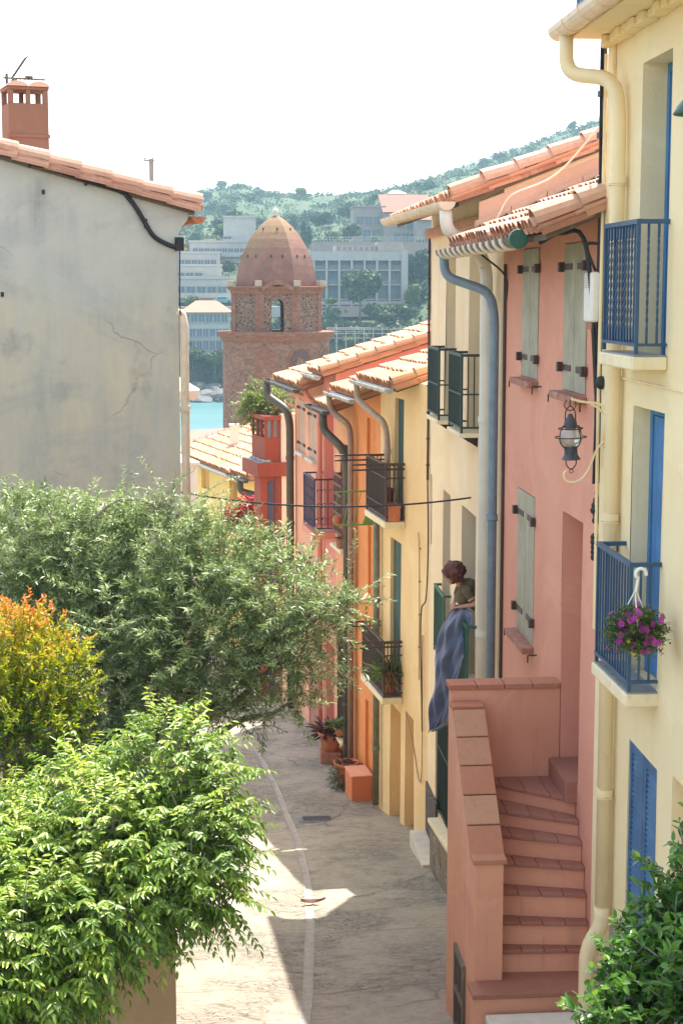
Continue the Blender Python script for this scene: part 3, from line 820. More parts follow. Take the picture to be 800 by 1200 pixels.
# ---- pink house with sage shutters
H2 = House('pink_house', 'salmon pink house with closed sage shutters and an outside stair', 'house', (3.4, 13.2), (0, 1), -7.3)
L2 = 4.8
P = [H2.rect(613, 632, 290, 445), H2.rect(662, 689, 284, 463), H2.rect(607, 627, 577, 753)]
P[0] = (P[0][0], P[0][1], -0.95, 0.45); P[1] = (P[1][0], P[1][1], -0.97, 0.45); P[2] = (P[2][0], P[2][1], -3.82, -2.2)
door = (0.69, 1.5, -4.66, -2.15)
H2.walls(L2, -8.0, 0.68, 5, 0.41, P+[door], MATS['pink_wall'], reveal=0.03, hole_depth={3: 0.42}, k=2.0)
for (u0, u1, z0, z1) in P:
    o = opening(H2, 'window'); plank_shutter(H2, o, u0, u1, z0, z1, 0.008, MATS['sage_wood'], MATS['brown_iron'], 2, 2, hs=0.85)
    m = MB(); m.box(u0-0.05, u1+0.05, 0.0, 0.13, z0-0.075, z0-0.005); m.build('sill', MATS['brick_sill'], o, bevel=0.01)
    m = MB()
    for ue in (u0-0.2, u1+0.2):
        m.tube(rounded([(ue, 0.0, z0-0.05), (ue, 0.10, z0-0.05), (ue+(0.0), 0.10, z0-0.13)], 0.015, 3), 0.008, 6)
    m.build_each('shutter_catch', MATS['black_iron'], o)
o = opening(H2, 'door'); m = MB(); u0, u1, z0, z1 = door
for k in range(5): m.box(u0+0.05+k*(u1-u0-0.1)/5+0.003, u0+0.05+(k+1)*(u1-u0-0.1)/5-0.003, -0.41, -0.37, z0, z1-0.05)
m.build('door_leaf', MATS['brick_sill'], o)
VE2 = 0.60
rf = roof(H2, 0.0, L2-0.02, VE2, 0.50, 0.41, 3.6, MATS['tile_salmon'], 11, w=0.2, verge=0.06)
g2 = gutter(H2, 0.55, L2+0.35, VE2+0.08, 0.47, 0.085, MATS['dark_bronze'], ribs=13, bracket=MATS['chalk_wall'], rib_r=0.024)  # pale brackets paint in the sunlit stripes between tile shadows
m = MB(); m.tube([(0.50, VE2+0.08, 0.455), (0.555, VE2+0.08, 0.455)], 0.088, 18); m.build('gutter_end', MATS['green_metal'], g2, bevel=0.01)
downpipe(H2, [(L2+0.22, VE2+0.08, 0.40), (L2+0.22, VE2+0.06, 0.16), (L2+0.02, 0.16, -0.02), (L2+0.02, 0.10, -0.3), (L2+0.02, 0.10, -8.1)], 0.056, MATS['blue_grey_pipe'], 0.16, collars=(-2.7, -5.0, -7.0))
m = MB(); m.tube([(L2-0.22, 0.025, 0.3), (L2-0.21, 0.02, -2), (L2-0.22, 0.022, -4.5), (L2-0.215, 0.02, -7.4)], 0.018, 8)
m.tube(smooth_path([(L2-0.12, 0.3, 0.42), (L2-0.28, 0.03, 0.15), (L2-0.22, 0.025, -0.2)]), 0.012, 8); m.build('cable_run', MATS['brown_iron'], H2.t)

# outside stair of the pink house
STEPS = [(-6.05, 13.34, 1110), (-5.82, 13.40, 1076), (-5.58, 13.48, 1042), (-5.36, 13.58, 1007), (-5.16, 13.70, 975), (-5.00, 13.83, 945), (-4.84, 13.98, 909)]
st = MB(); tr = MB(); XI = 2.56; XO = 2.31
prev = None
rows = []
for (z, yr, pyl) in STEPS:
    r = ray(583, pyl); yl = 0.5*((r*(z/r.z)).y) + 0.5*(13.30+(yr-13.34)*1.9)
    rows.append((z, yr, yl))
rows = [(z, yr, max(yl, yr-0.02)) for z, yr, yl in rows]
yb = 14.70
for k, (z, yr, yl) in enumerate(rows):
    zb = -7.9
    # solid step: right end at the house, left end at the parapet; runs back to the landing wall
    c = [(3.395, yr), (XI, yl), (XI, yb), (3.395, yb)]
    st.prism([H2.loc((x, y, 0))[:2] for x, y in c], 2, zb if k == 0 else rows[k-1][0]-0.02, z-0.03)
    t = [(3.395, yr-0.03), (XI, yl-0.03), (XI, yb), (3.395, yb)]
    for q in range(4):        # a row of square clay tiles along each tread
        A0, A1 = q/4+0.003, (q+1)/4-0.003
        L_ = lambda p, r_, s_: (p[0]+(r_[0]-p[0])*s_, p[1]+(r_[1]-p[1])*s_)
        tq = [L_(t[0], t[1], A0), L_(t[0], t[1], A1), L_(t[3], t[2], A1), L_(t[3], t[2], A0)]
        tr.prism([H2.loc((x, y, 0))[:2] for x, y in tq], 2, z-0.03+0.0005, z+0.012+0.002*math.sin(7*q+5*k))
# lowest broad step, full width in front of the pillar
st.prism([H2.loc((x, y, 0))[:2] for x, y in [(3.395, 12.95), (2.27, 12.95), (2.27, 13.195), (3.395, 13.195)]], 2, -7.9, -6.30)
st.prism([H2.loc((x, y, 0))[:2] for x, y in [(3.395, 13.195), (XI, 13.195), (XI, 13.45), (3.395, 13.45)]], 2, -7.9, -6.31)
tr.prism([H2.loc((x, y, 0))[:2] for x, y in [(3.395, 12.91), (2.24, 12.91), (2.24, 13.196), (3.395, 13.196)]], 2, -6.2995, -6.25)
tr.prism([H2.loc((x, y, 0))[:2] for x, y in [(3.395, 13.197), (XI, 13.197), (XI, 13.5), (3.395, 13.5)]], 2, -6.2985, -6.26)
so = st.build('stair', MATS['stair_wall'], H2.t)
tread = tile_mat('tread_tile', (0.33, 0.135, 0.09), (0.39, 0.21, 0.15), (0.24, 0.10, 0.07))
g = np.random.default_rng(2); tr.t = [float(x) for x in np.repeat(g.uniform(0.25, 0.75, len(tr.t)//6+1), 6)[:len(tr.t)]]
tr.build('tread', tread, so, bevel=0.008)
# threshold at the door
m = MB(); q = [H2.loc((x, y, 0)) for x, y in ((3.05, 14.05), (3.8, 14.68))]
m.box(0.72, 1.495, -0.36, 0.11, -4.86, -4.64); m.build('doorstep', tread, so, bevel=0.01)
# parapet: outer wall with sloping top, landing wall
pw = MB(); a0 = H2.loc((XO, 13.2, 0)); 
def yz(pts): return [(y-13.2, z) for y, z in pts]
pw.prism([(p[0], p[1]) for p in []] or [(13.20-13.2, -8.0), (13.20-13.2, -5.13), (13.42-13.2, -5.13), (14.48-13.2, -4.05), (14.699-13.2, -4.05), (14.699-13.2, -8.0)], 1, 3.4-XI, 3.4-XO) if False else None
prof = [(0.0, -8.0), (0.0, -5.15), (0.16, -5.15), (1.25, -4.08), (1.499, -4.08), (1.499, -8.0)]
i0 = len(pw.v); n = len(prof)
for v in (3.4-XI, 3.4-XO): pw.v.extend((u, v, z) for u, z in prof)
pw.f.append(tuple(range(i0, i0+n))); pw.f.append(tuple(range(i0+2*n-1, i0+n-1, -1)))
for k in range(n): k2 = (k+1) % n; pw.f.append((i0+k2, i0+k, i0+n+k, i0+n+k2))
pw.t.extend([0.5]*(n+2))
pw.box(1.50, 1.70, 0.002, 3.4-XO, -8.0, -3.93)
po = pw.build('parapet', MATS['stair_wall'], so)
cp = MB(); g = np.random.default_rng(8)
sl = math.atan2(1.07, 1.09); L = math.hypot(1.07, 1.09); dirv = Vector((math.cos(sl), 0, math.sin(sl))); nv = Vector((-math.sin(sl), 0, math.cos(sl)))
for k in range(5):
    a = Vector((0.14, 0, -5.145)) + dirv*(L*k/5+0.006); b = a + dirv*(L/5-0.012)
    v0, v1 = 3.4-XI-0.03, 3.4-XO+0.03; i0 = len(cp.v)
    for p in (a+nv*0.002, b+nv*0.002, b+nv*0.05, a+nv*0.05):
        cp.v.extend([(p.x, v0, p.z), (p.x, v1, p.z)])
    for q in ((0,2,3,1),(2,4,5,3),(4,6,7,5),(6,0,1,7),(0,6,4,2),(1,3,5,7)): cp.f.append(tuple(i0+x for x in q)); 
    cp.t.extend([float(g.uniform(0.2, 0.95))]*6)
cp.box(-0.03, 0.155, 3.4-XI-0.03, 3.4-XO+0.03, -5.149, -5.10, 0.6)
cp.box(1.255, 1.472, 3.4-XI-0.03, 3.4-XO+0.03, -4.079, -4.03, 0.3)
for k in range(4):
    v0 = 0.002+k*(3.4-XO+0.03)/4; cp.box(1.475, 1.73, v0+0.004, v0+(3.4-XO+0.03)/4-0.004, -3.929, -3.875, float(g.uniform(0.2, 0.8)))
cp.build('coping', MATS['tile_coping'], so, bevel=0.008)
# basement window with bars in the parapet's outer face
o = opening(H2, 'window', 'barred basement window low in the stair parapet')
v = 3.4-XO; m = MB(); 
m.box(0.50, 0.56, v+0.001, v+0.03, -7.2, -6.35).box(1.0, 1.06, v+0.001, v+0.03, -7.2, -6.35).box(0.561, 0.999, v+0.001, v+0.029, -6.41, -6.35).box(0.561, 0.999, v+0.001, v+0.029, -6.80, -6.75).box(0.561, 0.999, v+0.001, v+0.029, -7.2, -7.14)
for u in (0.70, 0.85): m.box(u-0.01, u+0.01, v+0.004, v+0.02, -7.14, -6.41)
m.build('frame', MATS['old_wood'], o)
m = MB(); m.box(0.561, 0.999, v+0.0012, v+0.003, -7.14, -6.41); m.build('pane', MATS['dark_glass'], o)

# ---- white house with the dark balconies
H3 = House('white_house', 'cream white house with dark green balconies where the woman leans out', 'house', (3.4, 18.02), (0, 1), -8.6)
L3 = 6.08
Wa = H3.rect(524, 534, 300, 480); Wb = H3.rect(550, 561, 306, 480)
Wa = (Wa[0], Wa[1]+0.05, -1.86, 0.49); Wb = (Wb[0]-0.1, Wb[1], -1.86, 0.44)
Wc = H3.rect(519, 528, 575, 700); Wd = H3.rect(541, 558, 595, 700)
Wc = (Wc[0], Wc[1], -5.35, -2.96); Wd = (Wd[0], Wd[1], -5.35, -2.95)
We = H3.rect(500.5, 506, 557, 640); We = (We[0], L3-0.08, We[2], We[3])
Wf = H3.rect(510, 532, 845, 960); Wf = (Wf[0]-0.2, Wf[1], -8.1, -6.05)
H3.walls(L3, -9.6, 1.20, 6, 0.38, [Wa, Wb, Wc, Wd, We, Wf], MATS['white_wall'], reveal=0.28, k=3.0)
for i, (w, proj_, zt) in enumerate(((Wa, 0.24, -0.83), (Wb, 0.24, -0.83), (Wc, 0.10, -4.43), (Wd, 0.12, -4.40))):
    u0, u1, z0, z1 = w; o = opening(H3, 'window')
    if i < 2: plank_shutter(H3, o, u0+0.02, u1-0.02, z0, z1, -0.22, MATS['sage_wood'], None, 2, 3)
    elif i == 2: glazing(H3, o, u0, u1, z0, z1, -0.22, MATS['dark_green_wood'], MATS['dark_glass'])
    else:   # the leaf behind the woman stands open
        m = MB(); m.box(u0+0.01, u0+0.06, -0.279, -0.02, z0, z1-0.05); m.build('shutter', MATS['dark_green_wood'], o)
        m = MB(); m.box(u0, u1, -0.275, -0.27, z0, z1); m.build('pane', MATS['dark_glass'], o)
    mt = MATS['dark_green_metal'] if i < 2 else MATS['green_metal']
    zf = zt-1.0
    b = slab(H3, u0-0.12, u1+0.12, proj_+0.03, zf-0.06, zf, MATS['slab_paint'], name='balcony')
    railing(H3, b, u0-0.10, u1+0.10, proj_, zf, zt, mt, 0.085, 0.008, midrails=((zf+0.5,) if i < 2 else ()))
    m = MB()
    for uu in (u0+0.1, u1-0.1): m.prism([(0.002, zf-0.2), (0.002, zf-0.062), (proj_*0.9, zf-0.062)], 0, uu-0.02, uu+0.02)
    m.build_each('bracket', MATS['black_iron'], b)
o = opening(H3, 'window', 'street level opening behind a tall dark green grille')
u0, u1, z0, z1 = Wf; m = MB()
n = 16
for k in range(n+1): u = u0+(u1-u0)*k/n; m.box(u-0.009, u+0.009, -0.05, -0.03, z0, z1)
for z in (z0+0.06, (z0+z1)/2, z1-0.06): m.box(u0, u1, -0.055, -0.025, z-0.015, z+0.015)
m.build('grille', MATS['dark_green_metal'], o)
m = MB(); m.box(u0, u1, -0.275, -0.27, z0, z1); m.build('pane', MATS['dark_glass'], o)
o = opening(H3, 'window'); u0, u1, z0, z1 = We; plank_shutter(H3, o, u0, u1, z0, z1, -0.25, MATS['ochre_wood'], None, 1, 2)
rubble = stone_mat('rubble_base', [(0.20, 0.155, 0.115), (0.28, 0.22, 0.165), (0.34, 0.27, 0.2), (0.16, 0.13, 0.11)], (0.32, 0.28, 0.22), 2.6, bump=1.0)
darkst = stone_mat('dark_base', [(0.10, 0.085, 0.08), (0.14, 0.115, 0.10), (0.17, 0.14, 0.115)], (0.16, 0.14, 0.12), 2.0, stretch=(1, 1, 1.2), bump=1.0)
m = MB(); m.box(L3-1.15, L3-0.02, 0.003, 0.035, -9.6, -7.95); m.build('plinth', darkst, H3.t)
# area wall in front of the street-level opening, and the white entrance step
pn = H3.fp(527, 1035, 0.10); pf = H3.fp(507, 945, 0.10)
m = MB(); a = H3.loc(atX(529, 1000, 3.28)); b_ = H3.loc(atX(509.5, 960, 3.28))
m.prism([(b_[0], -9.6), (b_[0], -8.05), (a[0]-0.6, -7.78), (a[0]-0.6, -9.6)], 1, 0.036, 0.20); ar = m.build('area_wall', rubble, H3.t)
m = MB(); i0 = len(m.v)
A = Vector((b_[0]+0.03, 0, -8.049)); B = Vector((a[0]-0.6, 0, -7.779))
for p in (A, B, B+Vector((0, 0, 0.07)), A+Vector((0, 0, 0.07))): m.v.extend([(p.x, 0.04, p.z), (p.x, 0.23, p.z)])
for q in ((0,1,3,2),(2,3,5,4),(4,5,7,6),(6,7,1,0),(0,2,4,6),(1,7,5,3)): m.f.append(q); m.t.append(0.5)
m.build('area_coping', MATS['slab_paint'], ar, bevel=0.01)
m = MB(); a1 = b_[0]+0.05; m.box(a1, a1+1.55, 0.036, 0.30, -9.6, gz(18.02+a1+0.8)+0.16); m.build('entrance_step', MATS['stone_sill'], H3.t, bevel=0.012)
roof(H3, -0.06, L3, 0.60, 1.04, 0.38, 4.2, MATS['tile_salmon'], 21, verge=0.03, droop=0.0)
gutter(H3, -0.1, L3+0.15, 0.69, 1.02, 0.10, MATS['cream_gutter'], ribs=26, dz=0.08)
m = MB()
for k in range(40): u = 0.1+k*0.15; m.box(u-0.05, u+0.05, 0.003, 0.11, 0.80, 0.93)
m.build_each('course_tile', MATS['tile_salmon'], H3.t, bevel=0.01)
downpipe(H3, [(-0.0, 0.69, 0.92), (-0.02, 0.68, 0.70), (0.30, 0.2, 0.40), (0.38, 0.13, 0.2), (0.38, 0.13, -8.5)], 0.076, MATS['white_pipe'], 0.2, collars=(-1.55, -4.2))
m = MB(); m.tube([(L3-0.02, 0.03, 0.8), (L3-0.03, 0.03, -1.5), (L3-0.02, 0.035, -3.0)], 0.02, 8)
for z in np.arange(0.6, -3, -0.42): m.box(L3-0.05, L3+0.01, 0.01, 0.06, z-0.012, z+0.012)
m.tube(smooth_path([(L3-0.02, 0.035, -3.0), (L3-0.1, 0.03, -4.0), (L3-0.05, 0.05, -4.9), (L3+0.2, 0.1, -5.3), (L3+0.25, 0.06, -7.2)]), 0.012, 8)
m.build('cable_run', MATS['brown_iron'], H3.t)
# gable flashing and the slanted tile line where the pink roof meets the gable
m = MB(); V = []
for k in range(9):
    v0 = 0.35-k*0.42; z0 = 0.50+0.41*(0.60-v0)+0.13; v1 = v0-0.41; z1 = 0.50+0.41*(0.60-v1)+0.13
    m.prism([(v0, z0), (v0, z0+0.07), (v1, z1+0.07), (v1, z1)], 0, -0.10, -0.004, 0.5)
m.build('flashing', MATS['gable_tan'], H3.t)
m = MB(); m.prism([(0.30, 0.40), (0.30, 1.02), (-3.4, 2.40), (-3.4, 1.7)], 0, -0.015, -0.003); m.build('gable_render', MATS['gable_tan'], H3.t)

# ---- row beyond the bend
dB = (-0.1143, 0.9935)
def Ypx(px): return 6.17/(0.115+(px-250)/1800.0)
def rowO(px):
    Y = Ypx(px); return (6.1715-0.115*Y, Y)
def lenrow(p0, p1): return math.hypot(rowO(p1)[0]-rowO(p0)[0], rowO(p1)[1]-rowO(p0)[1])

# cream house with the flower box balconies
H4 = House('cream_house', 'pale ochre house with tall dark green shutters and two iron balconies', 'house', (3.4, 24.12), dB, -9.6)
L4 = math.hypot(3.4-rowO(445)[0], 24.12-rowO(445)[1])
a = H4.rect(463, 473, 455, 585); b = H4.rect(457.5, 470, 628, 763)
g1 = H4.rect(457, 469, 835, 960); g2_ = H4.rect(474.5, 485, 840, 952)
Ha = (a[0], a[1], -3.92, -1.85); Hb = (b[0], b[1], -7.03, -4.35)
Hc = (g1[0], g1[1], -9.62, -7.35); Hd = (g2_[0], g2_[1], -9.45, -7.2)
H4.walls(L4, -10.4, -1.50, 6, 0.32, [Ha, Hb, Hc, Hd], MATS['cream_wall'], reveal=0.12, hole_depth={2: 0.3, 3: 0.3}, k=4.0)
for i, w in enumerate((Ha, Hb)):
    o = opening(H4, 'window'); u0, u1, z0, z1 = w; plank_shutter(H4, o, u0, u1, z0, z1, -0.06, MATS['dark_green_wood'], None, 2, 3)
    zf = -3.57 if i == 0 else -6.75; zf = z0+0.0
    b_ = slab(H4, u0-0.15, u1+0.85, 0.36, zf-0.11, zf, MATS['slab_paint'], tile=MATS['slate_tile'])
    railing(H4, b_, u0-0.12, u1+0.82, 0.325, zf+0.01, zf+0.98, MATS['brown_iron'], 0.07, 0.008, sides=(True, True), midrails=(zf+0.25, zf+0.75))
    m = MB()
    for uu in (u0-0.10, u1+0.80):
        for (z, l) in ((zf+0.99, 0.0), (zf+0.90, 0.0)):
            m.tube([(uu, 0.0, z), (uu, 0.92, z)], 0.016, 8)
    m.build_each('bracket', MATS['brown_iron'], b_)
for w in (Hc, Hd):
    o = opening(H4, 'door'); u0, u1, z0, z1 = w; m = MB(); n = 5
    for k in range(n): m.box(u0+(u1-u0)*k/n+0.003, u0+(u1-u0)*(k+1)/n-0.003, -0.29, -0.25, z0, z1)
    m.build('door_leaf', MATS['ochre_wood'], o)
roof(H4, 0.70, L4-0.1, 0.42, -1.58, 0.33, 4.0, MATS['tile_pale'], 31, verge=0.75, e=0.4)
gutter(H4, 0.72, L4+0.1, 0.50, -1.60, 0.08, MATS['zinc'], ribs=6)
e_ = L4+0.02
downpipe(H4, [(e_-0.25, 0.50, -1.66), (e_-0.25, 0.48, -1.95), (e_-1.0, 0.15, -2.3), (e_-1.0, 0.10, -2.6), (e_-1.0, 0.10, -3.85)], 0.055, MATS['tan_pipe'], 0.2, collars=(-2.8,))
downpipe(H4, [(e_-0.15, 0.10, -4.0), (e_-0.15, 0.10, -6.0), (e_-0.15, 0.10, -9.5)], 0.06, MATS['green_pipe'], 0.1, collars=(-5.6, -8.4))
m = MB(); m.tube(smooth_path([(0.62, 0.02, -3.95), (0.55, 0.02, -4.3), (0.52, 0.02, -5.2), (0.52, 0.02, -6.4)], 6), 0.008, 6)
m.tube(smooth_path([(0.3, 0.02, -5.6), (0.28, 0.025, -6.5), (0.25, 0.03, -7.8), (0.45, 0.025, -8.1), (0.9, 0.02, -7.6), (1.4, 0.02, -7.2)], 6), 0.009, 6)
for z in np.arange(-4.2, -6.4, -0.55): m.box(0.505, 0.54, 0.005, 0.035, z-0.012, z+0.012)
m.build('cable_run', MATS['brown_pipe'], H4.t)

# orange house
H5 = House('orange_house', 'narrow bright orange house between the cream house and the peach house', 'house', rowO(445), dB, -9.75)
L5 = lenrow(445, 412)
a = H5.rect(430, 441, 492, 545, v=-0.05); b = H5.rect(434, 443, 621, 706, v=-0.05); c = H5.rect(428, 441, 830, 955, v=-0.05)
Oa = (0.35, 1.15, a[2]-1.0, a[3]); Ob = (0.25, 1.05, b[2], b[3]); Oc = (0.35, 1.25, -9.74, c[3])
H5.walls(L5, -10.4, -1.86, 6, 0.32, [Oa, Ob, Oc], MATS['orange_wall'], reveal=0.12, k=5.0)
for w in (Oa, Ob, Oc):
    o = opening(H5, 'door' if w is Oc else 'window'); plank_shutter(H5, o, w[0], w[1], w[2], w[3], -0.05, MATS['orange_wood'], None, 2, 2)
roof(H5, 0.0, L5, 0.42, -1.93, 0.33, 4.0, MATS['tile_pale'], 32, verge=0.02, e=0.4)
gutter(H5, 0.1, L5+0.1, 0.50, -1.97, 0.08, MATS['zinc'], ribs=6)
e_ = L5-0.6
downpipe(H5, [(e_+0.5, 0.50, -2.05), (e_+0.5, 0.45, -2.35), (e_+0.15, 0.16, -2.6), (e_+0.15, 0.13, -2.9), (e_+0.15, 0.13, -9.5)], 0.06, MATS['brown_pipe'], 0.18, collars=(-4.5, -7.5))

# peach house
H6 = House('peach_house', 'slim peach house with a brown lattice shutter and a dark downpipe', 'house', rowO(412), dB, -9.85)
L6 = lenrow(412, 392)
a = H6.rect(396, 404, 500, 560); 
Pa = (0.35, 1.25, -4.95, -3.1); Pb = (0.3, 1.2, -8.9, -7.0)
H6.walls(L6, -10.5, -2.25, 6, 0.32, [Pa, Pb], MATS['peach_wall'], reveal=0.15, k=6.0)
for w in (Pa, Pb):
    o = opening(H6, 'window'); glazing(H6, o, w[0], w[1], w[2], w[3], -0.1, MATS['brown_iron'], MATS['dark_glass'])
    s_ = slab(H6, w[0]-0.1, w[1]+0.1, 0.2, w[2]-0.32, w[2]-0.25, MATS['slab_paint'], name='sill')
m = MB(); u0, u1, z0, z1 = 0.3, 1.2, -4.9, -3.72
for k in range(6): u = u0+(u1-u0)*k/5; m.box(u-0.03, u+0.03, 0.12, 0.15, z0, z1)
for k in range(7): z = z0+(z1-z0)*k/6; m.box(u0, u1, 0.1501, 0.17, z-0.03, z+0.03)
m.box(u0, u0+0.03, 0.003, 0.12, z0, z1).box(u1-0.03, u1, 0.003, 0.12, z0, z1)
m.build('lattice', MATS['rust_lattice'], H6.t)
m = MB(); u0, u1, z0, z1 = 0.3, 1.2, -8.9, -7.0
for k in range(8): u = u0+(u1-u0)*k/7; m.box(u-0.012, u+0.012, 0.05, 0.075, z0, z1)
for z in (z0, (z0+z1)/2, z1): m.box(u0-0.02, u1+0.02, 0.0751, 0.09, z-0.015, z+0.015)
m.build('window_bars', MATS['brown_iron'], H6.t)
roof(H6, 0.0, L6+0.05, 0.45, -2.33, 0.33, 4.0, MATS['tile_pale'], 33, verge=0.02, e=0.4)
gutter(H6, -0.05, L6+0.3, 0.54, -2.36, 0.085, MATS['dark_bronze'], ribs=6)
downpipe(H6, [(0.30, 0.54, -2.42), (0.30, 0.54, -2.75), (-0.2, 0.22, -3.1), (-0.25, 0.16, -3.5), (-0.25, 0.16, -9.75)], 0.082, MATS['dark_bronze'], 0.22, collars=(-4.4, -5.6, -8.2))
m = MB(); m.ball((-0.2, 0.36, -4.5), (0.09, 0.09, 0.10), 12, 8); m.tube([(-0.2, 0.3, -4.6), (-0.22, 0.2, -4.66)], 0.05, 10); m.build('pipe_branch', MATS['terracotta'], H6.t, smooth=True)

# rose house: deep-set pink front under the tall gable
H7 = House('rose_house', 'deep pink house with a curly iron balcony below its gable', 'house', rowO(392), dB, -9.95)
L7 = lenrow(392, 377)
Ra = (0.25, 1.2, -5.1, -2.5); Rb = (0.2, 1.1, -9.9, -7.6)
H7.walls(L7, -10.6, -1.68, 7, 0.30, [Ra, Rb], MATS['rose_wall'], reveal=0.3, k=7.0)
o = opening(H7, 'window'); plank_shutter(H7, o, *Ra, -0.2, MATS['rose_wall'], None, 2, 3)
o = opening(H7, 'door'); plank_shutter(H7, o, *Rb, -0.25, MATS['brick_sill'], None, 1, 4)
roof(H7, -0.02, L7+0.02, 0.30, -1.74, 0.31, 5.2, MATS['tile_pale'], 34, verge=0.03, e=0.42)
gutter(H7, 0.05, L7+0.2, 0.38, -1.78, 0.085, MATS['zinc'], ribs=4)
downpipe(H7, [(L7+0.1, 0.38, -1.84), (L7+0.1, 0.38, -2.2), (L7+0.1, 0.3, -2.35), (L7-0.12, 0.1, -2.55), (L7-0.12, 0.1, -9.8)], 0.06, MATS['rose_wall'], 0.12)
ub = 0.15
b_ = slab(H7, ub-0.05, ub+1.35, 0.46, -5.22, -5.08, MATS['rose_wall'])
ro = railing(H7, b_, ub, ub+1.3, 0.42, -5.06, -3.95, MATS['violet_iron'], 0.13, 0.009)
m = MB()
def curl(c, r, ax, s=1):
    pts = []
    for k in range(28):
        a = k/27*4.2; rr = r*(1-k/40.0)
        pts.append((c[0]+(rr*math.cos(a)*s if ax == 0 else 0), c[1]+(rr*math.cos(a)*s if ax == 1 else 0), c[2]+rr*math.sin(a)))
    return pts
for k in range(10):
    for z in (-4.85, -4.62, -4.4, -4.18): m.tube(curl((ub+0.065+k*0.13, 0.42, z), 0.055, 0, 1 if k % 2 else -1), 0.007, 5)
for k in range(3):
    for z in (-4.8, -4.5, -4.2): m.tube(curl((ub, 0.08+k*0.13, z), 0.055, 1, 1 if k % 2 else -1), 0.007, 5)
m.build('scrollwork', MATS['violet_iron'], b_)

# coral house at the end of the row
H8 = House('coral_house', 'coral house with beige shutters and a bronze downpipe at its far corner', 'house', rowO(377), dB, -10.2)
L8 = lenrow(377, 344)
a = H8.rect(349.5, 357, 470, 532); b = H8.rect(362, 370, 478, 540)
Ca = (a[0], a[1], a[2], a[3]); Cb = (b[0], b[1], b[2], b[3])
Cc = (b[0], b[1], -7.6, -6.0); Cd = (a[0], a[1], -7.6, -6.0); Ce = (b[0]-0.1, b[1]+0.1, -10.1, -8.4)
H8.walls(L8, -11, -2.0, 7, 0.32, [Ca, Cb, Cc, Cd, Ce], MATS['coral_wall'], reveal=0.05, k=8.0)
for w in (Ca, Cb, Cc, Cd):
    o = opening(H8, 'window'); plank_shutter(H8, o, *w, -0.005, MATS['coral_wood'], MATS['black_iron'], 2, 2, hs=0.6)
    m = MB(); m.box(w[0]-0.06, w[1]+0.06, 0.002, 0.1, w[2]-0.07, w[2]); m.build('sill', MATS['stone_sill'], o)
o = opening(H8, 'door'); plank_shutter(H8, o, *Ce, -0.03, MATS['brick_sill'], None, 1, 4)
roof(H8, 0.0, L8, 0.5, -2.10, 0.33, 6.0, MATS['tile_pale'], 35, verge=0.02, e=0.42)
gutter(H8, 0.0, L8+0.6, 0.59, -2.14, 0.085, MATS['dark_bronze'], ribs=10)
m = MB()
for k in range(int(L8/0.16)): m.box(k*0.16+0.03, k*0.16+0.12, 0.002, 0.12, -2.5, -2.4)
m.build_each('course_tile', MATS['coral_wall'], H8.t)
downpipe(H8, [(L8+0.5, 0.59, -2.2), (L8+0.5, 0.59, -2.55), (L8-0.05, 0.2, -2.85), (L8-0.1, 0.14, -3.2), (L8-0.1, 0.14, -10.2)], 0.095, MATS['dark_bronze'], 0.22, collars=(-4.0, -5.6, -7.0))

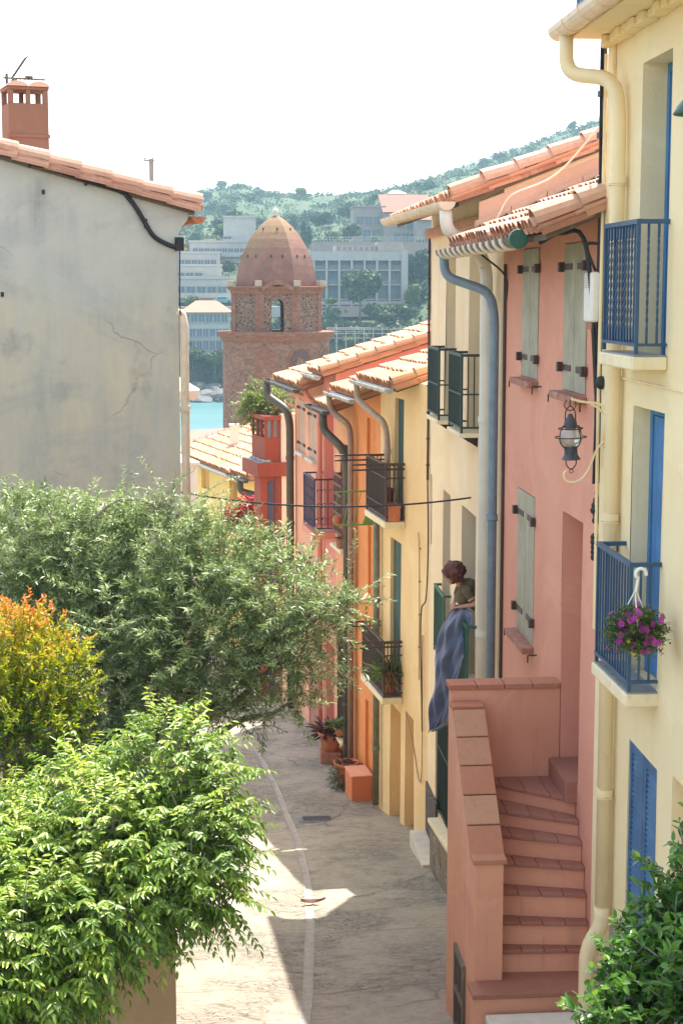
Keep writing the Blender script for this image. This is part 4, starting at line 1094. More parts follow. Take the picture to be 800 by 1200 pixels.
# ================================================================== grey gable house on the left
def gable_mat():
    m, nt, b, out = _new('grey_render'); N = NT(nt)
    f = N.noise(0.7, 6, 0.6); f2 = N.noise(1.1, 7, 0.65, N.mapping((1, 1, 0.8), (7, 3, 2)))
    c = N.ramp(f, [(0.3, (0.47, 0.475, 0.405)), (0.5, (0.535, 0.535, 0.46)), (0.7, (0.42, 0.43, 0.375))])
    sx = N.n('ShaderNodeSeparateXYZ'); N.l(N.geo, sx.inputs[0])
    # lower repair of beige render with an uneven edge, dark damp blotches along its border
    edge = N.math('ADD', sx.outputs[2], N.math('MULTIPLY', N.noise(0.55, 5, 0.6, N.mapping(loc=(1, 4, 8))), 2.6))
    low = N.ramp(N.math('MULTIPLY', edge, 0.1), [(0.955, 1), (0.99, 0)])
    beige = N.ramp(N.noise(1.6, 6, 0.6, N.mapping((2.2, 2.2, 0.5), (3, 0, 0))), [(0.35, (0.68, 0.57, 0.37)), (0.55, (0.56, 0.50, 0.36)), (0.7, (0.43, 0.41, 0.325))])
    c = N.mix(N.math('MULTIPLY', low, 0.6), c, beige)
    bl = N.ramp(f2, [(0.60, 0), (0.72, 1)])
    c = N.mix(N.math('MULTIPLY', bl, 0.7), c, (0.25, 0.25, 0.225))
    b2 = N.noise(0.38, 8, 0.7, N.mapping((1, 1, 1.6), (2, 8, 5)), 0.8)
    c = N.mix(N.math('MULTIPLY', N.ramp(b2, [(0.5, 0), (0.6, 1)]), 0.5), c, (0.36, 0.365, 0.345))
    b3 = N.noise(3.2, 8, 0.75)
    c = N.mix(N.math('MULTIPLY', N.ramp(b3, [(0.56, 0), (0.68, 1)]), 0.4), c, (0.62, 0.60, 0.52))
    st_ = N.noise(1.0, 5, 0.6, N.mapping((5, 5, 0.35)))
    c = N.mix(N.math('MULTIPLY', N.ramp(st_, [(0.48, 0), (0.7, 1)]), 0.55), c, (0.56, 0.54, 0.46))
    w = N.n('ShaderNodeTexVoronoi', feature='DISTANCE_TO_EDGE'); w.inputs['Scale'].default_value = 0.55
    nz = N.n('ShaderNodeTexNoise'); nz.inputs['Scale'].default_value = 2.2; nz.inputs['Detail'].default_value = 6; N.l(N.geo, nz.inputs['Vector'])
    mv = N.n('ShaderNodeMix', data_type='VECTOR'); mv.inputs[0].default_value = 0.3; N.l(N.geo, mv.inputs[4]); N.l(nz.outputs[1], mv.inputs[5]); N.l(mv.outputs[1], w.inputs['Vector'])
    cr = N.math('MULTIPLY', N.ramp(w.outputs['Distance'], [(0.0, 1), (0.006, 0)]), N.ramp(N.noise(0.9, 3, 0.5, N.mapping(loc=(9, 1, 5))), [(0.5, 0), (0.62, 1)]))
    c = N.mix(N.math('MULTIPLY', cr, 0.45), c, (0.22, 0.21, 0.185))
    N.l(c, b.inputs['Base Color']); b.inputs['Roughness'].default_value = 0.95
    h = N.math('ADD', N.noise(30, 5, 0.65), N.math('ADD', N.math('MULTIPLY', f2, 2.5), N.math('MULTIPLY', cr, -2)))
    N.l(N.bump(h, 0.4, 0.015), b.inputs['Normal']); MATS['gable'] = m
gable_mat()
stucco('chimney_render', (0.22, 0.12, 0.078), (0.175, 0.10, 0.07), (0.25, 0.15, 0.1), 0.4, seed=14)
dG = Vector((0.31, -0.95)).normalized()
GL = 9.0; cornerG = Vector((-0.47, 21.0))
HG = House('grey_house', 'big grey weathered gable house with tiled roof on the left', 'house', cornerG - dG*GL, dG, -8.8)
def gp(px, py, u=GL):            # photo pixel -> (v, z) on the gable plane
    r = ray(px, py); d3 = Vector((HG.d.x, HG.d.y, 0)); t = (u + HG.O.dot(HG.d))/r.dot(d3); l = HG.loc(r*t); return l[1], l[2]
va, za = gp(232, 247); vb, zb = gp(0, 181)
slG = (zb-za)/(va-vb)
top = lambda v: za + slG*(va-v)
W = 9.5
m = MB()
n = 14
for k in range(n):
    v0 = -W*k/n; v1 = -W*(k+1)/n
    m.face([(GL, v0, -9.2), (GL, v0, top(v0)-0.05), (GL, v1, top(v1)-0.05), (GL, v1, -9.2)])
m.face([(0, 0, -9.2), (GL, 0, -9.2), (GL, 0, top(0)-0.05), (0, 0, top(0)-0.05)])
m.face([(0, 0, top(0)-0.05), (GL, 0, top(0)-0.05), (GL, -W, top(-W)-0.05), (0, -W, top(-W)-0.05)])
m.face([(0, 0, -9.2), (0, 0, top(0)), (0, -W, top(-W)), (0, -W, -9.2)]); m.face([(0, -W, -9.2), (0, -W, top(-W)), (GL, -W, top(-W)), (GL, -W, -9.2)])
m.build('wall', MATS['gable'], HG.t)
# the corner swells out into a cornice under the eaves
m = MB(); z = top(0)
m.prism([(0.0, z-0.42), (0.05, z-0.30), (0.14, z-0.2), (0.16, z-0.1), (0.0, z-0.06)], 0, 0.2, GL-0.004); m.build('cornice', MATS['gable'], HG.t)
rG = roof(HG, 0.3, GL+0.06, va, za+0.02, slG, 9.6, MATS['tile_salmon'], 41, w=0.2, verge=GL+0.02, vsign=-1, e=0.38)
gutter(HG, 0.2, GL+0.05, va-0.0, za-0.08, 0.09, MATS['terracotta'], ribs=12)
m = MB(); pts = [(GL+0.03,)+gp(*p) for p in ((34, 191), (60, 198), (100, 212), (140, 224), (150, 232), (160, 245), (170, 262), (180, 277), (195, 286), (208, 290), (212, 286))]
m.tube(smooth_path(pts, 6), 0.032, 8)
for p in ((34, 191), (100, 212), (170, 262)): q = gp(*p); m.box(GL+0.001, GL+0.07, q[0]-0.015, q[0]+0.015, q[1]-0.06, q[1]+0.06)
q = gp(210, 286); m.box(GL-0.02, GL+0.06, q[0]-0.06, q[0]+0.05, q[1]-0.09, q[1]+0.09)
m.tube([(GL+0.02, 0.02, q[1]), (GL+0.02, 0.012, q[1]-0.7), (GL+0.015, 0.02, q[1]-0.95)], 0.010, 6)
m.build('cable_run', MATS['black_rubber'], HG.t)
downpipe(HG, [(GL-0.05, -0.03, gp(209, 366)[1]), (GL-0.05, 0.06, gp(209, 366)[1]-0.02), (GL-0.03, 0.085, gp(209, 372)[1]-0.1), (GL-0.03, 0.085, -8.9)], 0.06, MATS['cream_gutter'], 0.1, collars=(-1.6,))
q = gp(51, 225); m = MB(); m.box(GL+0.002, GL+0.012, q[0]-0.02, q[0]+0.02, q[1]-0.03, q[1]+0.03); q = gp(3, 345); m.box(GL+0.002, GL+0.012, q[0]-0.02, q[0]+0.02, q[1]-0.03, q[1]+0.03); m.build_each('wall_plug', MATS['black_iron'], HG.t)
# chimney with open top, TV aerial
uc = GL-1.6
c0, z0 = gp(12, 180, uc); c1, z1 = gp(57, 122, uc); _, zt = gp(57, 100, uc); vl, vr = min(c0, c1), max(c0, c1)
cd = vr-vl
m = MB(); zo = z1; zo2 = gp(57, 106, uc)[1]
m.box(uc-cd, uc, vl, vr, z0-0.7, zo)
for (a, b) in ((vl, vl+0.07), (vr-0.07, vr)):
    m.box(uc-cd, uc-cd+0.08, a, b, zo, zo2); m.box(uc-0.08, uc, a, b, zo, zo2)
mid = (vl+vr)/2; m.box(uc-0.08, uc, mid-0.03, mid+0.03, zo, zo2); m.box(uc-cd, uc-cd+0.08, mid-0.03, mid+0.03, zo, zo2)
m.box(uc-cd-0.01, uc+0.01, vl-0.012, vr+0.012, zo2, zo2+0.04)
bz = gp(57, 160, uc)[1]; m.box(uc+0.0005, uc+0.018, vl-0.02, vr+0.02, bz-0.025, bz+0.025)
ch = m.build('chimney', MATS['chimney_render'], rG, bevel=0.006)
m = MB()
for (a, b) in ((vl-0.02, mid-0.004), (mid+0.004, vr+0.02)):
    i0 = len(m.v)
    for uu in (uc-cd-0.03, uc+0.03):
        for an in np.linspace(0, math.pi, 8): m.v.append((uu, (a+b)/2+(b-a)/2*math.cos(an), zo2+0.042+0.07*math.sin(an)))
    for k in range(7): m.f.append((i0+k, i0+k+1, i0+k+9, i0+k+8)); m.t.append(0.9)
    m.f.append(tuple(i0+k for k in range(8))); m.f.append(tuple(i0+8+k for k in range(7, -1, -1))); m.t += [0.9, 0.9]
m.build('chimney_cap', MATS['tile_salmon'], rG)
m = MB(); zb_ = gp(12, 88, uc)[1]; vm = gp(13, 88, uc)[0]
m.tube([(uc-0.3, vm, zo2), (uc-0.3, vm, zb_+0.06)], 0.02, 8)
ve = gp(58, 88, uc)[0]; m.tube([(uc-0.3, vm-0.05, zb_), (uc-0.3, ve, zb_+0.0)], 0.014, 6)
for k in range(8): vv = vm+0.16+(ve-vm-0.16)*k/7; m.tube([(uc-0.3-0.12+0.006*k, vv, zb_), (uc-0.3+0.12-0.006*k, vv, zb_)], 0.007, 5)
for s_ in (1, -1):
    for k in range(5):
        m.tube([(uc-0.42+0.06*k, vm+0.08, zb_+s_*0.01), (uc-0.42+0.06*k, vm+0.08+0.2*(1 if s_ > 0 else 0.6), zb_+s_*(0.30 if s_ > 0 else 0.12))], 0.007, 5)
m.box(uc-0.33, uc-0.27, vm+0.26, vm+0.36, zb_+0.01, zb_+0.04); m.build('antenna', MATS['dark_bronze'], rG)

# ================================================================== houses where the street turns
# red house with the roof terrace
dR = (-0.25, 0.968)
pR = atY(305, 560, 38.6)
H9 = House('red_house', 'red and white house with a jutting red terrace slab above a blue door', 'house', (pR.x, pR.y), dR, -10.5)
def rp(px, py): # on the near end wall (u=0)
    r = ray(px, py); d3 = Vector((H9.d.x, H9.d.y, 0)); t = H9.O.dot(H9.d)/r.dot(d3); l = H9.loc(r*t); return l[1], l[2]
wv = rp(339, 560)[0]; zs0 = rp(320, 558)[1]; zs1 = rp(320, 542)[1]
m = MB(); m.box(0.0, 0.55, wv-2.5, 0.0, -11.2, zs0-0.002); m.build('wall', MATS['red_wall'], H9.t)
m = MB(); m.box(-0.10, 1.35, wv+0.0, 0.10, zs0, zs1); sl9 = m.build('terrace_slab', MATS['red_wall'], H9.t, bevel=0.01)
m = MB(); m.box(-0.06, 1.3, wv+0.45, 0.06, zs1+0.001, zs1+0.012); m.build('floor_tile', MATS['slate_tile'], sl9)
g = np.random.default_rng(4); m = MB()
for k in range(5): 
    u = 0.0+k*0.27; v = wv+0.56+g.uniform(-0.03, 0.03); m.box(u, u+0.2, v-0.10, v+0.10, zs1+0.013, zs1+0.05+g.uniform(0, 0.03))
m.build_each('loose_slate', MATS['zinc'], sl9, bevel=0.01)
v1 = rp(329.5, 500)[0]; zt9 = rp(333, 485)[1]
m = MB(); m.box(-0.02, 0.25, wv-1.2, v1, zs1-1.0, zt9); m.box(-0.021, 0.2, wv-1.2, v1, -10.8, zs0-0.2); m.build('white_pier', MATS['chalk_wall'], H9.t)
v2 = rp(311, 500)[0]; m = MB()
m.box(0.05, 1.25, v1+0.002, v2, zs1+0.001, zs1+0.62)
for k in range(4): u = 0.05+k*0.38; m.box(u, u+0.06, v2-0.06, v2, zs1+0.62, zt9-0.15)
m.box(0.05, 0.11, v1+0.002, v1+0.08, zs1+0.62, zt9-0.15); m.box(0.05, 0.11, (v1+v2)/2-0.03, (v1+v2)/2+0.03, zs1+0.62, zt9-0.15)
m.box(0.0, 1.3, v1+0.002, v2+0.03, zt9-0.15, zt9-0.05); sr = m.build('sun_room', MATS['red_wall'], H9.t)
m = MB(); m.box(0.075, 0.085, v1+0.08, v2-0.06, zs1+0.62, zt9-0.15); m.build('pane', MATS['blue_glass'], sr)
vb1, vb2 = rp(314.5, 600)[0], rp(319.5, 600)[0]; m = MB(); m.box(-0.03, -0.001, min(vb1, vb2), max(vb1, vb2), -10.7, zs0-0.12); m.build('door', MATS['blue_metal'], H9.t)
vb1, vb2 = rp(322, 600)[0], rp(326, 600)[0]; m = MB(); m.box(-0.03, -0.001, min(vb1, vb2), max(vb1, vb2), -10.7, zs0-0.02); m.build('door_post', MATS['rust_lattice'], H9.t)

# yellow house with the broad tiled roof
dY = Vector((-1.82, 6.5)).normalized(); nY = Vector((-dY.y, dY.x))
oY = Vector((0.69, 46.0)) - nY*0.42 - dY*1.6
H10 = House('low_yellow_house', 'low sunny yellow house under a broad pale tiled roof', 'house', oY, dY, -11.5)
a = H10.rect(268.5, 278, 566, 592); b = H10.rect(236, 245, 552, 575); 
c = (3.2, 3.9, a[2]-0.15, a[3])
H10.walls(9.4, -12.3, -5.5, 7, 0.30, [a, b, c], MATS['sun_yellow_wall'], reveal=0.2, k=9.0)
for w in (a, b, c):
    o = opening(H10, 'window'); plank_shutter(H10, o, *w, -0.12, MATS['ochre_wood'], None, 2, 2)
r10 = roof(H10, 1.3, 9.4, 0.42, -5.58, 0.30, 5.0, MATS['tile_pale'], 51, verge=1.33, e=0.42, w=0.22)
roof(H10, -0.6, 1.3, 0.75, -5.38, 0.24, 5.0, MATS['tile_pale'], 52, verge=-0.55, e=0.42, w=0.22)
gutter(H10, 1.3, 9.4, 0.52, -5.62, 0.08, MATS['zinc'], ribs=8); gutter(H10, -0.6, 1.25, 0.84, -5.42, 0.085, MATS['dark_bronze'], ribs=4)
downpipe(H10, [(0.0, 0.84, -5.5), (0.0, 0.84, -5.8), (-0.45, 0.25, -5.95), (-0.5, 0.2, -6.2), (-0.5, 0.2, -11.5)], 0.1, MATS['dark_bronze'], 0.2)
q = atY(275, 503, 51); l = H10.loc(q); m = MB(); m.box(l[0]-0.13, l[0]+0.13, l[1]-0.13, l[1]+0.13, l[2]-0.7, l[2]+0.12); m.box(l[0]-0.16, l[0]+0.16, l[1]-0.16, l[1]+0.16, l[2]+0.12, l[2]+0.18); m.build('chimney', MATS['chalk_wall'], r10)

# small white house
p = atY(188, 596, 43.5)
H11 = House('small_white_house', 'small chalk white house squeezed in beside the yellow house', 'house', (p.x, p.y), (-0.25, 0.968), -11.2)
z = atY(225, 546, 43.5).z
H11.walls(3.0, -12.0, z, 1.1, 0.0, [(0.7, 1.4, z-1.8, z-0.5)], MATS['chalk_wall'], reveal=0.15)
m = MB(); m.box(-0.08, 3.08, -1.15, 0.12, z+0.002, z+0.09); m.build('roof', MATS['chalk_wall'], H11.t, bevel=0.01)
o = opening(H11, 'window'); plank_shutter(H11, o, 0.7, 1.4, z-1.8, z-0.5, -0.08, MATS['sage_wood'], None, 2, 2)

# brown-roofed house below the tower
def hip_house(name, label, x0, x1, y0, y1, zb, ze, zr, wallm, roofm, over=0.4, wins=None, gl=None):
    t = thing(name, label, 'house', ((x0+x1)/2, (y0+y1)/2, zb), 0, absz=True)
    cx, cy = (x0+x1)/2, (y0+y1)/2; X0, X1, Y0, Y1 = x0-cx, x1-cx, y0-cy, y1-cy
    m = MB(); m.box(X0, X1, Y0, Y1, zb, ze); m.build('wall', wallm, t)
    m = MB(); a, b, c, d = X0-over, X1+over, Y0-over, Y1+over; h = (d-c)/2; rx0, rx1 = a+min(h, (b-a)/2*0.9), b-min(h, (b-a)/2*0.9); my = (c+d)/2; e = ze+0.003
    m.face([(a, c, e), (b, c, e), (rx1, my, zr), (rx0, my, zr)]); m.face([(b, d, e), (a, d, e), (rx0, my, zr), (rx1, my, zr)])
    m.face([(a, d, e), (a, c, e), (rx0, my, zr)]); m.face([(b, c, e), (b, d, e), (rx1, my, zr)]); m.face([(a, c, e), (a, d, e), (b, d, e), (b, c, e)])
    nseg = int((b-a)/0.25)
    for k in range(nseg+1):
        x = a+(b-a)*k/nseg
        f = min(1.0, (x-a)/max(rx0-a, 1e-3), (b-x)/max(b-rx1, 1e-3)); f = max(f, 0.05)
        m.tube([(x, c-0.02, e+0.03), (x, c+(my-c)*f, e+(zr-e)*f+0.03)], 0.06, 6, tone=random.uniform(0.1, 0.9))
    m.build('roof', roofm, t)
    return t, (X0, X1, Y0, Y1)
tile_mat('tile_brown', (0.30, 0.12, 0.085), (0.38, 0.19, 0.13), (0.2, 0.085, 0.07))
stucco('brick_gable', (0.42, 0.17, 0.11), None, (0.3, 0.14, 0.1), 0.3, seed=20)
pA = atY(221, 515, 64); pB = atY(285, 515, 64)
hip_house('brown_roofed_house', 'house with a red brown hipped roof just below the tower', pA.x+0.3, pB.x+1.5, 64, 69, -14, pA.z-0.1, atY(250, 502.5, 66).z, MATS['brick_gable'], MATS['tile_brown'], 0.3)

# parasol on a terrace behind the grey house
pp = atY(207, 440, 33)
t = thing('parasol', 'cream parasol with a scalloped valance behind the grey house', 'parasol', (pp.x, pp.y, pp.z-2.4))
e = atY(236, 456.5, 33); rr = e.x-pp.x; drop = pp.z-e.z
paint('parasol_canvas', (0.80, 0.62, 0.44), 0.8, 0.0, 0.06)
m = MB(); NS = 8
for k in range(NS):
    a0, a1 = 2*math.pi*(k+0.5)/NS, 2*math.pi*(k+1.5)/NS
    P0 = Vector((rr*math.cos(a0), rr*math.sin(a0), 2.4-drop)); P1 = Vector((rr*math.cos(a1), rr*math.sin(a1), 2.4-drop))
    m.face([(0, 0, 2.4), tuple(P0), tuple((P0+P1)/2*0.985), tuple(P1)]); q = []
    n = 8
    for i in range(n+1): x = P0.lerp(P1, i/n); q.append((x.x, x.y, x.z))
    q2 = [(x, y, z-0.08-0.13*math.sin(math.pi*i/n)) for i, (x, y, z) in enumerate(q)]
    m.face(q+q2[::-1])
m.build('canopy', MATS['parasol_canvas'], t)
m = MB(); m.tube([(0, 0, -6), (0, 0, 2.45)], 0.025, 8); m.build('pole', MATS['weathered_pole'], t)

# utility pole far behind the grey house
pb = atY(178, 222, 60); ptp = atY(178, 186, 60)
t = thing('utility_pole', 'grey wooden utility pole standing behind the grey house roof', 'pole', (pb.x, pb.y, gz(60)))
m = MB(); hgt = ptp.z-gz(60); m.tube([(0, 0, 0), (0, 0, hgt)], [0.13, 0.09], 10); m.build('post', MATS['weathered_pole'], t)
m = MB(); m.box(-0.28, 0.12, -0.05, 0.05, hgt-0.10, hgt-0.04); 
for x in (-0.24, 0.06): m.tube([(x, 0, hgt-0.04), (x, 0, hgt+0.05)], 0.025, 8)
m.build('crossarm', MATS['weathered_pole'], t)
for k, (x, dz) in enumerate(((-0.24, 0.03), (0.06, -0.25))):
    a = (pb.x+x, pb.y, ptp.z+dz*0.6); b = atY(-60, 186+10*k, 62)
    m = MB(); m.tube(catenary(a, b, 0.35), 0.012, 5); o = m.build('overhead_wire', MATS['black_rubber'])
    tag(o, ['upper thin wire running left from the utility pole', 'lower thin wire running left from the utility pole'][k], 'wire')

# ================================================================== bell tower
TY = 112.0; tc = atY(323.5, 392, TY); TX = tc.x
brick = stone_mat('tower_brick', [(0.27, 0.10, 0.06), (0.32, 0.13, 0.08), (0.22, 0.085, 0.055), (0.34, 0.17, 0.11)], (0.26, 0.15, 0.105), 3.2, stretch=(1, 1, 3.2), mortar_w=0.07, bump=0.6)
rub = stone_mat('tower_rubble', [(0.24, 0.12, 0.085), (0.34, 0.165, 0.115), (0.38, 0.24, 0.16), (0.13, 0.08, 0.065), (0.31, 0.13, 0.09)], (0.31, 0.185, 0.13), 3.9, stretch=(1, 1, 1.9), mortar_w=0.09, bump=0.9)
rub2 = stone_mat('drum_rubble', [(0.10, 0.062, 0.05), (0.14, 0.085, 0.065), (0.27, 0.16, 0.11), (0.08, 0.055, 0.045)], (0.32, 0.20, 0.135), 3.4, stretch=(1, 1, 1.6), mortar_w=0.13, bump=0.9)
def dome_mat():
    m, nt, b, out = _new('dome_render'); N = NT(nt)
    c = N.ramp(N.noise(0.9, 6, 0.65), [(0.35, (0.20, 0.09, 0.068)), (0.6, (0.255, 0.13, 0.095))])
    sx = N.n('ShaderNodeSeparateXYZ'); N.l(N.geo, sx.inputs[0])
    up = N.math('ADD', N.math('MULTIPLY', N.math('SUBTRACT', sx.outputs[2], 25.4), 0.13), N.math('MULTIPLY', sx.outputs[0], -0.06))
    li = N.math('ADD', up, N.math('MULTIPLY', N.noise(0.7, 5, 0.6), 0.55))
    c = N.mix(N.math('MULTIPLY', N.ramp(li, [(0.55, 0), (0.8, 1)]), 0.6), c, (0.225, 0.155, 0.055))
    c = N.mix(N.math('MULTIPLY', N.ramp(N.noise(2.6, 6, 0.7), [(0.55, 0), (0.7, 1)]), 0.3), c, (0.33, 0.22, 0.155))
    N.l(c, b.inputs['Base Color']); b.inputs['Roughness'].default_value = 0.9
    bl = N.noise(1.7, 8, 0.75, N.mapping((1, 1, 0.45), (4, 2, 1)))
    c = N.mix(N.math('MULTIPLY', N.ramp(bl, [(0.48, 0), (0.66, 1)]), 0.4), c, (0.15, 0.09, 0.065))
    N.l(c, b.inputs['Base Color'])
    N.l(N.bump(N.noise(4, 6, 0.7), 0.5, 0.05), b.inputs['Normal']); return m
paint('villa_stone', (0.40, 0.32, 0.235), 0.9)
T = thing('bell_tower', 'stone bell tower with a pointed brick dome above the bay', 'tower', (TX, TY, -25), 0, absz=True)
ZC = atY(323, 400, TY).z; ZC1 = atY(323, 388, TY).z; ZD = atY(323, 336, TY).z; ZA = atY(323, 253, TY).z
m = MB(); m.lathe([(4.05, -25), (3.92, -12), (3.86, ZC)], 48, (0, 0, 0)); m.build('shaft', rub, T, smooth=True)
m = MB(); m.lathe([(3.86, ZC), (4.0, ZC+0.15), (4.02, ZC+0.25), (4.22, ZC+0.5), (4.28, ZC1-0.05), (4.28, ZC1), (2.4, ZC1+0.03)], 48); m.build('cornice', brick, T)
# arches on the shaft
def arc_patch(m, ang, w, z0, z1, r, th=0.06, solid=True):
    """arched patch on the round shaft, centre angle ang (from -Y), width w"""
    pts = []
    hw = w/2; zs_ = z1-hw
    prof = [(-hw, z0), (hw, z0)] + [(hw*math.cos(a), zs_+hw*math.sin(a)) for a in np.linspace(0, math.pi, 10)]
    def P(x, z, rr): a = ang + x/r; return (rr*math.sin(a), -rr*math.cos(a), z)
    m.face([P(x, z, r+th) for x, z in prof])
    for (a, b) in zip(prof, prof[1:]+prof[:1]): m.face([P(*a, r), P(*b, r), P(*b, r+th), P(*a, r+th)])
m = MB(); arc_patch(m, R(-14), 1.3, -7.2, ZC-0.35, 3.87, 0.05); m.build('blind_arch', brick, T)
dk = stone_mat('arch_shade_stone', [(0.13, 0.08, 0.07), (0.18, 0.11, 0.09), (0.10, 0.07, 0.06)], (0.17, 0.11, 0.09), 2.2, stretch=(1, 1, 1.6))  # dark tone paints the shade of recesses that are not cut in
for a_, w_ in ((24, 1.5), (62, 1.3)):
    m = MB(); arc_patch(m, R(a_), w_+0.5, -5.3, ZC-0.2, 3.87, 0.05); o = m.build('blind_arch', brick, T)
    m = MB(); arc_patch(m, R(a_), w_, -5.6, ZC-0.45, 3.87, 0.056); m.build('arch_recess_shade', dk, o)
# octagonal belfry
AP = 3.15; side = 2*AP*math.tan(math.pi/8)
def oct_pt(k, ap): a = -math.pi/2 + (k+0.5)*math.pi/4; rr = ap/math.cos(math.pi/8); return Vector((rr*math.cos(a), rr*math.sin(a), 0))
zb0, zt0 = ZC1+0.02, ZD-0.25
wallb = MB(); pil = MB(); trims = []
TH = 0.7
for k in range(8):
    A = oct_pt(k-1, AP); B = oct_pt(k, AP); ex = (B-A).normalized(); L = (B-A).length; nn = Vector((ex.y, -ex.x, 0)); mid_ = (A+B)/2
    Fm = lambda x, d, z: tuple(mid_ + ex*x - nn*d + Vector((0, 0, z)))
    hw = L/2
    if k in (0, 4):
        trim = MB()
        ow = 0.44; oz0, oz1 = zb0+0.05, atY(323, 350, TY).z; zsp = oz1-ow
        na = 10; arch = [(ow*math.cos(a), zsp+ow*math.sin(a)) for a in np.linspace(0, math.pi, na)]
        outline = [(-hw, zb0), (-ow, zb0)] + [(-ow, zsp)]
        for d, fl in ((0, 1), (TH, -1)):
            wallb.face([Fm(-hw, d, zb0), Fm(-ow, d, zb0), Fm(-ow, d, zsp), Fm(-ow, d, zt0), Fm(-hw, d, zt0)][::fl])
            wallb.face([Fm(ow, d, zb0), Fm(hw, d, zb0), Fm(hw, d, zt0), Fm(ow, d, zt0), Fm(ow, d, zsp)][::fl])
            for i in range(na-1):
                (xa, za_), (xb, zb_) = arch[i], arch[i+1]
                wallb.face([Fm(xb, d, zb_), Fm(xa, d, za_), Fm(xa, d, zt0), Fm(xb, d, zt0)][::fl])
        prof = [(-ow, zb0), (-ow, zsp)] + arch[::-1] + [(ow, zb0)]
        for (a, b) in zip(prof, prof[1:]): wallb.face([Fm(a[0], 0, a[1]), Fm(a[0], TH, a[1]), Fm(b[0], TH, b[1]), Fm(b[0], 0, b[1])])
        # brick surround of the arch
        for i in range(na-1):
            a, b = arch[i], arch[i+1]; o1 = 1.42
            qa, qb = (a[0]*o1, zsp+(a[1]-zsp)*o1), (b[0]*o1, zsp+(b[1]-zsp)*o1)
            trim.face([Fm(a[0], -0.05, a[1]), Fm(qa[0], -0.05, qa[1]), Fm(qb[0], -0.05, qb[1]), Fm(b[0], -0.05, b[1])])
            trim.face([Fm(qa[0], 0, qa[1]), Fm(qa[0], -0.05, qa[1]), Fm(qb[0], -0.05, qb[1]), Fm(qb[0], 0, qb[1])][::-1])
            trim.face([Fm(a[0], 0, a[1]), Fm(a[0], -0.05, a[1]), Fm(b[0], -0.05, b[1]), Fm(b[0], 0, b[1])])
        trims.append(trim); trim = MB()
        # raised curved head over the front
        for i in range(12):
            x0, x1 = -0.85*hw+1.7*hw*i/12, -0.85*hw+1.7*hw*(i+1)/12
            f = lambda x: ZD-0.04+0.50*math.cos(x/(0.85*hw)*math.pi/2)
            c = [(x0, f(x0)-0.34), (x1, f(x1)-0.34), (x1, f(x1)), (x0, f(x0))]
            trim.face([Fm(x, -0.46, z) for x, z in c]); trim.face([Fm(c[3][0], -0.46, c[3][1]), Fm(c[2][0], -0.46, c[2][1]), Fm(c[2][0], 0.4, c[2][1]), Fm(c[3][0], 0.4, c[3][1])])
            trim.face([Fm(c[1][0], -0.46, c[1][1]), Fm(c[0][0], -0.46, c[0][1]), Fm(c[0][0], 0.0, c[0][1]), Fm(c[1][0], 0.0, c[1][1])])
        trims.append(trim)
    else:
        for d, fl in ((0, 1), (TH, -1)): wallb.face([Fm(-hw, d, zb0), Fm(hw, d, zb0), Fm(hw, d, zt0), Fm(-hw, d, zt0)][::fl])
    # brick bands near each corner of the face
    for s_ in (-1, 1):
        x0, x1 = sorted((s_*(hw+0.02), s_*(hw-0.36)))
        p = [Fm(x0, -0.06, 0), Fm(x1, -0.06, 0), Fm(x1, 0.05, 0), Fm(x0, 0.05, 0)]
        i0 = len(pil.v)
        for z in (zb0, zt0): pil.v.extend((q[0], q[1], z) for q in p)
        for q in ((0,1,5,4),(1,2,6,5),(2,3,7,6),(3,0,4,7)): pil.f.append(tuple(i0+x for x in q)); pil.t.append(0.5)
wo_ = wallb.build('belfry', rub2, T)
pil.build_each('brick_band', brick, wo_); [x.build('arch_trim', brick, wo_) for x in trims]
m = MB(); prof = [(AP+0.02, zt0-0.3), (AP+0.12, zt0-0.25), (AP+0.14, zt0-0.05), (AP+0.3, zt0+0.08), (AP+0.42, ZD-0.06), (AP+0.42, ZD), (AP-0.4, ZD+0.03)]
i0 = 0
for (ap, z) in prof:
    for k in range(8): q = oct_pt(k, ap); m.v.append((q.x, q.y, z))
for j in range(len(prof)-1):
    for k in range(8): a = j*8+k; b = j*8+(k+1) % 8; m.f.append((a, b, b+8, a+8)); m.t.append(0.5)
m.build('belfry_cornice', brick, T)
m = MB()
for k in range(8): q = oct_pt(k, AP+0.12); m.box(q.x-0.24, q.x+0.24, q.y-0.24, q.y+0.24, ZD+0.002, ZD+0.42)
m.build_each('corner_block', MATS['villa_stone'], T, bevel=0.03)
m = MB(); tt = [0, 0.08, 0.18, 0.3, 0.42, 0.54, 0.66, 0.76, 0.85, 0.92, 0.97, 1.0]; rr_ = [1.0, 0.995, 0.975, 0.93, 0.865, 0.775, 0.66, 0.54, 0.405, 0.27, 0.15, 0.05]
AD = 2.85; nseg = 4; ring = []
for t_, q in zip(tt, rr_):
    z = ZD+0.02+(ZA-ZD)*t_
    for k in range(8):
        A = oct_pt(k-1, AD*q); B = oct_pt(k, AD*q)
        for i in range(nseg): p = A.lerp(B, i/nseg); m.v.append((p.x, p.y, z))
NR = 8*nseg
for j in range(len(tt)-1):
    for k in range(NR): a = j*NR+k; b = j*NR+(k+1) % NR; m.f.append((a, b, b+NR, a+NR)); m.t.append(0.5)
dm = m.build('dome', dome_mat(), T)
m = MB()
for k in range(8):
    for t_, q, x in ((0.42, 0.865, 0.3), (0.42, 0.865, -0.35), (0.80, 0.48, 0.1)):
        A = oct_pt(k-1, AD*q); B = oct_pt(k, AD*q); p = (A+B)/2+(B-A)*x*0.6; z = ZD+(ZA-ZD)*t_
        m.box(p.x-0.05, p.x+0.05, p.y-0.07, p.y+0.05, z-0.12, z+0.12)
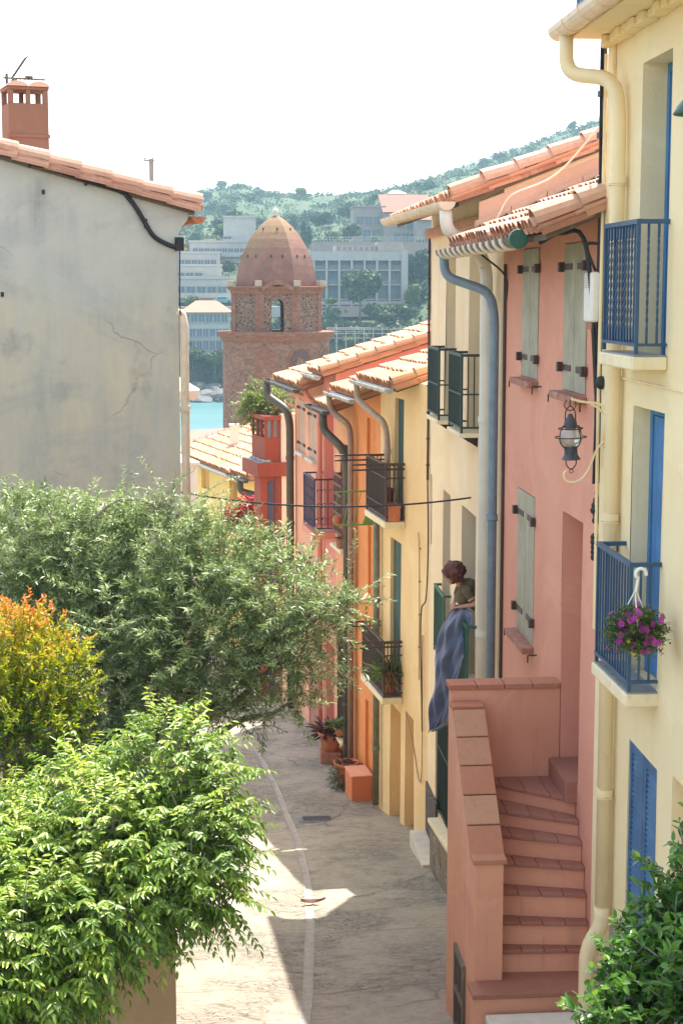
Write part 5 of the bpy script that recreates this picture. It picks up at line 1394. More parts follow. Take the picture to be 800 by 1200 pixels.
m.build_each('vent', MATS['black_iron'], dm)
m = MB(); m.lathe([(0.3, ZA-0.35), (0.24, ZA-0.1), (0.12, ZA), (0.10, ZA+0.15), (0.2, ZA+0.22), (0.22, ZA+0.36), (0.15, ZA+0.5), (0.05, ZA+0.58), (0.0, ZA+0.72)], 14); m.build('finial', MATS['stone_sill'], T, smooth=True)

# ================================================================== far shore
stucco('hotel_white', (0.37, 0.35, 0.315), (0.33, 0.31, 0.28), (0.5, 0.48, 0.44), 0.2, seed=30)
stucco('hotel_grey', (0.14, 0.15, 0.17), None, (0.25, 0.26, 0.28), 0.2, seed=31)
stucco('villa_wall', (0.29, 0.24, 0.205), (0.26, 0.215, 0.185), (0.4, 0.34, 0.3), 0.2, seed=32)
paint('far_roof', (0.26, 0.085, 0.05), 0.9, 0.0, 0.15)
paint('far_roof_pale', (0.30, 0.16, 0.105), 0.9, 0.0, 0.12)
glass_mat('hotel_glass', (0.05, 0.085, 0.12), 0.35)
paint('curtain', (0.17, 0.21, 0.24), 0.8, 0.0, 0.1)

def hill_hit(px, py, Y0=300, Y1=990):
    r = ray(px, py); y = Y0
    while y < Y1:
        p = r*(y/r.y)
        if p.z < hz(p.x, p.y): return p
        y += 1.5
    return r*(Y1/r.y)

# big hotel right of the dome
YH = 332.0; pl = atY(338, 300, YH); pr = atY(471, 300, YH); zt = atY(430, 296, YH).z; z3 = atY(430, 365, YH).z
T_ = thing('grand_hotel', 'long white hotel of glazed bays right of the tower dome', 'hotel', ((pl.x+pr.x)/2, YH, z3-6), 0, absz=True)
W2 = (pr.x-pl.x)/2
m = MB(); m.box(-W2, W2, 1.6, 14, z3-8, zt); m.build('wall', MATS['hotel_grey'], T_)
m = MB(); fl = [z3-3.2, atY(430, 350, YH).z, atY(430, 333, YH).z, atY(430, 316, YH).z, zt]
m.box(-W2-0.1, W2+0.2, -0.3, 14.2, zt-1.7, zt+0.2)
nb = 9
for k in range(nb+1): x = -W2+2*W2*k/nb; m.box(x-0.22, x+0.22, -0.25, 1.6, z3-8, zt-1.7)
m.box(W2-0.2, W2+1.2, -0.6, 14, z3-8, zt+0.5)
m.box(-W2, W2, 0.0, 1.62, fl[1]-1.3, fl[1]-0.5)
m.build('facade_frame', MATS['hotel_white'], T_)
m = MB()
for z in fl[1:4]: m.box(-W2, W2, 0.2, 1.6, z-0.25, z)
fs = m.build_each('floor_slab', MATS['hotel_white'], T_)[0]
m = MB(); 
for z in fl[2:4]: m.box(-W2, W2, 0.25, 0.32, z+0.003, z+1.0)
m.build_each('balustrade', MATS['hotel_grey'], T_)
g = np.random.default_rng(6)
for j in range(4):
    za_, zb_ = fl[j]+0.1, (fl[j+1]-0.35 if j < 3 else zt-1.75)
    if j == 0: zb_ = fl[1]-1.35
    for k in range(nb):
        x0 = -W2+2*W2*k/nb+0.25; x1 = -W2+2*W2*(k+1)/nb-0.25; w_ = MB(); s_ = x0+(x1-x0)*g.uniform(0.45, 0.62)
        w_.box(x0, x1, 1.52, 1.58, za_, zb_); ww = w_.build('window', MATS['hotel_glass'], T_)
        c = MB(); a, b = (x0, s_) if g.uniform() < 0.6 else (s_, x1); c.box(a+0.05, b, 1.46, 1.518, za_+0.05, zb_-0.1); c.build('curtain', MATS['curtain'], ww)
m = MB(); m.box(-2, W2-1, 3, 9, zt+0.2, zt+1.6); m.box(W2-5, W2+0.5, 2, 9, zt+0.2, zt+2.4); m.build_each('rooftop_block', MATS['villa_wall'], T_)
m = MB(); 
for k in range(12): x = -1.5+k*1.2; m.box(x, x+0.7, 2.95, 2.995, zt+0.6, zt+1.3)
m.build_each('vent', MATS['hotel_grey'], T_)

# terrace with white railing above the hotel
p0 = atY(368, 286, 365); p1 = atY(512, 290, 365)
t = thing('terrace_wall', 'long retaining wall with a white railing above the big hotel', 'wall', ((p0.x+p1.x)/2, 365, p0.z-6), 0, absz=True)
hw = (p1.x-p0.x)/2; m = MB(); m.box(-hw, hw, 0, 12, p0.z-9, p0.z+0.5); m.build('wall', MATS['villa_wall'], t)
m = MB(); 
for k in range(40): x = -hw+2*hw*k/39; m.box(x-0.07, x+0.07, 0.1, 0.25, p0.z+0.5, p0.z+1.7)
m.box(-hw, hw, 0.11, 0.24, p0.z+1.6, p0.z+1.75).box(-hw, hw, 0.11, 0.24, p0.z+1.0, p0.z+1.1); m.build('railing', MATS['hotel_white'], t)

# villa with red roofs
YV = 432.0
def box_house(name, label, cat, px0, px1, py_top, py_bot, Y, depth, wallm, roofm, roof_kind, wins, cols=None, glass='hotel_glass', rise=2.0, balcony=False):
    a = atY(px0, py_top, Y); b = atY(px1, py_bot, Y); cx = (a.x+b.x)/2; hw = abs(b.x-a.x)/2; zt, zb = a.z, b.z
    t = thing(name, label, cat, (cx, Y, zb-4), 0, absz=True)
    m = MB(); m.box(-hw, hw, 0, depth, zb-1.2, zt); m.build('wall', wallm, t)
    m = MB()
    if roof_kind == 'flat': m.box(-hw-0.25, hw+0.25, -0.35, depth+0.2, zt+0.002, zt+0.45)
    elif roof_kind == 'mono':      # slopes down to the viewer
        m.prism([(-0.9, zt-0.1), (-0.9, zt+0.1), (depth+0.3, zt+rise+0.2), (depth+0.3, zt+rise)], 0, -hw-0.5, hw+0.5)
    elif roof_kind == 'gable':
        m.prism([(-hw-0.6, zt), (0, zt+rise), (hw+0.6, zt), (hw+0.6, zt+0.25), (0, zt+rise+0.3), (-hw-0.6, zt+0.25)], 1, -0.6, depth+0.5)
        m.face([(-hw, 0.0, zt), (hw, 0.0, zt), (0, 0.0, zt+rise)])
    elif roof_kind == 'hip':
        e = zt+0.01; A, B, C, D = (-hw-0.8, -0.8), (hw+0.8, -0.8), (hw+0.8, depth+0.8), (-hw-0.8, depth+0.8); r0, r1 = (-hw*0.45, depth/2), (hw*0.45, depth/2)
        P = lambda q, z: (q[0], q[1], z)
        m.face([P(A, e), P(B, e), P(r1, zt+rise), P(r0, zt+rise)]); m.face([P(C, e), P(D, e), P(r0, zt+rise), P(r1, zt+rise)])
        m.face([P(D, e), P(A, e), P(r0, zt+rise)]); m.face([P(B, e), P(C, e), P(r1, zt+rise)]); m.face([P(A, e), P(D, e), P(C, e), P(B, e)])
    m.build('roof', roofm, t)
    for (fx0, fx1, fz0, fz1, n) in wins:      # fractions of the front
        for k in range(n):
            x0 = -hw+2*hw*(fx0+(fx1-fx0)*k/n); x1 = -hw+2*hw*(fx0+(fx1-fx0)*(k+0.78)/n)
            z0 = zt-(zt-zb)*fz1; z1 = zt-(zt-zb)*fz0
            w = MB(); w.box(x0, x1, -0.012, 0.02, z0, z1); wo_ = w.build('window', MATS[glass], t)
            f = MB(); f.box(x0-0.12, x1+0.12, -0.2, -0.013, z1, z1+0.15).box(x0-0.12, x1+0.12, -0.25, -0.013, z0-0.15, z0).box(x0-0.12, x0-0.001, -0.16, -0.013, z0, z1).box(x1+0.001, x1+0.12, -0.16, -0.013, z0, z1).box((x0+x1)/2-0.05, (x0+x1)/2+0.05, -0.06, -0.013, z0, z1)
            f.build('frame', wallm, wo_)
        if balcony:
            z0 = zt-(zt-zb)*fz1; bm = MB(); bm.box(-hw+2*hw*fx0-0.3, -hw+2*hw*fx1+0.3, -1.4, -0.003, z0-0.35, z0-0.16).box(-hw+2*hw*fx0-0.3, -hw+2*hw*fx1+0.3, -1.4, -1.3, z0-0.16, z0+0.7); bm.build('balcony', wallm, t)
    return t
box_house('villa', 'large tan villa with a red tiled roof high on the right of the bay', 'villa', 450, 506, 249, 287, YV, 12, MATS['villa_wall'], MATS['far_roof'], 'mono', [(0.28, 0.85, 0.12, 0.5, 3), (0.2, 0.9, 0.65, 0.9, 4)], rise=5.5)
box_house('villa_wing', 'dark tan flat wing of the hillside villa, left of its red roof', 'villa', 414, 451, 243, 287, YV+3, 10, MATS['villa_wall'], MATS['villa_wall'], 'flat', [(0.1, 0.9, 0.25, 0.45, 3), (0.3, 0.9, 0.6, 0.9, 2)])
box_house('villa_annexe', 'small tan house with a red roof right beside the hillside villa', 'villa', 489, 530, 258, 290, YV-12, 9, MATS['villa_wall'], MATS['far_roof'], 'mono', [(0.2, 0.6, 0.3, 0.7, 1)], rise=4.0)
box_house('ridge_house', 'dark pavilion with a pale roof on the ridge above the villa', 'house', 456, 474, 227, 238, 560, 8, MATS['hotel_grey'], MATS['hotel_white'], 'hip', [(0.1, 0.9, 0.2, 0.7, 3)], rise=1.6)
box_house('ridge_cottage', 'tiny house with a pink roof on the skyline above the tower', 'house', 313, 326, 229.5, 236, 840, 8, MATS['villa_wall'], MATS['far_roof_pale'], 'gable', [(0.2, 0.8, 0.3, 0.8, 2)], rise=1.2)
# terraced hotel at left: four steps
for (nm, lb, x0, x1, yt, yb, Y, wn_) in (
    ('terraced_block', 'top block of the white terraced hotel, half hidden by the dome', 262, 300, 255, 287, 372, [(0.0, 0.3, 0.7, 0.9, 1)]),
    ('terraced_block', 'second white terrace of the hotel, with a row of small windows', 222, 292, 284, 302, 362, [(0.06, 0.95, 0.4, 0.85, 9)]),
    ('terraced_block', 'third white terrace of the hotel, with wide glazed doors', 196, 258, 297, 316, 352, [(0.1, 0.95, 0.4, 0.85, 7)]),
    ('terraced_block', 'fourth white terrace of the hotel, under planted window boxes', 190, 260, 312, 330, 342, [(0.1, 0.7, 0.42, 0.85, 4)]),
    ('terraced_block', 'lowest white terrace of the hotel, just above the car', 186, 272, 327, 348, 334, [(0.1, 0.95, 0.42, 0.95, 6)])):
    box_house(nm, lb, 'hotel', x0, x1, yt, yb, Y, 11, MATS['hotel_white'], MATS['hotel_white'], 'flat', wn_, balcony=True)
box_house('seafront_house', 'white seafront house with a salmon hipped roof and arcaded floors', 'house', 214, 270, 366, 412, 322, 10, MATS['hotel_white'], MATS['far_roof_pale'], 'hip', [(0.02, 0.98, 0.05, 0.25, 6), (0.02, 0.98, 0.42, 0.62, 7), (0.02, 0.98, 0.72, 0.95, 7)], rise=2.4)
p = hill_hit(222, 286, 330); a = atY(214, 287, 380); b = atY(252, 281, 380)
t = thing('tiled_lean_to', 'long thin tiled roof edge among trees left of the dome', 'roof', (a.x, 380, a.z-4), 0, absz=True)
m = MB(); m.prism([(0, a.z-0.2), (0, a.z+0.3), (b.x-a.x, b.z+0.5), (b.x-a.x, b.z)], 1, 0, 5); m.build('roof', MATS['far_roof_pale'], t)
m = MB(); m.box(0.4, 0.8, 0.4, 0.8, a.z-5, a.z-0.2).box(b.x-a.x-1, b.x-a.x-0.6, 0.4, 0.8, a.z-5, b.z-0.1).box(0.4, b.x-a.x-0.6, 4, 4.6, a.z-5, a.z-0.21); m.build('wall', MATS['villa_wall'], t)
# little ruin on the skyline
q = atY(286, 226, 850); t = thing('hilltop_ruin', 'small ruined lookout on the skyline left of the dome', 'ruin', (q.x, 850, q.z-6), 0)
m = MB(); m.box(-4, 4, -3, 3, -4, 5).box(-6.5, -4.01, -2, 2, -4, 3.4).box(-1.5, 1.8, -1.5, 1.5, 5.01, 6.2).box(4.01, 8, -2, 2, -4, 2.6); m.build('wall', MATS['villa_wall'], t)

# car on the seafront road
q = atY(261, 355, 328); t = thing('parked_car', 'small turquoise car parked on the road above the seafront house', 'car', (q.x, 328, q.z-0.1))
paint('teal_car', (0.06, 0.28, 0.30), 0.3)
m = MB(); m.prism([(-2, 0.3), (-2, 0.8), (-1.5, 0.95), (-0.9, 1.4), (0.6, 1.45), (1.2, 0.95), (2, 0.85), (2.05, 0.3)], 1, -0.85, 0.85); m.build('body', MATS['teal_car'], t, bevel=0.08)
m = MB(); m.prism([(-1.25, 0.98), (-0.85, 1.33), (0.55, 1.36), (1.0, 0.98)], 1, -0.87, 0.87); m.build('window', MATS['dark_glass'], t)
for x in (-1.25, 1.3):
    for y in (-0.88, 0.68):
        m = MB(); m.tube([(x, y, 0.32), (x, y+0.2, 0.32)], 0.32, 14); m.build('wheel', MATS['black_rubber'], t)
q = atY(258, 358.5, 330); m = MB(); m.box(-40, 60, -1.5, 5, -2.2, 0); o = m.build('seafront_road', MATS['drain_concrete']); o.location = (q.x, 328, q.z-0.1); o['kind'] = 'structure'
# sea wall hedge line and promenade below the big hotel
a = atY(372, 372, 322); m = MB(); m.box(0, 45, 0, 3, -7, 0); o = m.build('promenade_wall', MATS['villa_wall']); o.location = (a.x, 322, a.z-0.9); tag(o, 'low promenade wall below the big hotel garden', 'wall')
# wooden beach pergola frames
a = atY(384, 398, 306); b = atY(490, 384, 306); t = thing('beach_pergola', 'bare timber pergola frame by the water right of the tower', 'pergola', (a.x, 306, a.z-6), 0, absz=True)
paint('pergola_wood', (0.42, 0.32, 0.26), 0.8); m = MB(); Lb = b.x-a.x; g = np.random.default_rng(12)
for k in range(11):
    x = Lb*k/10; h = a.z+1.5+g.uniform(0, 1.6)
    for y in (0, 3.5): m.box(x-0.09, x+0.09, y-0.09, y+0.09, a.z-7, h)
for z in (a.z+0.3, a.z+1.2, a.z+2.0):
    m.box(0, Lb, -0.12, 0.02, z-0.07, z+0.07); m.box(0, Lb, 3.4, 3.52, z-0.07+0.3, z+0.07+0.3)
for k in range(30): x = Lb*k/29; m.box(x-0.04, x+0.04, -0.5, 4, a.z+2.08, a.z+2.18)
m.build('frame', MATS['pergola_wood'], t)
# shore rocks
paint('shore_rock_stone', (0.13, 0.125, 0.12), 0.9, 0.0, 0.3, (0.24, 0.23, 0.22), 0.6, 0.8)
g = np.random.default_rng(15)
def rock_mesh(seed):
    gg = np.random.default_rng(seed); m = MB(); m.ball((0, 0, 0), 1.0, 10, 7)
    v = np.array(m.v); n = v/np.linalg.norm(v, axis=1, keepdims=True)
    for _ in range(7): d = gg.normal(size=3); d /= np.linalg.norm(d); c = gg.uniform(0.45, 0.8); s_ = n@d; over = (v@d) > c; v[over] -= np.outer((v[over]@d)-c, d)
    m.v = [tuple(x) for x in v]; return m
protos = []
k_ = 0
for i in range(34):
    px = g.uniform(205, 264); Y = g.uniform(304, 317); q = atY(px, 468, Y)
    if len(protos) < 5: o = rock_mesh(i).build('shore_rock', MATS['shore_rock_stone']); protos.append(o)
    else: o = protos[i % 5].copy(); COL.objects.link(o)
    s_ = g.uniform(0.8, 2.4); o.scale = (s_*1.5, s_, s_*0.75); o.rotation_euler = (g.uniform(-.3, .3), g.uniform(-.3, .3), g.uniform(0, 6)); o.location = (q.x, Y, SEA+0.1+max(0, (Y-307))*0.22)
    tag(o, 'pale rock at the foot of the cliff across the bay', 'rock', 'rocks along the far waterline')

# ------------------------------------------------------------------ far vegetation
leaf_mat('far_pine', (0.024, 0.054, 0.021), (0.060, 0.099, 0.030), 0.15, 0.7)
leaf_mat('far_dark', (0.018, 0.042, 0.021), (0.042, 0.075, 0.027), 0.15, 0.7)
leaf_mat('far_bright', (0.053, 0.105, 0.024), (0.112, 0.158, 0.038), 0.2, 0.7)
leaf_mat('far_yellow', (0.30, 0.24, 0.02), (0.45, 0.36, 0.03), 0.2, 0.7)
def clump_cards(lobes, n, size, seed, shell=0.55):
    """leaf clumps through a crown: lobes (x,y,z,rx,ry,rz); returns verts, quads, tones"""
    gg = np.random.default_rng(seed); vol = np.array([l[3]*l[4]*l[5] for l in lobes])**0.75; pr_ = vol/vol.sum()
    idx = gg.choice(len(lobes), n, p=pr_); L = np.array(lobes)[idx]
    d = gg.normal(size=(n, 3)); d /= np.linalg.norm(d, axis=1, keepdims=True); r = (shell+(1-shell)*gg.random((n, 1)))*(1+0.12*gg.normal(size=(n, 1)))
    P = L[:, :3]+d*r*L[:, 3:6]
    a = gg.normal(size=(n, 3)); a /= np.linalg.norm(a, axis=1, keepdims=True); nrm = d*0.6+a; nrm /= np.linalg.norm(nrm, axis=1, keepdims=True)
    u = np.cross(nrm, gg.normal(size=(n, 3))); u /= np.linalg.norm(u, axis=1, keepdims=True); w = np.cross(nrm, u)
    s_ = size*(0.6+0.8*gg.random((n, 1)))
    V = np.stack([P-u*s_, P-w*s_*0.6+nrm*s_*0.2, P+u*s_, P+w*s_*0.6+nrm*s_*0.2], 1).reshape(-1, 3)
    Fq = np.arange(n*4).reshape(n, 4); t = np.clip(gg.random(n)*0.7+0.3*(d[:, 2] > 0.3)*gg.random(n), 0, 1)
    return V, Fq, t
def far_tree(name, label, px, py_base, h_px, w_px, Y, mat, kind='round', group=None, seed=0, n=420):
    b = atY(px, py_base, Y); s_ = Y/1800.0; H = h_px*s_; Wd = w_px*s_
    t = thing(name, label, 'tree', (b.x, Y, b.z), 0, group)
    gg = np.random.default_rng(seed)
    if kind == 'umbrella':
        lob = [(gg.uniform(-.35, .35)*Wd, gg.uniform(-.3, .3)*Wd, H*gg.uniform(0.42, 0.85), Wd*0.26, Wd*0.26, H*0.17) for _ in range(12)]
    elif kind == 'cypress':
        lob = [(0, 0, H*f, Wd*0.5*(1-abs(f-0.4)), Wd*0.5*(1-abs(f-0.4)), H*0.16) for f in (0.15, 0.3, 0.45, 0.6, 0.75, 0.88)]
    else:
        lob = [(gg.uniform(-.3, .3)*Wd, gg.uniform(-.3, .3)*Wd, H*gg.uniform(0.3, 0.78), Wd*gg.uniform(.2, .32), Wd*gg.uniform(.2, .32), H*gg.uniform(.16, .24)) for _ in range(9)]
    V, Fq, tn = clump_cards(lob, n, 0.05*(H+Wd)/2+0.12, seed)
    big_mesh('crown', V, Fq, tn, mat, t)
    m = MB(); m.tube([(0, 0, -1.5), (0.02*H, 0, H*0.3), (0, 0.02*H, H*0.65)], [H*0.024, H*0.018, H*0.008], 7)
    for k in range(3): a = k*2.1; m.tube([(0, 0, H*0.35), (math.cos(a)*Wd*0.2, math.sin(a)*Wd*0.2, H*0.62)], [H*0.016, H*0.006], 5)
    m.build('trunk', MATS['bark'], t)
    return t
FT = [('pine_tree', 'big dark pine on the hillside just left of the dome top', 268, 284, 38, 36, 470, 'far_dark', 'round'),
 ('pine_tree', 'broad umbrella pine standing in front of the big hotel', 421, 372, 54, 48, 322, 'far_pine', 'umbrella'),
 ('pine_tree', 'low spreading pine below the right end of the big hotel', 459, 385, 28, 42, 316, 'far_pine', 'umbrella'),
 ('tree', 'bluish bushy tree right behind the tower belfry', 393, 400, 42, 40, 314, 'far_dark', 'round'),
 ('tree', 'bright green bush beside the pergola right of the tower', 410, 408, 18, 34, 309, 'far_bright', 'round'),
 ('tree', 'small round clipped tree under the hotel windows', 388, 358, 10, 17, 324, 'far_bright', 'round'),
 ('pine_tree', 'dark tree filling the gap right of the hotel end wall', 487, 338, 48, 32, 345, 'far_dark', 'round'),
 ('pine_tree', 'dark tree lower right of the hotel above the rose house roof', 497, 372, 46, 36, 330, 'far_dark', 'round'),
 ('tree', 'lighter green tree beside the hotel end wall', 483, 362, 30, 20, 326, 'far_bright', 'round'),
 ('tree', 'dark green tree under the villa at the right', 500, 310, 36, 30, 400, 'far_dark', 'round'),
 ('tree', 'bushy tree below the flat villa wing', 412, 284, 24, 22, 420, 'far_pine', 'round'),
 ('tree', 'dark tree on the slope left of the flat villa wing', 376, 268, 22, 24, 470, 'far_dark', 'round'),
 ('tree', 'tall tree on the slope behind the villa wing', 404, 258, 22, 20, 520, 'far_pine', 'round'),
 ('cypress_tree', 'slim dark cypress right of the dome on the slope', 362, 286, 20, 7, 420, 'far_dark', 'cypress'),
 ('cypress_tree', 'slim dark cypress nearest the flat villa wing', 356, 284, 24, 8, 430, 'far_dark', 'cypress'),
 ('tree', 'small tree above the hotel terrace railing', 440, 286, 12, 14, 405, 'far_bright', 'round'),
 ('broom_bush', 'yellow flowering broom beside the grey house corner', 215, 304, 14, 16, 372, 'far_yellow', 'round'),
 ('broom_bush', 'yellow green broom above the second hotel terrace', 250, 292, 12, 22, 378, 'far_yellow', 'round'),
 ('tree', 'green tree beside the top hotel block', 257, 282, 20, 18, 385, 'far_bright', 'round'),
 ('tree', 'green tree behind the grey house eaves', 216, 268, 22, 24, 430, 'far_pine', 'round'),
 ('tree', 'small tree between the lower hotel terraces and the dome', 268, 322, 18, 16, 346, 'far_pine', 'round'),
 ('tree', 'green bush on the roadside left of the parked car', 222, 360, 14, 22, 330, 'far_bright', 'round'),
 ('tree', 'bush on the cliff top below the seafront house', 226, 424, 16, 30, 319, 'far_bright', 'round'),
 ('tree', 'dark scrub spilling over the cliff beside the tower', 252, 432, 26, 26, 319, 'far_bright', 'round'),
 ('tree', 'dark oak on the skyline at the far right', 688, 168, 18, 34, 780, 'far_dark', 'round'),
 ('tree', 'round oak on the skyline right of the ridge pavilion', 500, 226, 14, 22, 640, 'far_dark', 'round'),
 ('tree', 'green tree beside the ridge pavilion', 443, 236, 14, 18, 580, 'far_pine', 'round'),
 ('tree', 'dense dark tree hiding the foot of the big hotel near the dome', 382, 384, 26, 34, 320, 'far_dark', 'round'),
 ('tree', 'wide green tree at the foot of the big hotel, between two pines', 440, 378, 22, 30, 319, 'far_pine', 'round'),
 ('tree', 'small pale tree beside the hotel end wall', 480, 376, 16, 18, 318, 'far_bright', 'umbrella'),
]
for i, f in enumerate(FT): far_tree(f[0], f[1], f[2], f[3], f[4], f[5], f[6], MATS[f[7]], f[8], None, 100+i, 2600 if f[4]*f[5] > 900 else 1000)
# individual trees dotted over the slope: copies of three kinds
kindsT = [far_tree('slope_tree', 'round dark tree dotted on the far hillside', 340+20*i, 262, 14, 16, 500, MATS[mm], 'round', 'trees dotted over the far hillside', 300+i, 700) for i, mm in enumerate(('far_dark', 'far_pine', 'far_bright'))]
g = np.random.default_rng(77); first = [True]*3; cnt = 0
lab = ['round dark tree dotted on the far hillside', 'mid green tree dotted on the far hillside', 'light green tree dotted on the far hillside']
while cnt < 64:
    Y = g.uniform(380, 850); X = g.uniform(-25, 215)*Y/860
    z = hz(X, Y); px = 250+1800*X/Y; py = 340-1800*z/Y
    if not (205 < px < 505 and 215 < py < 292) and not (560 < px < 712): continue
    k = int(g.choice([0, 0, 1, 1, 2]))
    o = kindsT[k] if first[k] else copy_tree(kindsT[k]); first[k] = False
    s_ = g.uniform(0.7, 1.7); o.scale = (s_, s_, s_*g.uniform(0.8, 1.1)); o.rotation_euler = (0, 0, g.uniform(0, 6)); o.location = (X, Y, z-0.3)
    tag(o, lab[k], 'tree', 'trees dotted over the far hillside'); cnt += 1
# scrub: uncountable low bushes over the slopes
lob = []
g = np.random.default_rng(5)
for i in range(4200):
    Y = g.uniform(330, 870); X = g.uniform(-60, 230)*Y/860; s_ = g.uniform(0.8, 2.6); lob.append((X, Y, hz(X, Y)+0.3*s_, s_*1.5, s_*1.5, s_*0.8))
V, Fq, tn = clump_cards(lob, 70000, 0.62, 9, 0.4)
o = big_mesh('scrub', V, Fq, tn, leaf_mat('scrub_leaf', (0.022, 0.048, 0.014), (0.062, 0.092, 0.024), 0.15, 0.8)); tag(o, 'low green garrigue scrub covering the far hillside', 'scrub', kind='stuff')
lob = []
for i in range(1100):
    X = g.uniform(-40, 70); Y = float(shore_y(np.array(X)))+g.choice([g.uniform(4, 13), g.uniform(8, 60)]); s_ = g.uniform(0.8, 2.0); lob.append((X, Y, hz(X, Y)+0.3, s_*1.2, s_, s_))
V, Fq, tn = clump_cards(lob, 20000, 0.6, 10, 0.5)
o = big_mesh('cliff_scrub', V, Fq, tn, MATS['far_dark']); tag(o, 'dark scrub clinging to the cliff over the water', 'scrub', kind='stuff')

# ================================================================== foreground plants
def leafs(P, D, Nn, L, W, shape='hex', fold=0.25, curl=0.0):
    """numpy leaves: base P, direction D, normal Nn; two folded halves; returns verts, quads"""
    D = D/np.linalg.norm(D, axis=1, keepdims=True); S = np.cross(D, Nn); S /= (np.linalg.norm(S, axis=1, keepdims=True)+1e-9); Nn = np.cross(S, D)
    L = L[:, None]; W = W[:, None]; n = len(P)
    if shape == 'hex':
        b = P; t = P+D*L-Nn*L*curl
        l1 = P+D*L*0.28+S*W*0.5+Nn*W*fold; l2 = P+D*L*0.68+S*W*0.42+Nn*(W*fold-L*curl*0.45)
        r1 = P+D*L*0.28-S*W*0.5+Nn*W*fold; r2 = P+D*L*0.68-S*W*0.42+Nn*(W*fold-L*curl*0.45)
        V = np.stack([b, l1, l2, t, r2, r1], 1).reshape(-1, 3); i = np.arange(n)*6
        Fq = np.concatenate([np.stack([i, i+1, i+2, i+3], 1), np.stack([i, i+3, i+4, i+5], 1)])
        return V, Fq, 2
    b = P; t = P+D*L; l = P+D*L*0.45+S*W*0.5+Nn*W*fold; r = P+D*L*0.45-S*W*0.5+Nn*W*fold
    V = np.stack([b, l, t, r], 1).reshape(-1, 3); Fq = np.arange(n*4).reshape(n, 4)
    return V, Fq, 1
def sample_lobes(lobes, n, gg, shell=0.5, power=0.8):
    A = np.array(lobes); vol = (A[:, 3]*A[:, 4]*A[:, 5])**power; idx = gg.choice(len(A), n, p=vol/vol.sum()); L = A[idx]
    d = gg.normal(size=(n, 3)); d /= np.linalg.norm(d, axis=1, keepdims=True); r = shell+(1-shell)*gg.random((n, 1))**0.7
    return L[:, :3]+d*r*L[:, 3:6], d, r[:, 0], idx
def px_lobes(lst, base):
    out = []
    for (px, py, Y, r, *k) in lst:
        q = atY(px, py, Y)-Vector(base); f = k[0] if k else 1.0
        out.append((q.x, q.y, q.z, r, r*f, r*0.9))
    return out
def limbs(m, start, targets, r0, gg, n=7):
    s0 = Vector(start)
    for t in targets:
        t = Vector(t); pts = []
        for i in range(n+1):
            f = i/n; p = s0.lerp(t, f); p.z += 0.25*math.sin(f*math.pi)*(t-s0).length*0.25
            if 0 < i < n: p += Vector(gg.normal(size=3)*0.04)
            pts.append(p)
        m.tube(pts, [r0*(1-0.8*i/n) for i in range(n+1)], 7)

# ---- olive tree
g = np.random.default_rng(21)
OB = (-1.0, 15.8, -7.0); olive = thing('olive_tree', 'large silvery olive tree leaning over the street on the left', 'tree', OB)
OL = px_lobes([(a, b+(14 if b < 660 else 4), *k) for a, b, *k in [(20, 640, 16.4, .75), (105, 645, 16.3, .72), (185, 650, 16.0, .66), (255, 665, 15.6, .58), (315, 690, 15.3, .55), (352, 715, 15.0, .40), (385, 702, 14.9, .26), (402, 692, 14.9, .12),
                (240, 745, 15.4, .75), (145, 735, 15.7, .75), (45, 740, 16.3, .8), (330, 775, 15.0, .38), (250, 800, 15.1, .42), (185, 800, 15.4, .5), (355, 760, 14.9, .32), (120, 810, 15.6, .55), (30, 820, 16, .6),
                (345, 815, 14.9, .2), (300, 835, 15.0, .18), (130, 615, 16.3, .34), (60, 610, 16.5, .38), (240, 628, 15.8, .28)]], OB)
def twiggy(lobes, ntw, gg, tw_len, step, leafL, leafW, shell, droop, shape, up=0.25, tone_fn=None, spread=0.9, paired=True, curl=0.0, fold=0.25):
    P0, d, r, idx = sample_lobes(lobes, ntw, gg, shell)
    dirs = d*0.75+gg.normal(size=(ntw, 3))*0.45+np.array([0, 0, up]); dirs /= np.linalg.norm(dirs, axis=1, keepdims=True)
    ln = tw_len*(0.6+0.8*gg.random(ntw)); k = int(tw_len*1.4/step)
    PP, DD, NN, LL, WW, TT, tw = [], [], [], [], [], [], []
    t0 = gg.random(ntw)
    for i in range(k):
        f = i*step/ln; ok = f <= 1.0; f_ = f[:, None]
        pos = P0+dirs*(f*ln)[:, None]+np.array([0, 0, -droop])*(f_**2)*tw_len
        cur = dirs+np.array([0, 0, -2*droop])*f_
        for s_ in ((1, -1) if paired else (1,)):
            side = np.cross(cur, gg.normal(size=(ntw, 3))*0.5+np.array([0, 0, 1.0])); side /= (np.linalg.norm(side, axis=1, keepdims=True)+1e-9)
            ld = cur*0.6+side*s_*spread+gg.normal(size=(ntw, 3))*0.25
            nn = np.array([0, 0, 1.0])+gg.normal(size=(ntw, 3))*0.55
            PP.append(pos[ok]); DD.append(ld[ok]); NN.append(nn[ok]); m_ = ok.sum()
            LL.append(leafL*(0.65+0.6*gg.random(m_))); WW.append(leafW*(0.7+0.6*gg.random(m_)))
            TT.append(tone_fn(gg, t0[ok], f[ok], pos[ok], r[ok], d[ok]) if tone_fn else np.clip(t0[ok]*0.5+0.5*gg.random(m_), 0, 1))
    V, Fq, q = leafs(np.concatenate(PP), np.concatenate(DD), np.concatenate(NN), np.concatenate(LL), np.concatenate(WW), shape, fold, curl)
    T_ = np.concatenate(TT); T_ = np.concatenate([T_]*q)
    stems = (P0, dirs, ln, droop, tw_len)
    return V, Fq, T_, stems
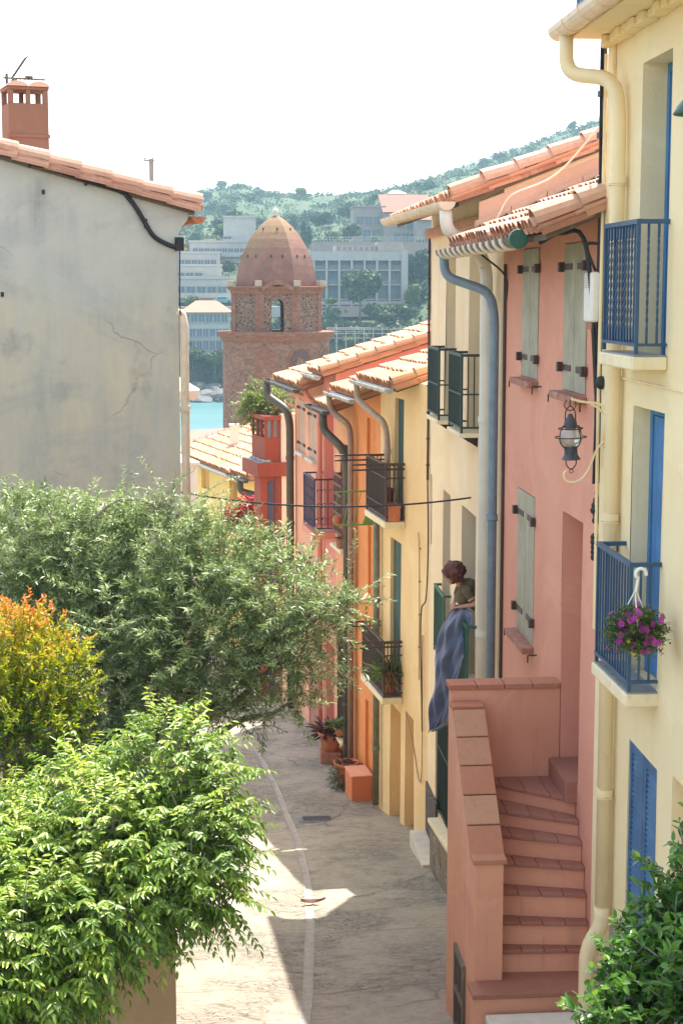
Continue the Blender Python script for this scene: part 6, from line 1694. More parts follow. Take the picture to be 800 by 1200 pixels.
def stem_mesh(name, stems, every, rad, mat, parent, gg):
    P0, dirs, ln, droop, tl = stems; m = MB()
    for i in range(0, len(P0), every):
        pts = [P0[i]+dirs[i]*ln[i]*f+np.array([0, 0, -droop*f*f*tl]) for f in (-0.25, 0.2, 0.6, 1.0)]
        m.tube([tuple(p) for p in pts], [rad, rad*0.8, rad*0.6, rad*0.3], 4, cap=False)
    return m.build(name, mat, parent)
leaf_mat('olive_leaf', (0.05, 0.085, 0.02), (0.56, 0.60, 0.34), 0.26, 0.42, (0.23, 0.31, 0.11))
V, Fq, T_, S_ = twiggy(OL, 3700, g, 0.30, 0.022, 0.082, 0.0165, 0.42, 0.18, 'quad')
big_mesh('crown', V, Fq, T_, MATS['olive_leaf'], olive)
paint('olive_twig', (0.24, 0.22, 0.165), 0.9, 0.0, 0.2)
m = MB(); base = (0, 0, -0.2); m.tube(smooth_path([(0, 0, -0.9), (0.05, 0, 0.4), (0.0, 0.05, 1.1), (0.1, 0, 1.7)]), [0.22-0.006*i for i in range(25)], 12)
limbs(m, (0.08, 0, 1.6), [l[:3] for l in OL[:19]], 0.07, g)
m.build('trunk', MATS['bark'], olive, smooth=True)
stem_mesh('twigs', S_, 3, 0.005, MATS['olive_twig'], olive, g)
# a few long whippy shoots against the grey wall
PP = []
for (px, py, Y) in ((215, 640, 15.8), (190, 620, 16), (150, 610, 16.2), (230, 600, 15.8), (95, 610, 16.3), (260, 640, 15.6), (400, 705, 14.9), (175, 600, 16), (205, 600, 16)):
    q = atY(px, py, Y)-Vector(OB); PP.append((q.x, q.y, q.z, 0.1, 0.1, 0.1))
V, Fq, T_, S_ = twiggy(PP, 80, g, 0.62, 0.028, 0.055, 0.012, 0.2, 0.25, 'quad', up=0.55)
big_mesh('shoots', V, Fq, T_, MATS['olive_leaf'], olive); stem_mesh('twigs', S_, 1, 0.006, MATS['olive_twig'], olive, g)
# a pruned bare branch showing at the top
m = MB(); q = [tuple(atY(px, py, 16.0)-Vector(OB)) for px, py in ((100, 618), (112, 606), (135, 588), (165, 586), (185, 596))]; m.tube(smooth_path(q, 5), 0.017, 7); m.build('branch', MATS['olive_twig'], olive, smooth=True)

# ---- planter wall and soil
HW = House('planter_wall', 'tan rendered retaining wall holding the shrubs at lower left', 'wall', (-0.33, 11.0), (0.56, 0.83), -6.6) 
stucco('planter_render', (0.33, 0.23, 0.13), (0.27, 0.185, 0.105), (0.13, 0.10, 0.065), 0.8, seed=41)
poly = [(-0.33, 11.0), (-3.6, 6.2), (-7.0, 6.2), (-7.0, 20.2), (-0.75, 20.2)]
m = MB(); ztop = -4.62
l = [HW.loc((x, y, 0))[:2] for x, y in poly]
m.prism(l[::-1], 2, -7.8, ztop); m.build('wall', MATS['planter_render'], HW.t, bevel=0.02)
c = [( -0.62, 11.0), (-3.8, 6.35), (-6.9, 6.35), (-6.9, 20.1), (-1.0, 20.1)]
X_ = MB(); X_.prism([(x, y) for x, y in c][::-1], 2, ztop-0.2, ztop+0.03); o = X_.build('planting_bed', MATS['soil']); o['kind'] = 'structure'

# ---- bright green shrub
def comp_shrub(name, label, base, lobes, n, gg, mat, rach=0.26, nl=7, L=0.062, W=0.021, droop=0.22, tone_fn=None, shell=0.45):
    t = thing(name, label, 'shrub', base)
    P0, d, r, idx = sample_lobes(lobes, n, gg, shell)
    dirs = d*0.8+gg.normal(size=(n, 3))*0.35+np.array([0.05, -0.15, 0.2]); dirs /= np.linalg.norm(dirs, axis=1, keepdims=True)
    ln = rach*(0.7+0.6*gg.random(n)); PP, DD, NN, LL, WW, TT = [], [], [], [], [], []; t0 = gg.random(n)
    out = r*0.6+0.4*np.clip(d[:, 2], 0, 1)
    for i in range(nl+1):
        f = (i+0.6)/(nl+0.6); pos = P0+dirs*(f*ln)[:, None]+np.array([0, 0, -droop*f*f*rach]); cur = dirs+np.array([0, 0, -2*droop*f])
        side = np.cross(cur, np.array([0, 0, 1.0])+gg.normal(size=(n, 3))*0.15); side /= (np.linalg.norm(side, axis=1, keepdims=True)+1e-9)
        for s_ in ((1, -1) if i < nl else (0,)):
            ld = cur*0.7+side*s_*0.9+np.array([0, 0, -0.35])+gg.normal(size=(n, 3))*0.15
            nn = np.array([0, 0, 1.0])+dirs*0.4+gg.normal(size=(n, 3))*0.3
            PP.append(pos); DD.append(ld); NN.append(nn); LL.append(L*(0.7+0.5*gg.random(n))); WW.append(W*(0.75+0.5*gg.random(n)))
            TT.append(np.clip(0.25*t0+0.45*(out-0.45)*1.6+0.35*gg.random(n), 0, 1))  # outer and upper leaflets toned lighter, painting sunlit highlights into the leaf colour
    V, Fq, q = leafs(np.concatenate(PP), np.concatenate(DD), np.concatenate(NN), np.concatenate(LL), np.concatenate(WW), 'hex', 0.16, 0.18)
    T_ = np.concatenate(TT); big_mesh('foliage', V, Fq, np.concatenate([T_]*q), mat, t)
    m = MB()
    for i in range(0, n, 2):
        pts = [P0[i]+dirs[i]*ln[i]*f+np.array([0, 0, -droop*f*f*rach]) for f in (-0.5, 0.3, 1.0)]; m.tube([tuple(p) for p in pts], [0.005, 0.004, 0.002], 4, cap=False)
    limbs(m, (0, 0, -0.1), [l[:3] for l in lobes], 0.03, gg); m.build('stems', MATS['olive_twig'], t)
    return t
leaf_mat('ash_leaf', (0.028, 0.08, 0.008), (0.52, 0.54, 0.07), 0.30, 0.4, (0.18, 0.30, 0.025))
g = np.random.default_rng(31); SB = (-0.9, 10.3, ztop)
SL = px_lobes([(30, 985, 10.8, .42), (110, 940, 10.9, .40), (195, 893, 10.7, .36), (235, 920, 10.5, .27), (252, 965, 10.4, .19), (40, 1040, 10.2, .46), (130, 990, 10.2, .46), (215, 985, 10.2, .38), (243, 1030, 10.1, .2),
               (30, 1100, 9.7, .45), (110, 1070, 9.8, .40), (180, 1050, 9.95, .30), (268, 1062, 10.1, .09), (250, 1050, 10.1, .12), (20, 1175, 9.4, .28), (60, 1150, 9.5, .28), (268, 945, 10.4, .09), (60, 1190, 9.3, .15), (-60, 1040, 10.2, .55), (-60, 1150, 9.5, .5)], SB)
comp_shrub('ash_shrub', 'bright lime green shrub spilling over the planter wall', SB, SL, 3900, g, MATS['ash_leaf'])

# ---- photinia with orange new growth
leaf_mat('photinia_leaf', (0.03, 0.10, 0.008), (0.66, 0.19, 0.06), 0.4, 0.38, (0.42, 0.42, 0.02))
g = np.random.default_rng(41); FB = (-1.75, 12.4, ztop)
FL = px_lobes([(25, 800, 12.4, .55), (75, 800, 12.2, .26), (20, 760, 12.4, .36), (60, 770, 12.3, .28), (90, 830, 12.1, .16), (30, 860, 12.0, .45), (-60, 790, 12.4, .7), (70, 850, 12, .25)], FB)
zmax = max(l[2]+l[5] for l in FL); zmin = zmax-1.25
def ph_tone(gg, t0, f, pos, r, d):
    h = np.clip((pos[:, 2]-zmin)/(zmax-zmin), 0, 1); tip = np.clip(f, 0, 1)
    return np.clip(0.08+0.62*h**2.2+0.42*tip*tip*h+0.40*(gg.random(len(f))-0.5)+0.25*(t0-0.5), 0, 1)
V, Fq, T_, S_ = twiggy(FL, 1700, g, 0.13, 0.017, 0.042, 0.016, 0.55, -0.25, 'hex', up=0.7, tone_fn=ph_tone, spread=0.8)
pht = thing('photinia_shrub', 'rounded shrub with orange red tips above yellow green leaves', 'shrub', FB)
big_mesh('foliage', V, Fq, T_, MATS['photinia_leaf'], pht); stem_mesh('stems', S_, 2, 0.004, MATS['bark'], pht, g)
m = MB(); limbs(m, (0, 0, -0.1), [l[:3] for l in FL], 0.03, g); m.build('trunk', MATS['bark'], pht)

# ---- glossy bush at lower right
leaf_mat('laurel_leaf', (0.035, 0.11, 0.015), (0.34, 0.46, 0.05), 0.32, 0.32, (0.085, 0.20, 0.025))
g = np.random.default_rng(51); RB = (1.85, 6.4, -5.75)
RL = px_lobes([(a+32, b+8, c*0.696, r*0.60) for a, b, c, r in [(755, 1105, 9.2, .36), (725, 1160, 9.0, .32), (790, 1060, 9.3, .36), (785, 1150, 8.9, .45), (775, 985, 9.4, .14), (795, 960, 9.4, .14), (760, 1020, 9.4, .16), (705, 1125, 9.0, .15), (700, 1190, 8.8, .26), (770, 1230, 8.8, .5), (810, 1000, 9.3, .2), (715, 1090, 9.1, .08), (740, 1050, 9.3, .10), (730, 1290, 8.8, .4), (690, 1180, 8.8, .12)]], RB)
V, Fq, T_, S_ = twiggy(RL, 900, g, 0.13, 0.020, 0.050, 0.024, 0.4, 0.05, 'hex', up=0.5, spread=0.9, curl=0.1, fold=0.12,
                       tone_fn=lambda gg, t0, f, pos, r, d: np.clip(0.15+0.35*t0*gg.random(len(f))+0.4*(f > 0.7)*gg.random(len(f)), 0, 1))
bush = thing('laurel_bush', 'dark glossy green bush in the lower right corner', 'shrub', RB)
big_mesh('foliage', V, Fq, T_, MATS['laurel_leaf'], bush); stem_mesh('stems', S_, 1, 0.005, MATS['olive_twig'], bush, g)
m = MB(); limbs(m, (0, 0, -0.2), [l[:3] for l in RL], 0.025, g); m.build('trunk', MATS['bark'], bush)

# ---- overhanging greenery on the red house terrace
leaf_mat('terrace_leaf', (0.07, 0.115, 0.025), (0.30, 0.30, 0.08), 0.35, 0.5, (0.15, 0.20, 0.045)); leaf_mat('pink_petal', (0.5, 0.08, 0.14), (0.65, 0.16, 0.25), 0.3, 0.6); leaf_mat('red_bract', (0.24, 0.008, 0.016), (0.46, 0.018, 0.03), 0.3, 0.6)
q = rp(322, 530); w = H9.world(0.7, q[0]-0.2, zs1); TB = (w.x, w.y, zs1+0.02)
t = thing('terrace_shrub', 'airy yellow green shrub growing on the red house terrace', 'shrub', TB)
TL = px_lobes([(318, 478, 39.6, .42), (308, 462, 39.8, .35), (300, 480, 40, .42), (328, 470, 39.2, .3), (290, 470, 40.3, .22), (312, 495, 39.6, .3), (286, 485, 40.4, .16), (330, 487, 39.2, .25)], TB)
g = np.random.default_rng(61); V, Fq, T_, S_ = twiggy(TL, 420, g, 0.3, 0.035, 0.08, 0.035, 0.3, 0.2, 'quad'); big_mesh('foliage', V, Fq, T_, MATS['terrace_leaf'], t); stem_mesh('stems', S_, 2, 0.008, MATS['bark'], t, g)
m = MB(); limbs(m, (0, 0, 0), [l[:3] for l in TL], 0.03, g); m.tube([(0, 0, 0), (0, 0, 0.4)], 0.05, 8); m.build('trunk', MATS['bark'], t)
V, Fq, T_, S_ = twiggy(px_lobes([(331, 478, 39.1, .2), (322, 484, 39.2, .2)], TB), 40, g, 0.12, 0.04, 0.06, 0.05, 0.4, 0.1, 'quad'); big_mesh('blossom', V, Fq, T_, MATS['pink_petal'], t)
# bougainvillea
w = atY(296, 650, 41.5); BB = (w.x, w.y, gz(41.5)); t = thing('bougainvillea', 'crimson bougainvillea below the yellow house downpipe', 'shrub', BB)
BL = px_lobes([(280, 606, 42, .42), (292, 600, 41.6, .4), (303, 609, 41.3, .42), (312, 606, 41, .35), (270, 604, 42.2, .25), (300, 622, 41.2, .4), (312, 620, 41.0, .3)], BB)
V, Fq, T_, S_ = twiggy(BL, 560, g, 0.22, 0.04, 0.075, 0.06, 0.3, 0.1, 'quad'); big_mesh('bracts', V, Fq, T_, MATS['red_bract'], t); stem_mesh('stems', S_, 3, 0.008, MATS['bark'], t, g)
V, Fq, T_, S_ = twiggy(px_lobes([(300, 640, 41.3, .5), (290, 660, 41.5, .6), (310, 660, 41, .45)], BB), 260, g, 0.25, 0.04, 0.09, 0.045, 0.3, 0.1, 'quad'); big_mesh('foliage', V, Fq, T_, MATS['laurel_leaf'], t)
m = MB(); limbs(m, (0, 0, 0), [l[:3] for l in BL], 0.05, g); m.build('trunk', MATS['bark'], t)

# ================================================================== small things on the fronts
def pot_prof(r, h): return [(r*0.62, 0.0), (r*0.66, 0.004), (r*0.92, h*0.8), (r*0.93, h*0.82), (r*1.05, h*0.83), (r*1.06, h), (r*0.93, h), (r*0.9, h*0.85), (0.0, h*0.84)]
def potted(name, label, loc, r, h, leaf, kind, gg, cat='potted plant', n=60, L=0.16, W=0.03, up=0.8, spread=0.5, flower=None, square=None, pot='terracotta'):
    t = thing(name, label, cat, loc)
    m = MB()
    if square: 
        a, b = square; m.box(-a, a, -b, b, 0, h*0.85); m.box(-a-0.015, a+0.015, -b-0.015, b+0.015, h*0.85+0.001, h)
    else: m.lathe(pot_prof(r, h), 20, cap=False); m.lathe([(0, 0.002), (r*0.6, 0.001)], 20)
    m.build('pot', MATS[pot], t, smooth=not square)
    d = gg.normal(size=(n, 3)); d[:, 2] = np.abs(d[:, 2])*up+0.1; d /= np.linalg.norm(d, axis=1, keepdims=True)
    P = np.stack([gg.uniform(-1, 1, n)*(square[0] if square else r*0.6), gg.uniform(-1, 1, n)*(square[1]*0.7 if square else r*0.6), np.full(n, h*0.86)], 1)+d*gg.random((n, 1))*spread*0.5
    nn = np.array([0, 0, 1.0])+gg.normal(size=(n, 3))*0.3
    V, Fq, q = leafs(P, d+gg.normal(size=(n, 3))*0.2, nn, L*(0.6+0.6*gg.random(n)), W*(0.7+0.6*gg.random(n)), 'hex', 0.2, 0.35)
    big_mesh('foliage', V, Fq, np.concatenate([gg.random(n)]*q), MATS[leaf], t)
    if flower:
        nf = n//2; P2 = P[:nf]+d[:nf]*L*0.8; d2 = gg.normal(size=(nf, 3)); V, Fq, q = leafs(P2, d2, gg.normal(size=(nf, 3)), np.full(nf, 0.05), np.full(nf, 0.05), 'quad'); big_mesh('blossom', V, Fq, gg.random(nf), MATS[flower], t)
    return t
leaf_mat('cordyline_leaf', (0.05, 0.02, 0.025), (0.16, 0.05, 0.05), 0.2, 0.5); leaf_mat('spider_leaf', (0.05, 0.12, 0.03), (0.28, 0.36, 0.14), 0.3, 0.45); leaf_mat('grey_leaf', (0.07, 0.10, 0.06), (0.2, 0.23, 0.13), 0.3, 0.6)
g = np.random.default_rng(71)
# orange block by the door, pots along the street
q = on_street(418, 940); c0 = H5.loc(q)
t = thing('orange_block', 'low orange rendered block standing against the orange house', 'bench', tuple(H5.world(c0[0]+0.3, 0.0, gz(q.y)-0.1)), math.atan2(H5.d.y, H5.d.x))
m = MB(); m.box(-0.32, 0.32, 0.015, 0.42, 0.0, 0.56); m.build('block', MATS['orange_bench_wall'], t, bevel=0.02)
m = MB(); m.box(-0.33, 0.33, 0.01, 0.43, 0.561, 0.59); m.build('top', MATS['coral_wall'], t, bevel=0.01)
def street_pot(px, py, **k):
    q = on_street(px, py); return (q.x, q.y, float(street_z(q.x, q.y))-0.01)
q = street_pot(387, 894); t = thing('stone_plinth', 'small square stone plinth under the dark red potted plant', 'plinth', q); m = MB(); m.box(-0.22, 0.22, -0.22, 0.22, 0, 0.26); m.build('block', MATS['brick_sill'], t, bevel=0.02)
potted('potted_plant', 'dark red spiky plant in a terracotta pot on a stone plinth', (q[0], q[1], q[2]+0.26), 0.26, 0.40, 'cordyline_leaf', 0, g, n=110, L=0.36, W=0.05, spread=0.3)
q = street_pot(399, 925); potted('potted_plant', 'terracotta pot with trailing grey green plant beside the orange block', (q[0]+0.12, q[1]+0.1, q[2]), 0.24, 0.5, 'cordyline_leaf', 0, g, n=50, L=0.16, W=0.03, spread=0.2)
leafq = q; t = thing('trailing_plant', 'bushy green plant on the ground left of the orange block', 'plant', q)
V, Fq, T_, S_ = twiggy([(0, 0, 0.28, 0.16, 0.16, 0.26), (-0.05, -0.05, 0.15, 0.16, 0.16, 0.15)], 120, g, 0.14, 0.02, 0.04, 0.018, 0.4, 0.2, 'quad'); big_mesh('foliage', V, Fq, T_, MATS['grey_leaf'], t)
m = MB(); m.tube([(0, 0, 0), (0.02, 0, 0.3)], 0.015, 6); m.build('stem', MATS['bark'], t)
# balcony pots of the cream house
zf1 = Ha[2]+0.013; zf2 = Hb[2]+0.013; rz = math.atan2(H4.d.y, H4.d.x)
t = potted('planter_trough', 'terracotta trough on the upper balcony of the cream house', tuple(H4.world(Ha[0]+0.05, 0.19, zf1)), 0.1, 0.28, 'cordyline_leaf', 0, g, cat='planter', n=30, L=0.06, W=0.03, spread=0.1, square=(0.20, 0.10)); t.rotation_euler[2] = rz
paint('maroon_glaze', (0.2, 0.03, 0.035), 0.35); potted('flower_pot', 'tall maroon pot behind the trough on the upper balcony', tuple(H4.world(Ha[0]+0.42, 0.17, zf1)), 0.11, 0.5, 'grey_leaf', 0, g, cat='flower pot', n=8, L=0.08, W=0.02, spread=0.1, pot='maroon_glaze')
potted('potted_plant', 'green spider plant in a terracotta pot on the lower balcony of the cream house', tuple(H4.world(Hb[0]+0.10, 0.19, zf2)), 0.15, 0.42, 'spider_leaf', 0, g, n=120, L=0.34, W=0.025, spread=0.25)
potted('potted_plant', 'small trailing plant in a terracotta pot at the far end of the lower balcony', tuple(H4.world(Hb[0]+0.6, 0.2, zf2)), 0.12, 0.30, 'grey_leaf', 0, g, n=60, L=0.14, W=0.03, spread=0.2)
w = H6.world(0.6, 0.12, Pa[2]-0.25); potted('flower_pot', 'small pot with a grey plant on the sill below the lattice', tuple(w), 0.12, 0.22, 'grey_leaf', 0, g, cat='flower pot', n=26, L=0.1, W=0.05, spread=0.15, pot='brick_sill')
w = H6.world(0.65, 0.12, Pb[2]-0.25); potted('flower_pot', 'pot of green leaves on the street window sill of the peach house', tuple(w), 0.13, 0.2, 'spider_leaf', 0, g, cat='flower pot', n=90, L=0.16, W=0.04, spread=0.45)
# drying rack folded out in front of the orange house
w = H5.world(0.35, 0.0, -4.3); paint('lime_metal', (0.16, 0.30, 0.07), 0.5)
t = thing('drying_rack', 'small lime green folding clothes rack on the orange house front', 'clothes rack', tuple(w), math.atan2(H5.d.y, H5.d.x))
m = MB()
for z in (0.0, 0.62): m.tube([(0, 0.0, z), (0, 0.75, z+0.0)], 0.018, 6)
for k in range(4): m.tube([(0.02, 0.05+k*0.22, 0.62), (0.02, 0.25+k*0.18, 0.0)], 0.008, 5)
m.build('frame', MATS['lime_metal'], t); m = MB(); m.prism([(0.02, 0.0), (0.25, 0.0), (0.02, 0.62)], 0, -0.015, 0.0); m.build('panel', MATS['lime_metal'], t)
# globe lamp on the red house
q = rp(329, 634); w = H9.world(-0.12, q[0], q[1]); t = thing('globe_lamp', 'white globe wall lamp on the white pier of the red house', 'wall lamp', tuple(w))
paint('opal_glass', (0.8, 0.78, 0.72), 0.25); m = MB(); m.ball((0, 0, 0), 0.13, 14, 10); m.build('globe', MATS['opal_glass'], t, smooth=True)
m = MB(); m.tube([(0, 0.11, 0.2), (0, 0, 0.2), (0, 0, 0.12)], 0.015, 6); m.lathe([(0.0, 0.22), (0.05, 0.2), (0.07, 0.12)], 12); m.lathe([(0.05, -0.12), (0.06, -0.2), (0.03, -0.3)], 12, cap=True); m.build('bracket', MATS['black_iron'], t)
q = atY(314, 650, 38.2); potted('flower_pot', 'terracotta pot of red flowers below the blue door', (q.x, q.y-0.1, q.z-0.25), 0.14, 0.26, 'grey_leaf', 0, g, cat='flower pot', n=50, L=0.1, W=0.05, spread=0.2, flower='red_bract')

# manhole cover and the dry palm leaf in the drain
q = on_street(371, 962); paint('cast_iron', (0.13, 0.135, 0.15), 0.45, 0.3, 0.2)
t = thing('manhole_cover', 'round iron manhole cover set in the street', 'manhole cover', (q.x, q.y, float(street_z(q.x, q.y))-0.02)); t.rotation_euler[0] = -0.17
m = MB(); m.lathe([(0.0, 0.035), (0.30, 0.035), (0.34, 0.03), (0.36, 0.0)], 28); 
m.build('cover', MATS['cast_iron'], t); m = MB()
for k in range(6): m.box(-0.25, 0.25, -0.2+k*0.08-0.01, -0.2+k*0.08+0.01, 0.0351, 0.042)
m.build('tread_bar', MATS['cast_iron'], t)
q = on_street(366, 1061); t = thing('dry_leaf', 'curled brown dry leaf lying across the drain', 'leaf', (q.x, q.y, float(street_z(q.x, q.y))+0.0))
paint('dry_brown', (0.16, 0.06, 0.035), 0.8); m = MB(); n = 12
for k in range(n):
    a, b = k/n, (k+1)/n
    f = lambda s_: (-0.16+0.34*s_, 0.02*math.sin(3*s_), 0.03+0.09*(s_-0.45)**2*2); w = lambda s_: 0.05*math.sin(math.pi*min(1, s_*1.15+0.02))+0.003
    A, B = f(a), f(b); m.face([(A[0], A[1]-w(a), A[2]+0.02), (B[0], B[1]-w(b), B[2]+0.02), (B[0], B[1], B[2]), (A[0], A[1], A[2])]); m.face([(A[0], A[1], A[2]), (B[0], B[1], B[2]), (B[0], B[1]+w(b), B[2]+0.03), (A[0], A[1]+w(a), A[2]+0.03)])
o = m.build('blade', MATS['dry_brown'], t); sd = o.modifiers.new('thick', 'SOLIDIFY'); sd.thickness = 0.004

# stone stoop in front of the stair
t = thing('stone_stoop', 'flat grey stone slab at the foot of the pink stair', 'step', (2.85, 12.55, gz(12.55)-0.4)); m = MB(); m.box(-0.5, 0.55, -0.36, 0.34, 0.0, -6.42-(gz(12.55)-0.4)); m.build('slab', MATS['stone_sill'], t, bevel=0.02)

# ---- lantern on its bracket, meter box, cables near the yellow corner
LY = 13.05; hk = atY(667.5, 468, LY)
t = thing('lantern_bracket', 'cream iron scroll bracket on the corner by the lantern', 'bracket', (3.36, LY, hk.z))
m = MB(); px_ = lambda a, b: tuple(atY(a, b, LY)-Vector((3.36, LY, hk.z)))
m.tube(smooth_path([px_(709, 478), px_(700, 473), px_(690, 472), px_(680, 470.5), px_(668.5, 467.5)], 5), 0.012, 7)
m.tube(smooth_path([px_(709, 520), px_(708, 500), px_(706, 486), px_(700, 478), px_(692, 474)], 5), 0.010, 7)
m.tube(smooth_path([px_(709, 516), px_(704, 520), px_(697, 530), px_(690, 548), px_(682, 560), px_(672, 565), px_(663, 563), px_(660, 556), px_(663, 551)], 5), 0.010, 7)
m.box(0.0, 0.04, -0.02, 0.02, -0.42, 0.06); m.build('scroll', MATS['cream_pipe'], t, smooth=True)
t = thing('ship_lantern', 'ship lantern with round glass hanging in front of the pink house', 'lantern', (hk.x, LY, hk.z-0.02)); t.rotation_euler = (0, R(-2), 0)
s_ = LY/1800.0*1.0
paint('lantern_iron', (0.055, 0.065, 0.08), 0.5, 0.2, 0.25, (0.11, 0.09, 0.075))
m = MB(); lz = lambda y: -(y-468)*s_*1.0
m.lathe([(0.0, lz(482)), (0.018, lz(483)), (0.03, lz(487)), (0.055, lz(492)), (0.058, lz(498)), (0.064, lz(499))], 18); m.lathe([(0.064, lz(499)), (0.0, lz(499)-0.001)], 18)
m.build('lamp_cap', MATS['lantern_iron'], t); m = MB(); m.lathe([(0.056, lz(521)), (0.058, lz(531)), (0.075, lz(535)), (0.085, lz(537)), (0.08, lz(537.5)), (0.0, lz(537))], 18); m.build('lamp_base', MATS['lantern_iron'], t)
gm = bpy.data.materials.new('lantern_glass'); gm.use_nodes = True; b = gm.node_tree.nodes['Principled BSDF']; b.inputs['Base Color'].default_value = (0.72, 0.72, 0.66, 1); b.inputs['Roughness'].default_value = 0.12; b.inputs['Transmission Weight'].default_value = 0.55
m = MB(); m.ball((0, 0, lz(511)), (0.103, 0.103, 0.088), 20, 12); m.build('glass', gm, t, smooth=True)
m = MB()
for k in range(4):
    a = k*math.pi/2+0.5; c_, n_ = math.cos(a), math.sin(a)
    m.tube(smooth_path([(c_*0.062, n_*0.062, lz(497)), (c_*0.10, n_*0.10, lz(499)), (c_*0.125, n_*0.125, lz(510)), (c_*0.11, n_*0.11, lz(518)), (c_*0.06, n_*0.06, lz(524))], 5), 0.0055, 6)
for r_, y in ((0.135, 510.5), (0.105, 500)): m.tube([(r_*math.cos(a), r_*math.sin(a), lz(y)) for a in np.linspace(0, 2*math.pi, 28)], 0.0055, 6)
m.tube([(0.05*math.sin(a), 0, lz(482)+0.055-0.05*math.cos(a)+0.02) for a in np.linspace(-2.6, 2.6, 20)], 0.005, 6)
m.tube(smooth_path([(-0.045, 0, lz(492)), (-0.04, 0, lz(480)), (0.0, 0, lz(473)), (0.04, 0, lz(480)), (0.045, 0, lz(492))], 6), 0.006, 6)
m.tube(smooth_path([(-0.045, 0, lz(537)), (-0.04, 0, lz(544)), (0.0, 0, lz(549)), (0.04, 0, lz(544)), (0.045, 0, lz(537))], 6), 0.006, 6)
m.tube([(0.016*math.sin(a), 0, lz(551.5)+0.016*math.cos(a)) for a in np.linspace(0, 2*math.pi, 14)], 0.004, 5)
m.tube([(0, 0, lz(473)), (0, 0, 0.02)], 0.006, 6); m.build('cage', MATS['brown_iron'], t)
a = atX(691, 316, 3.4); b = atX(706, 353, 3.4)
t = thing('meter_box', 'white plastic utility box high on the pink wall by the corner', 'utility box', (3.4, 13.22, -0.28)); h_ = 0.27
m = MB(); m.box(-0.13, -0.003, 0.02, 0.30, 0.0, 0.44); m.build('case', MATS['white_plastic'], t, bevel=0.025)
m = MB()
for k in range(8): m.box(-0.1325, -0.1301, 0.05, 0.25, 0.30+k*0.015, 0.306+k*0.015)
m.build('vent_slot', MATS['zinc'], t); m = MB(); m.box(-0.12, -0.01, 0.05, 0.2, -0.06, -0.001); m.build('cable_entry', MATS['brick_sill'], t)
t = thing('cable_bundle', 'bundle of black cables running down the corner beside the yellow pipe', 'cables', (3.37, 13.24, -8))
m = MB(); g = np.random.default_rng(91)
for k in range(5):
    pts = [(-0.015+0.02*math.sin(k*2+z*0.9)+0.008*k-0.02, 0.012*k, z) for z in np.linspace(6.3, 10.1, 14)]; m.tube(pts, 0.011, 6)
m.tube(smooth_path([(-0.02, 0, 6.9), (-0.12, 0.1, 8.35), (-0.3, 0.3, 8.5), (-0.45, 0.5, 8.42)], 6), 0.02, 8)
m.tube(smooth_path([(-0.02, 0, 8.4), (-0.12, 0.1, 8.38), (-0.03, 0.02, 8.1)], 6), 0.014, 8)
for z in (8.9, 9.3, 9.65): m.box(-0.06, 0.03, -0.02, 0.07, z, z+0.05)
for z in np.arange(6.2, 8.2, 0.2): m.box(-0.03, -0.005, -0.015, 0.015, z, z+0.03)
m.build('cables', MATS['black_rubber'], t)
m = MB()
for px0, py in ((697, 597), (696, 640)):
    q = atY(px0, py, 13.3)-Vector((3.37, 13.24, -8)); 
    for k in range(5): m.ball((q.x+g.normal()*0.012, q.y-0.05, q.z+(k-2)*0.045), (0.045, 0.04, 0.04), 10, 6)
q = atY(702, 448, 13.2)-Vector((3.37, 13.24, -8)); m.ball((q.x, q.y-0.06, q.z), (0.055, 0.05, 0.06), 12, 8); m.build_each('cable_joint', MATS['black_rubber'], t, smooth=True)
m = MB(); m.tube([(-0.015, -0.02, 5.0), (-0.02, -0.02, 7.0), (-0.012, -0.02, 10.0)], 0.016, 8); m.build('conduit', MATS['cream_pipe'], t)
# pale loose wire along the two roofs
q0 = Vector((3.35, 13.3, 1.42)); m = MB()
m.tube(smooth_path([q0, atY(650, 205, 15), atY(600, 228, 17.3), atY(585, 250, 17.6), atY(580, 262, 17.7)], 6), 0.009, 6); o = m.build('loose_wire', MATS['chalk_wall']); tag(o, 'thin pale wire slanting over the pink roof', 'wire')
# wire across the street
a = H3.world(2.0, 0.02, atX(560, 590, 3.38).z); b = HG.world(GL-0.1, 0.03, gp(211, 578)[1]); m = MB(); m.tube(catenary(a, b, 0.16, 40), 0.013, 6); o = m.build('overhead_wire', MATS['black_rubber']); tag(o, 'black wire strung across the street from the white house', 'wire')

# ---- hanging basket on the lower blue balcony
BY = 11.0; hk = atY(752, 668, BY); cb = atY(743, 738, BY-0.05)
t = thing('hanging_basket', 'hanging basket of purple and yellow flowers on the blue railing', 'hanging basket', (cb.x, cb.y, cb.z-0.08))
g = np.random.default_rng(95); h0 = hk.z-(cb.z-0.08)
leaf_mat('petunia', (0.33, 0.02, 0.28), (0.52, 0.06, 0.45), 0.3, 0.6); leaf_mat('yellow_petal', (0.65, 0.48, 0.02), (0.8, 0.65, 0.05), 0.3, 0.6); leaf_mat('basket_leaf', (0.04, 0.085, 0.025), (0.14, 0.20, 0.045), 0.3, 0.5)
m = MB(); m.lathe([(0.0, 0.0), (0.07, 0.005), (0.11, 0.06), (0.13, 0.12), (0.135, 0.125), (0.12, 0.11), (0.0, 0.11)], 18); m.build('bowl', MATS['soil'], t, smooth=True)
m = MB()
for k in range(3): a = k*2.1+0.4; m.tube([(0.13*math.cos(a), 0.13*math.sin(a), 0.12), (0.012*math.cos(a), 0, 0.36)], 0.005, 5)
hx = hk.x-cb.x
m.tube(smooth_path([(0, 0, 0.36), (0.01, 0, h0-0.1), (0.0+hx*0.3, 0, h0-0.04)], 5), 0.011, 8)
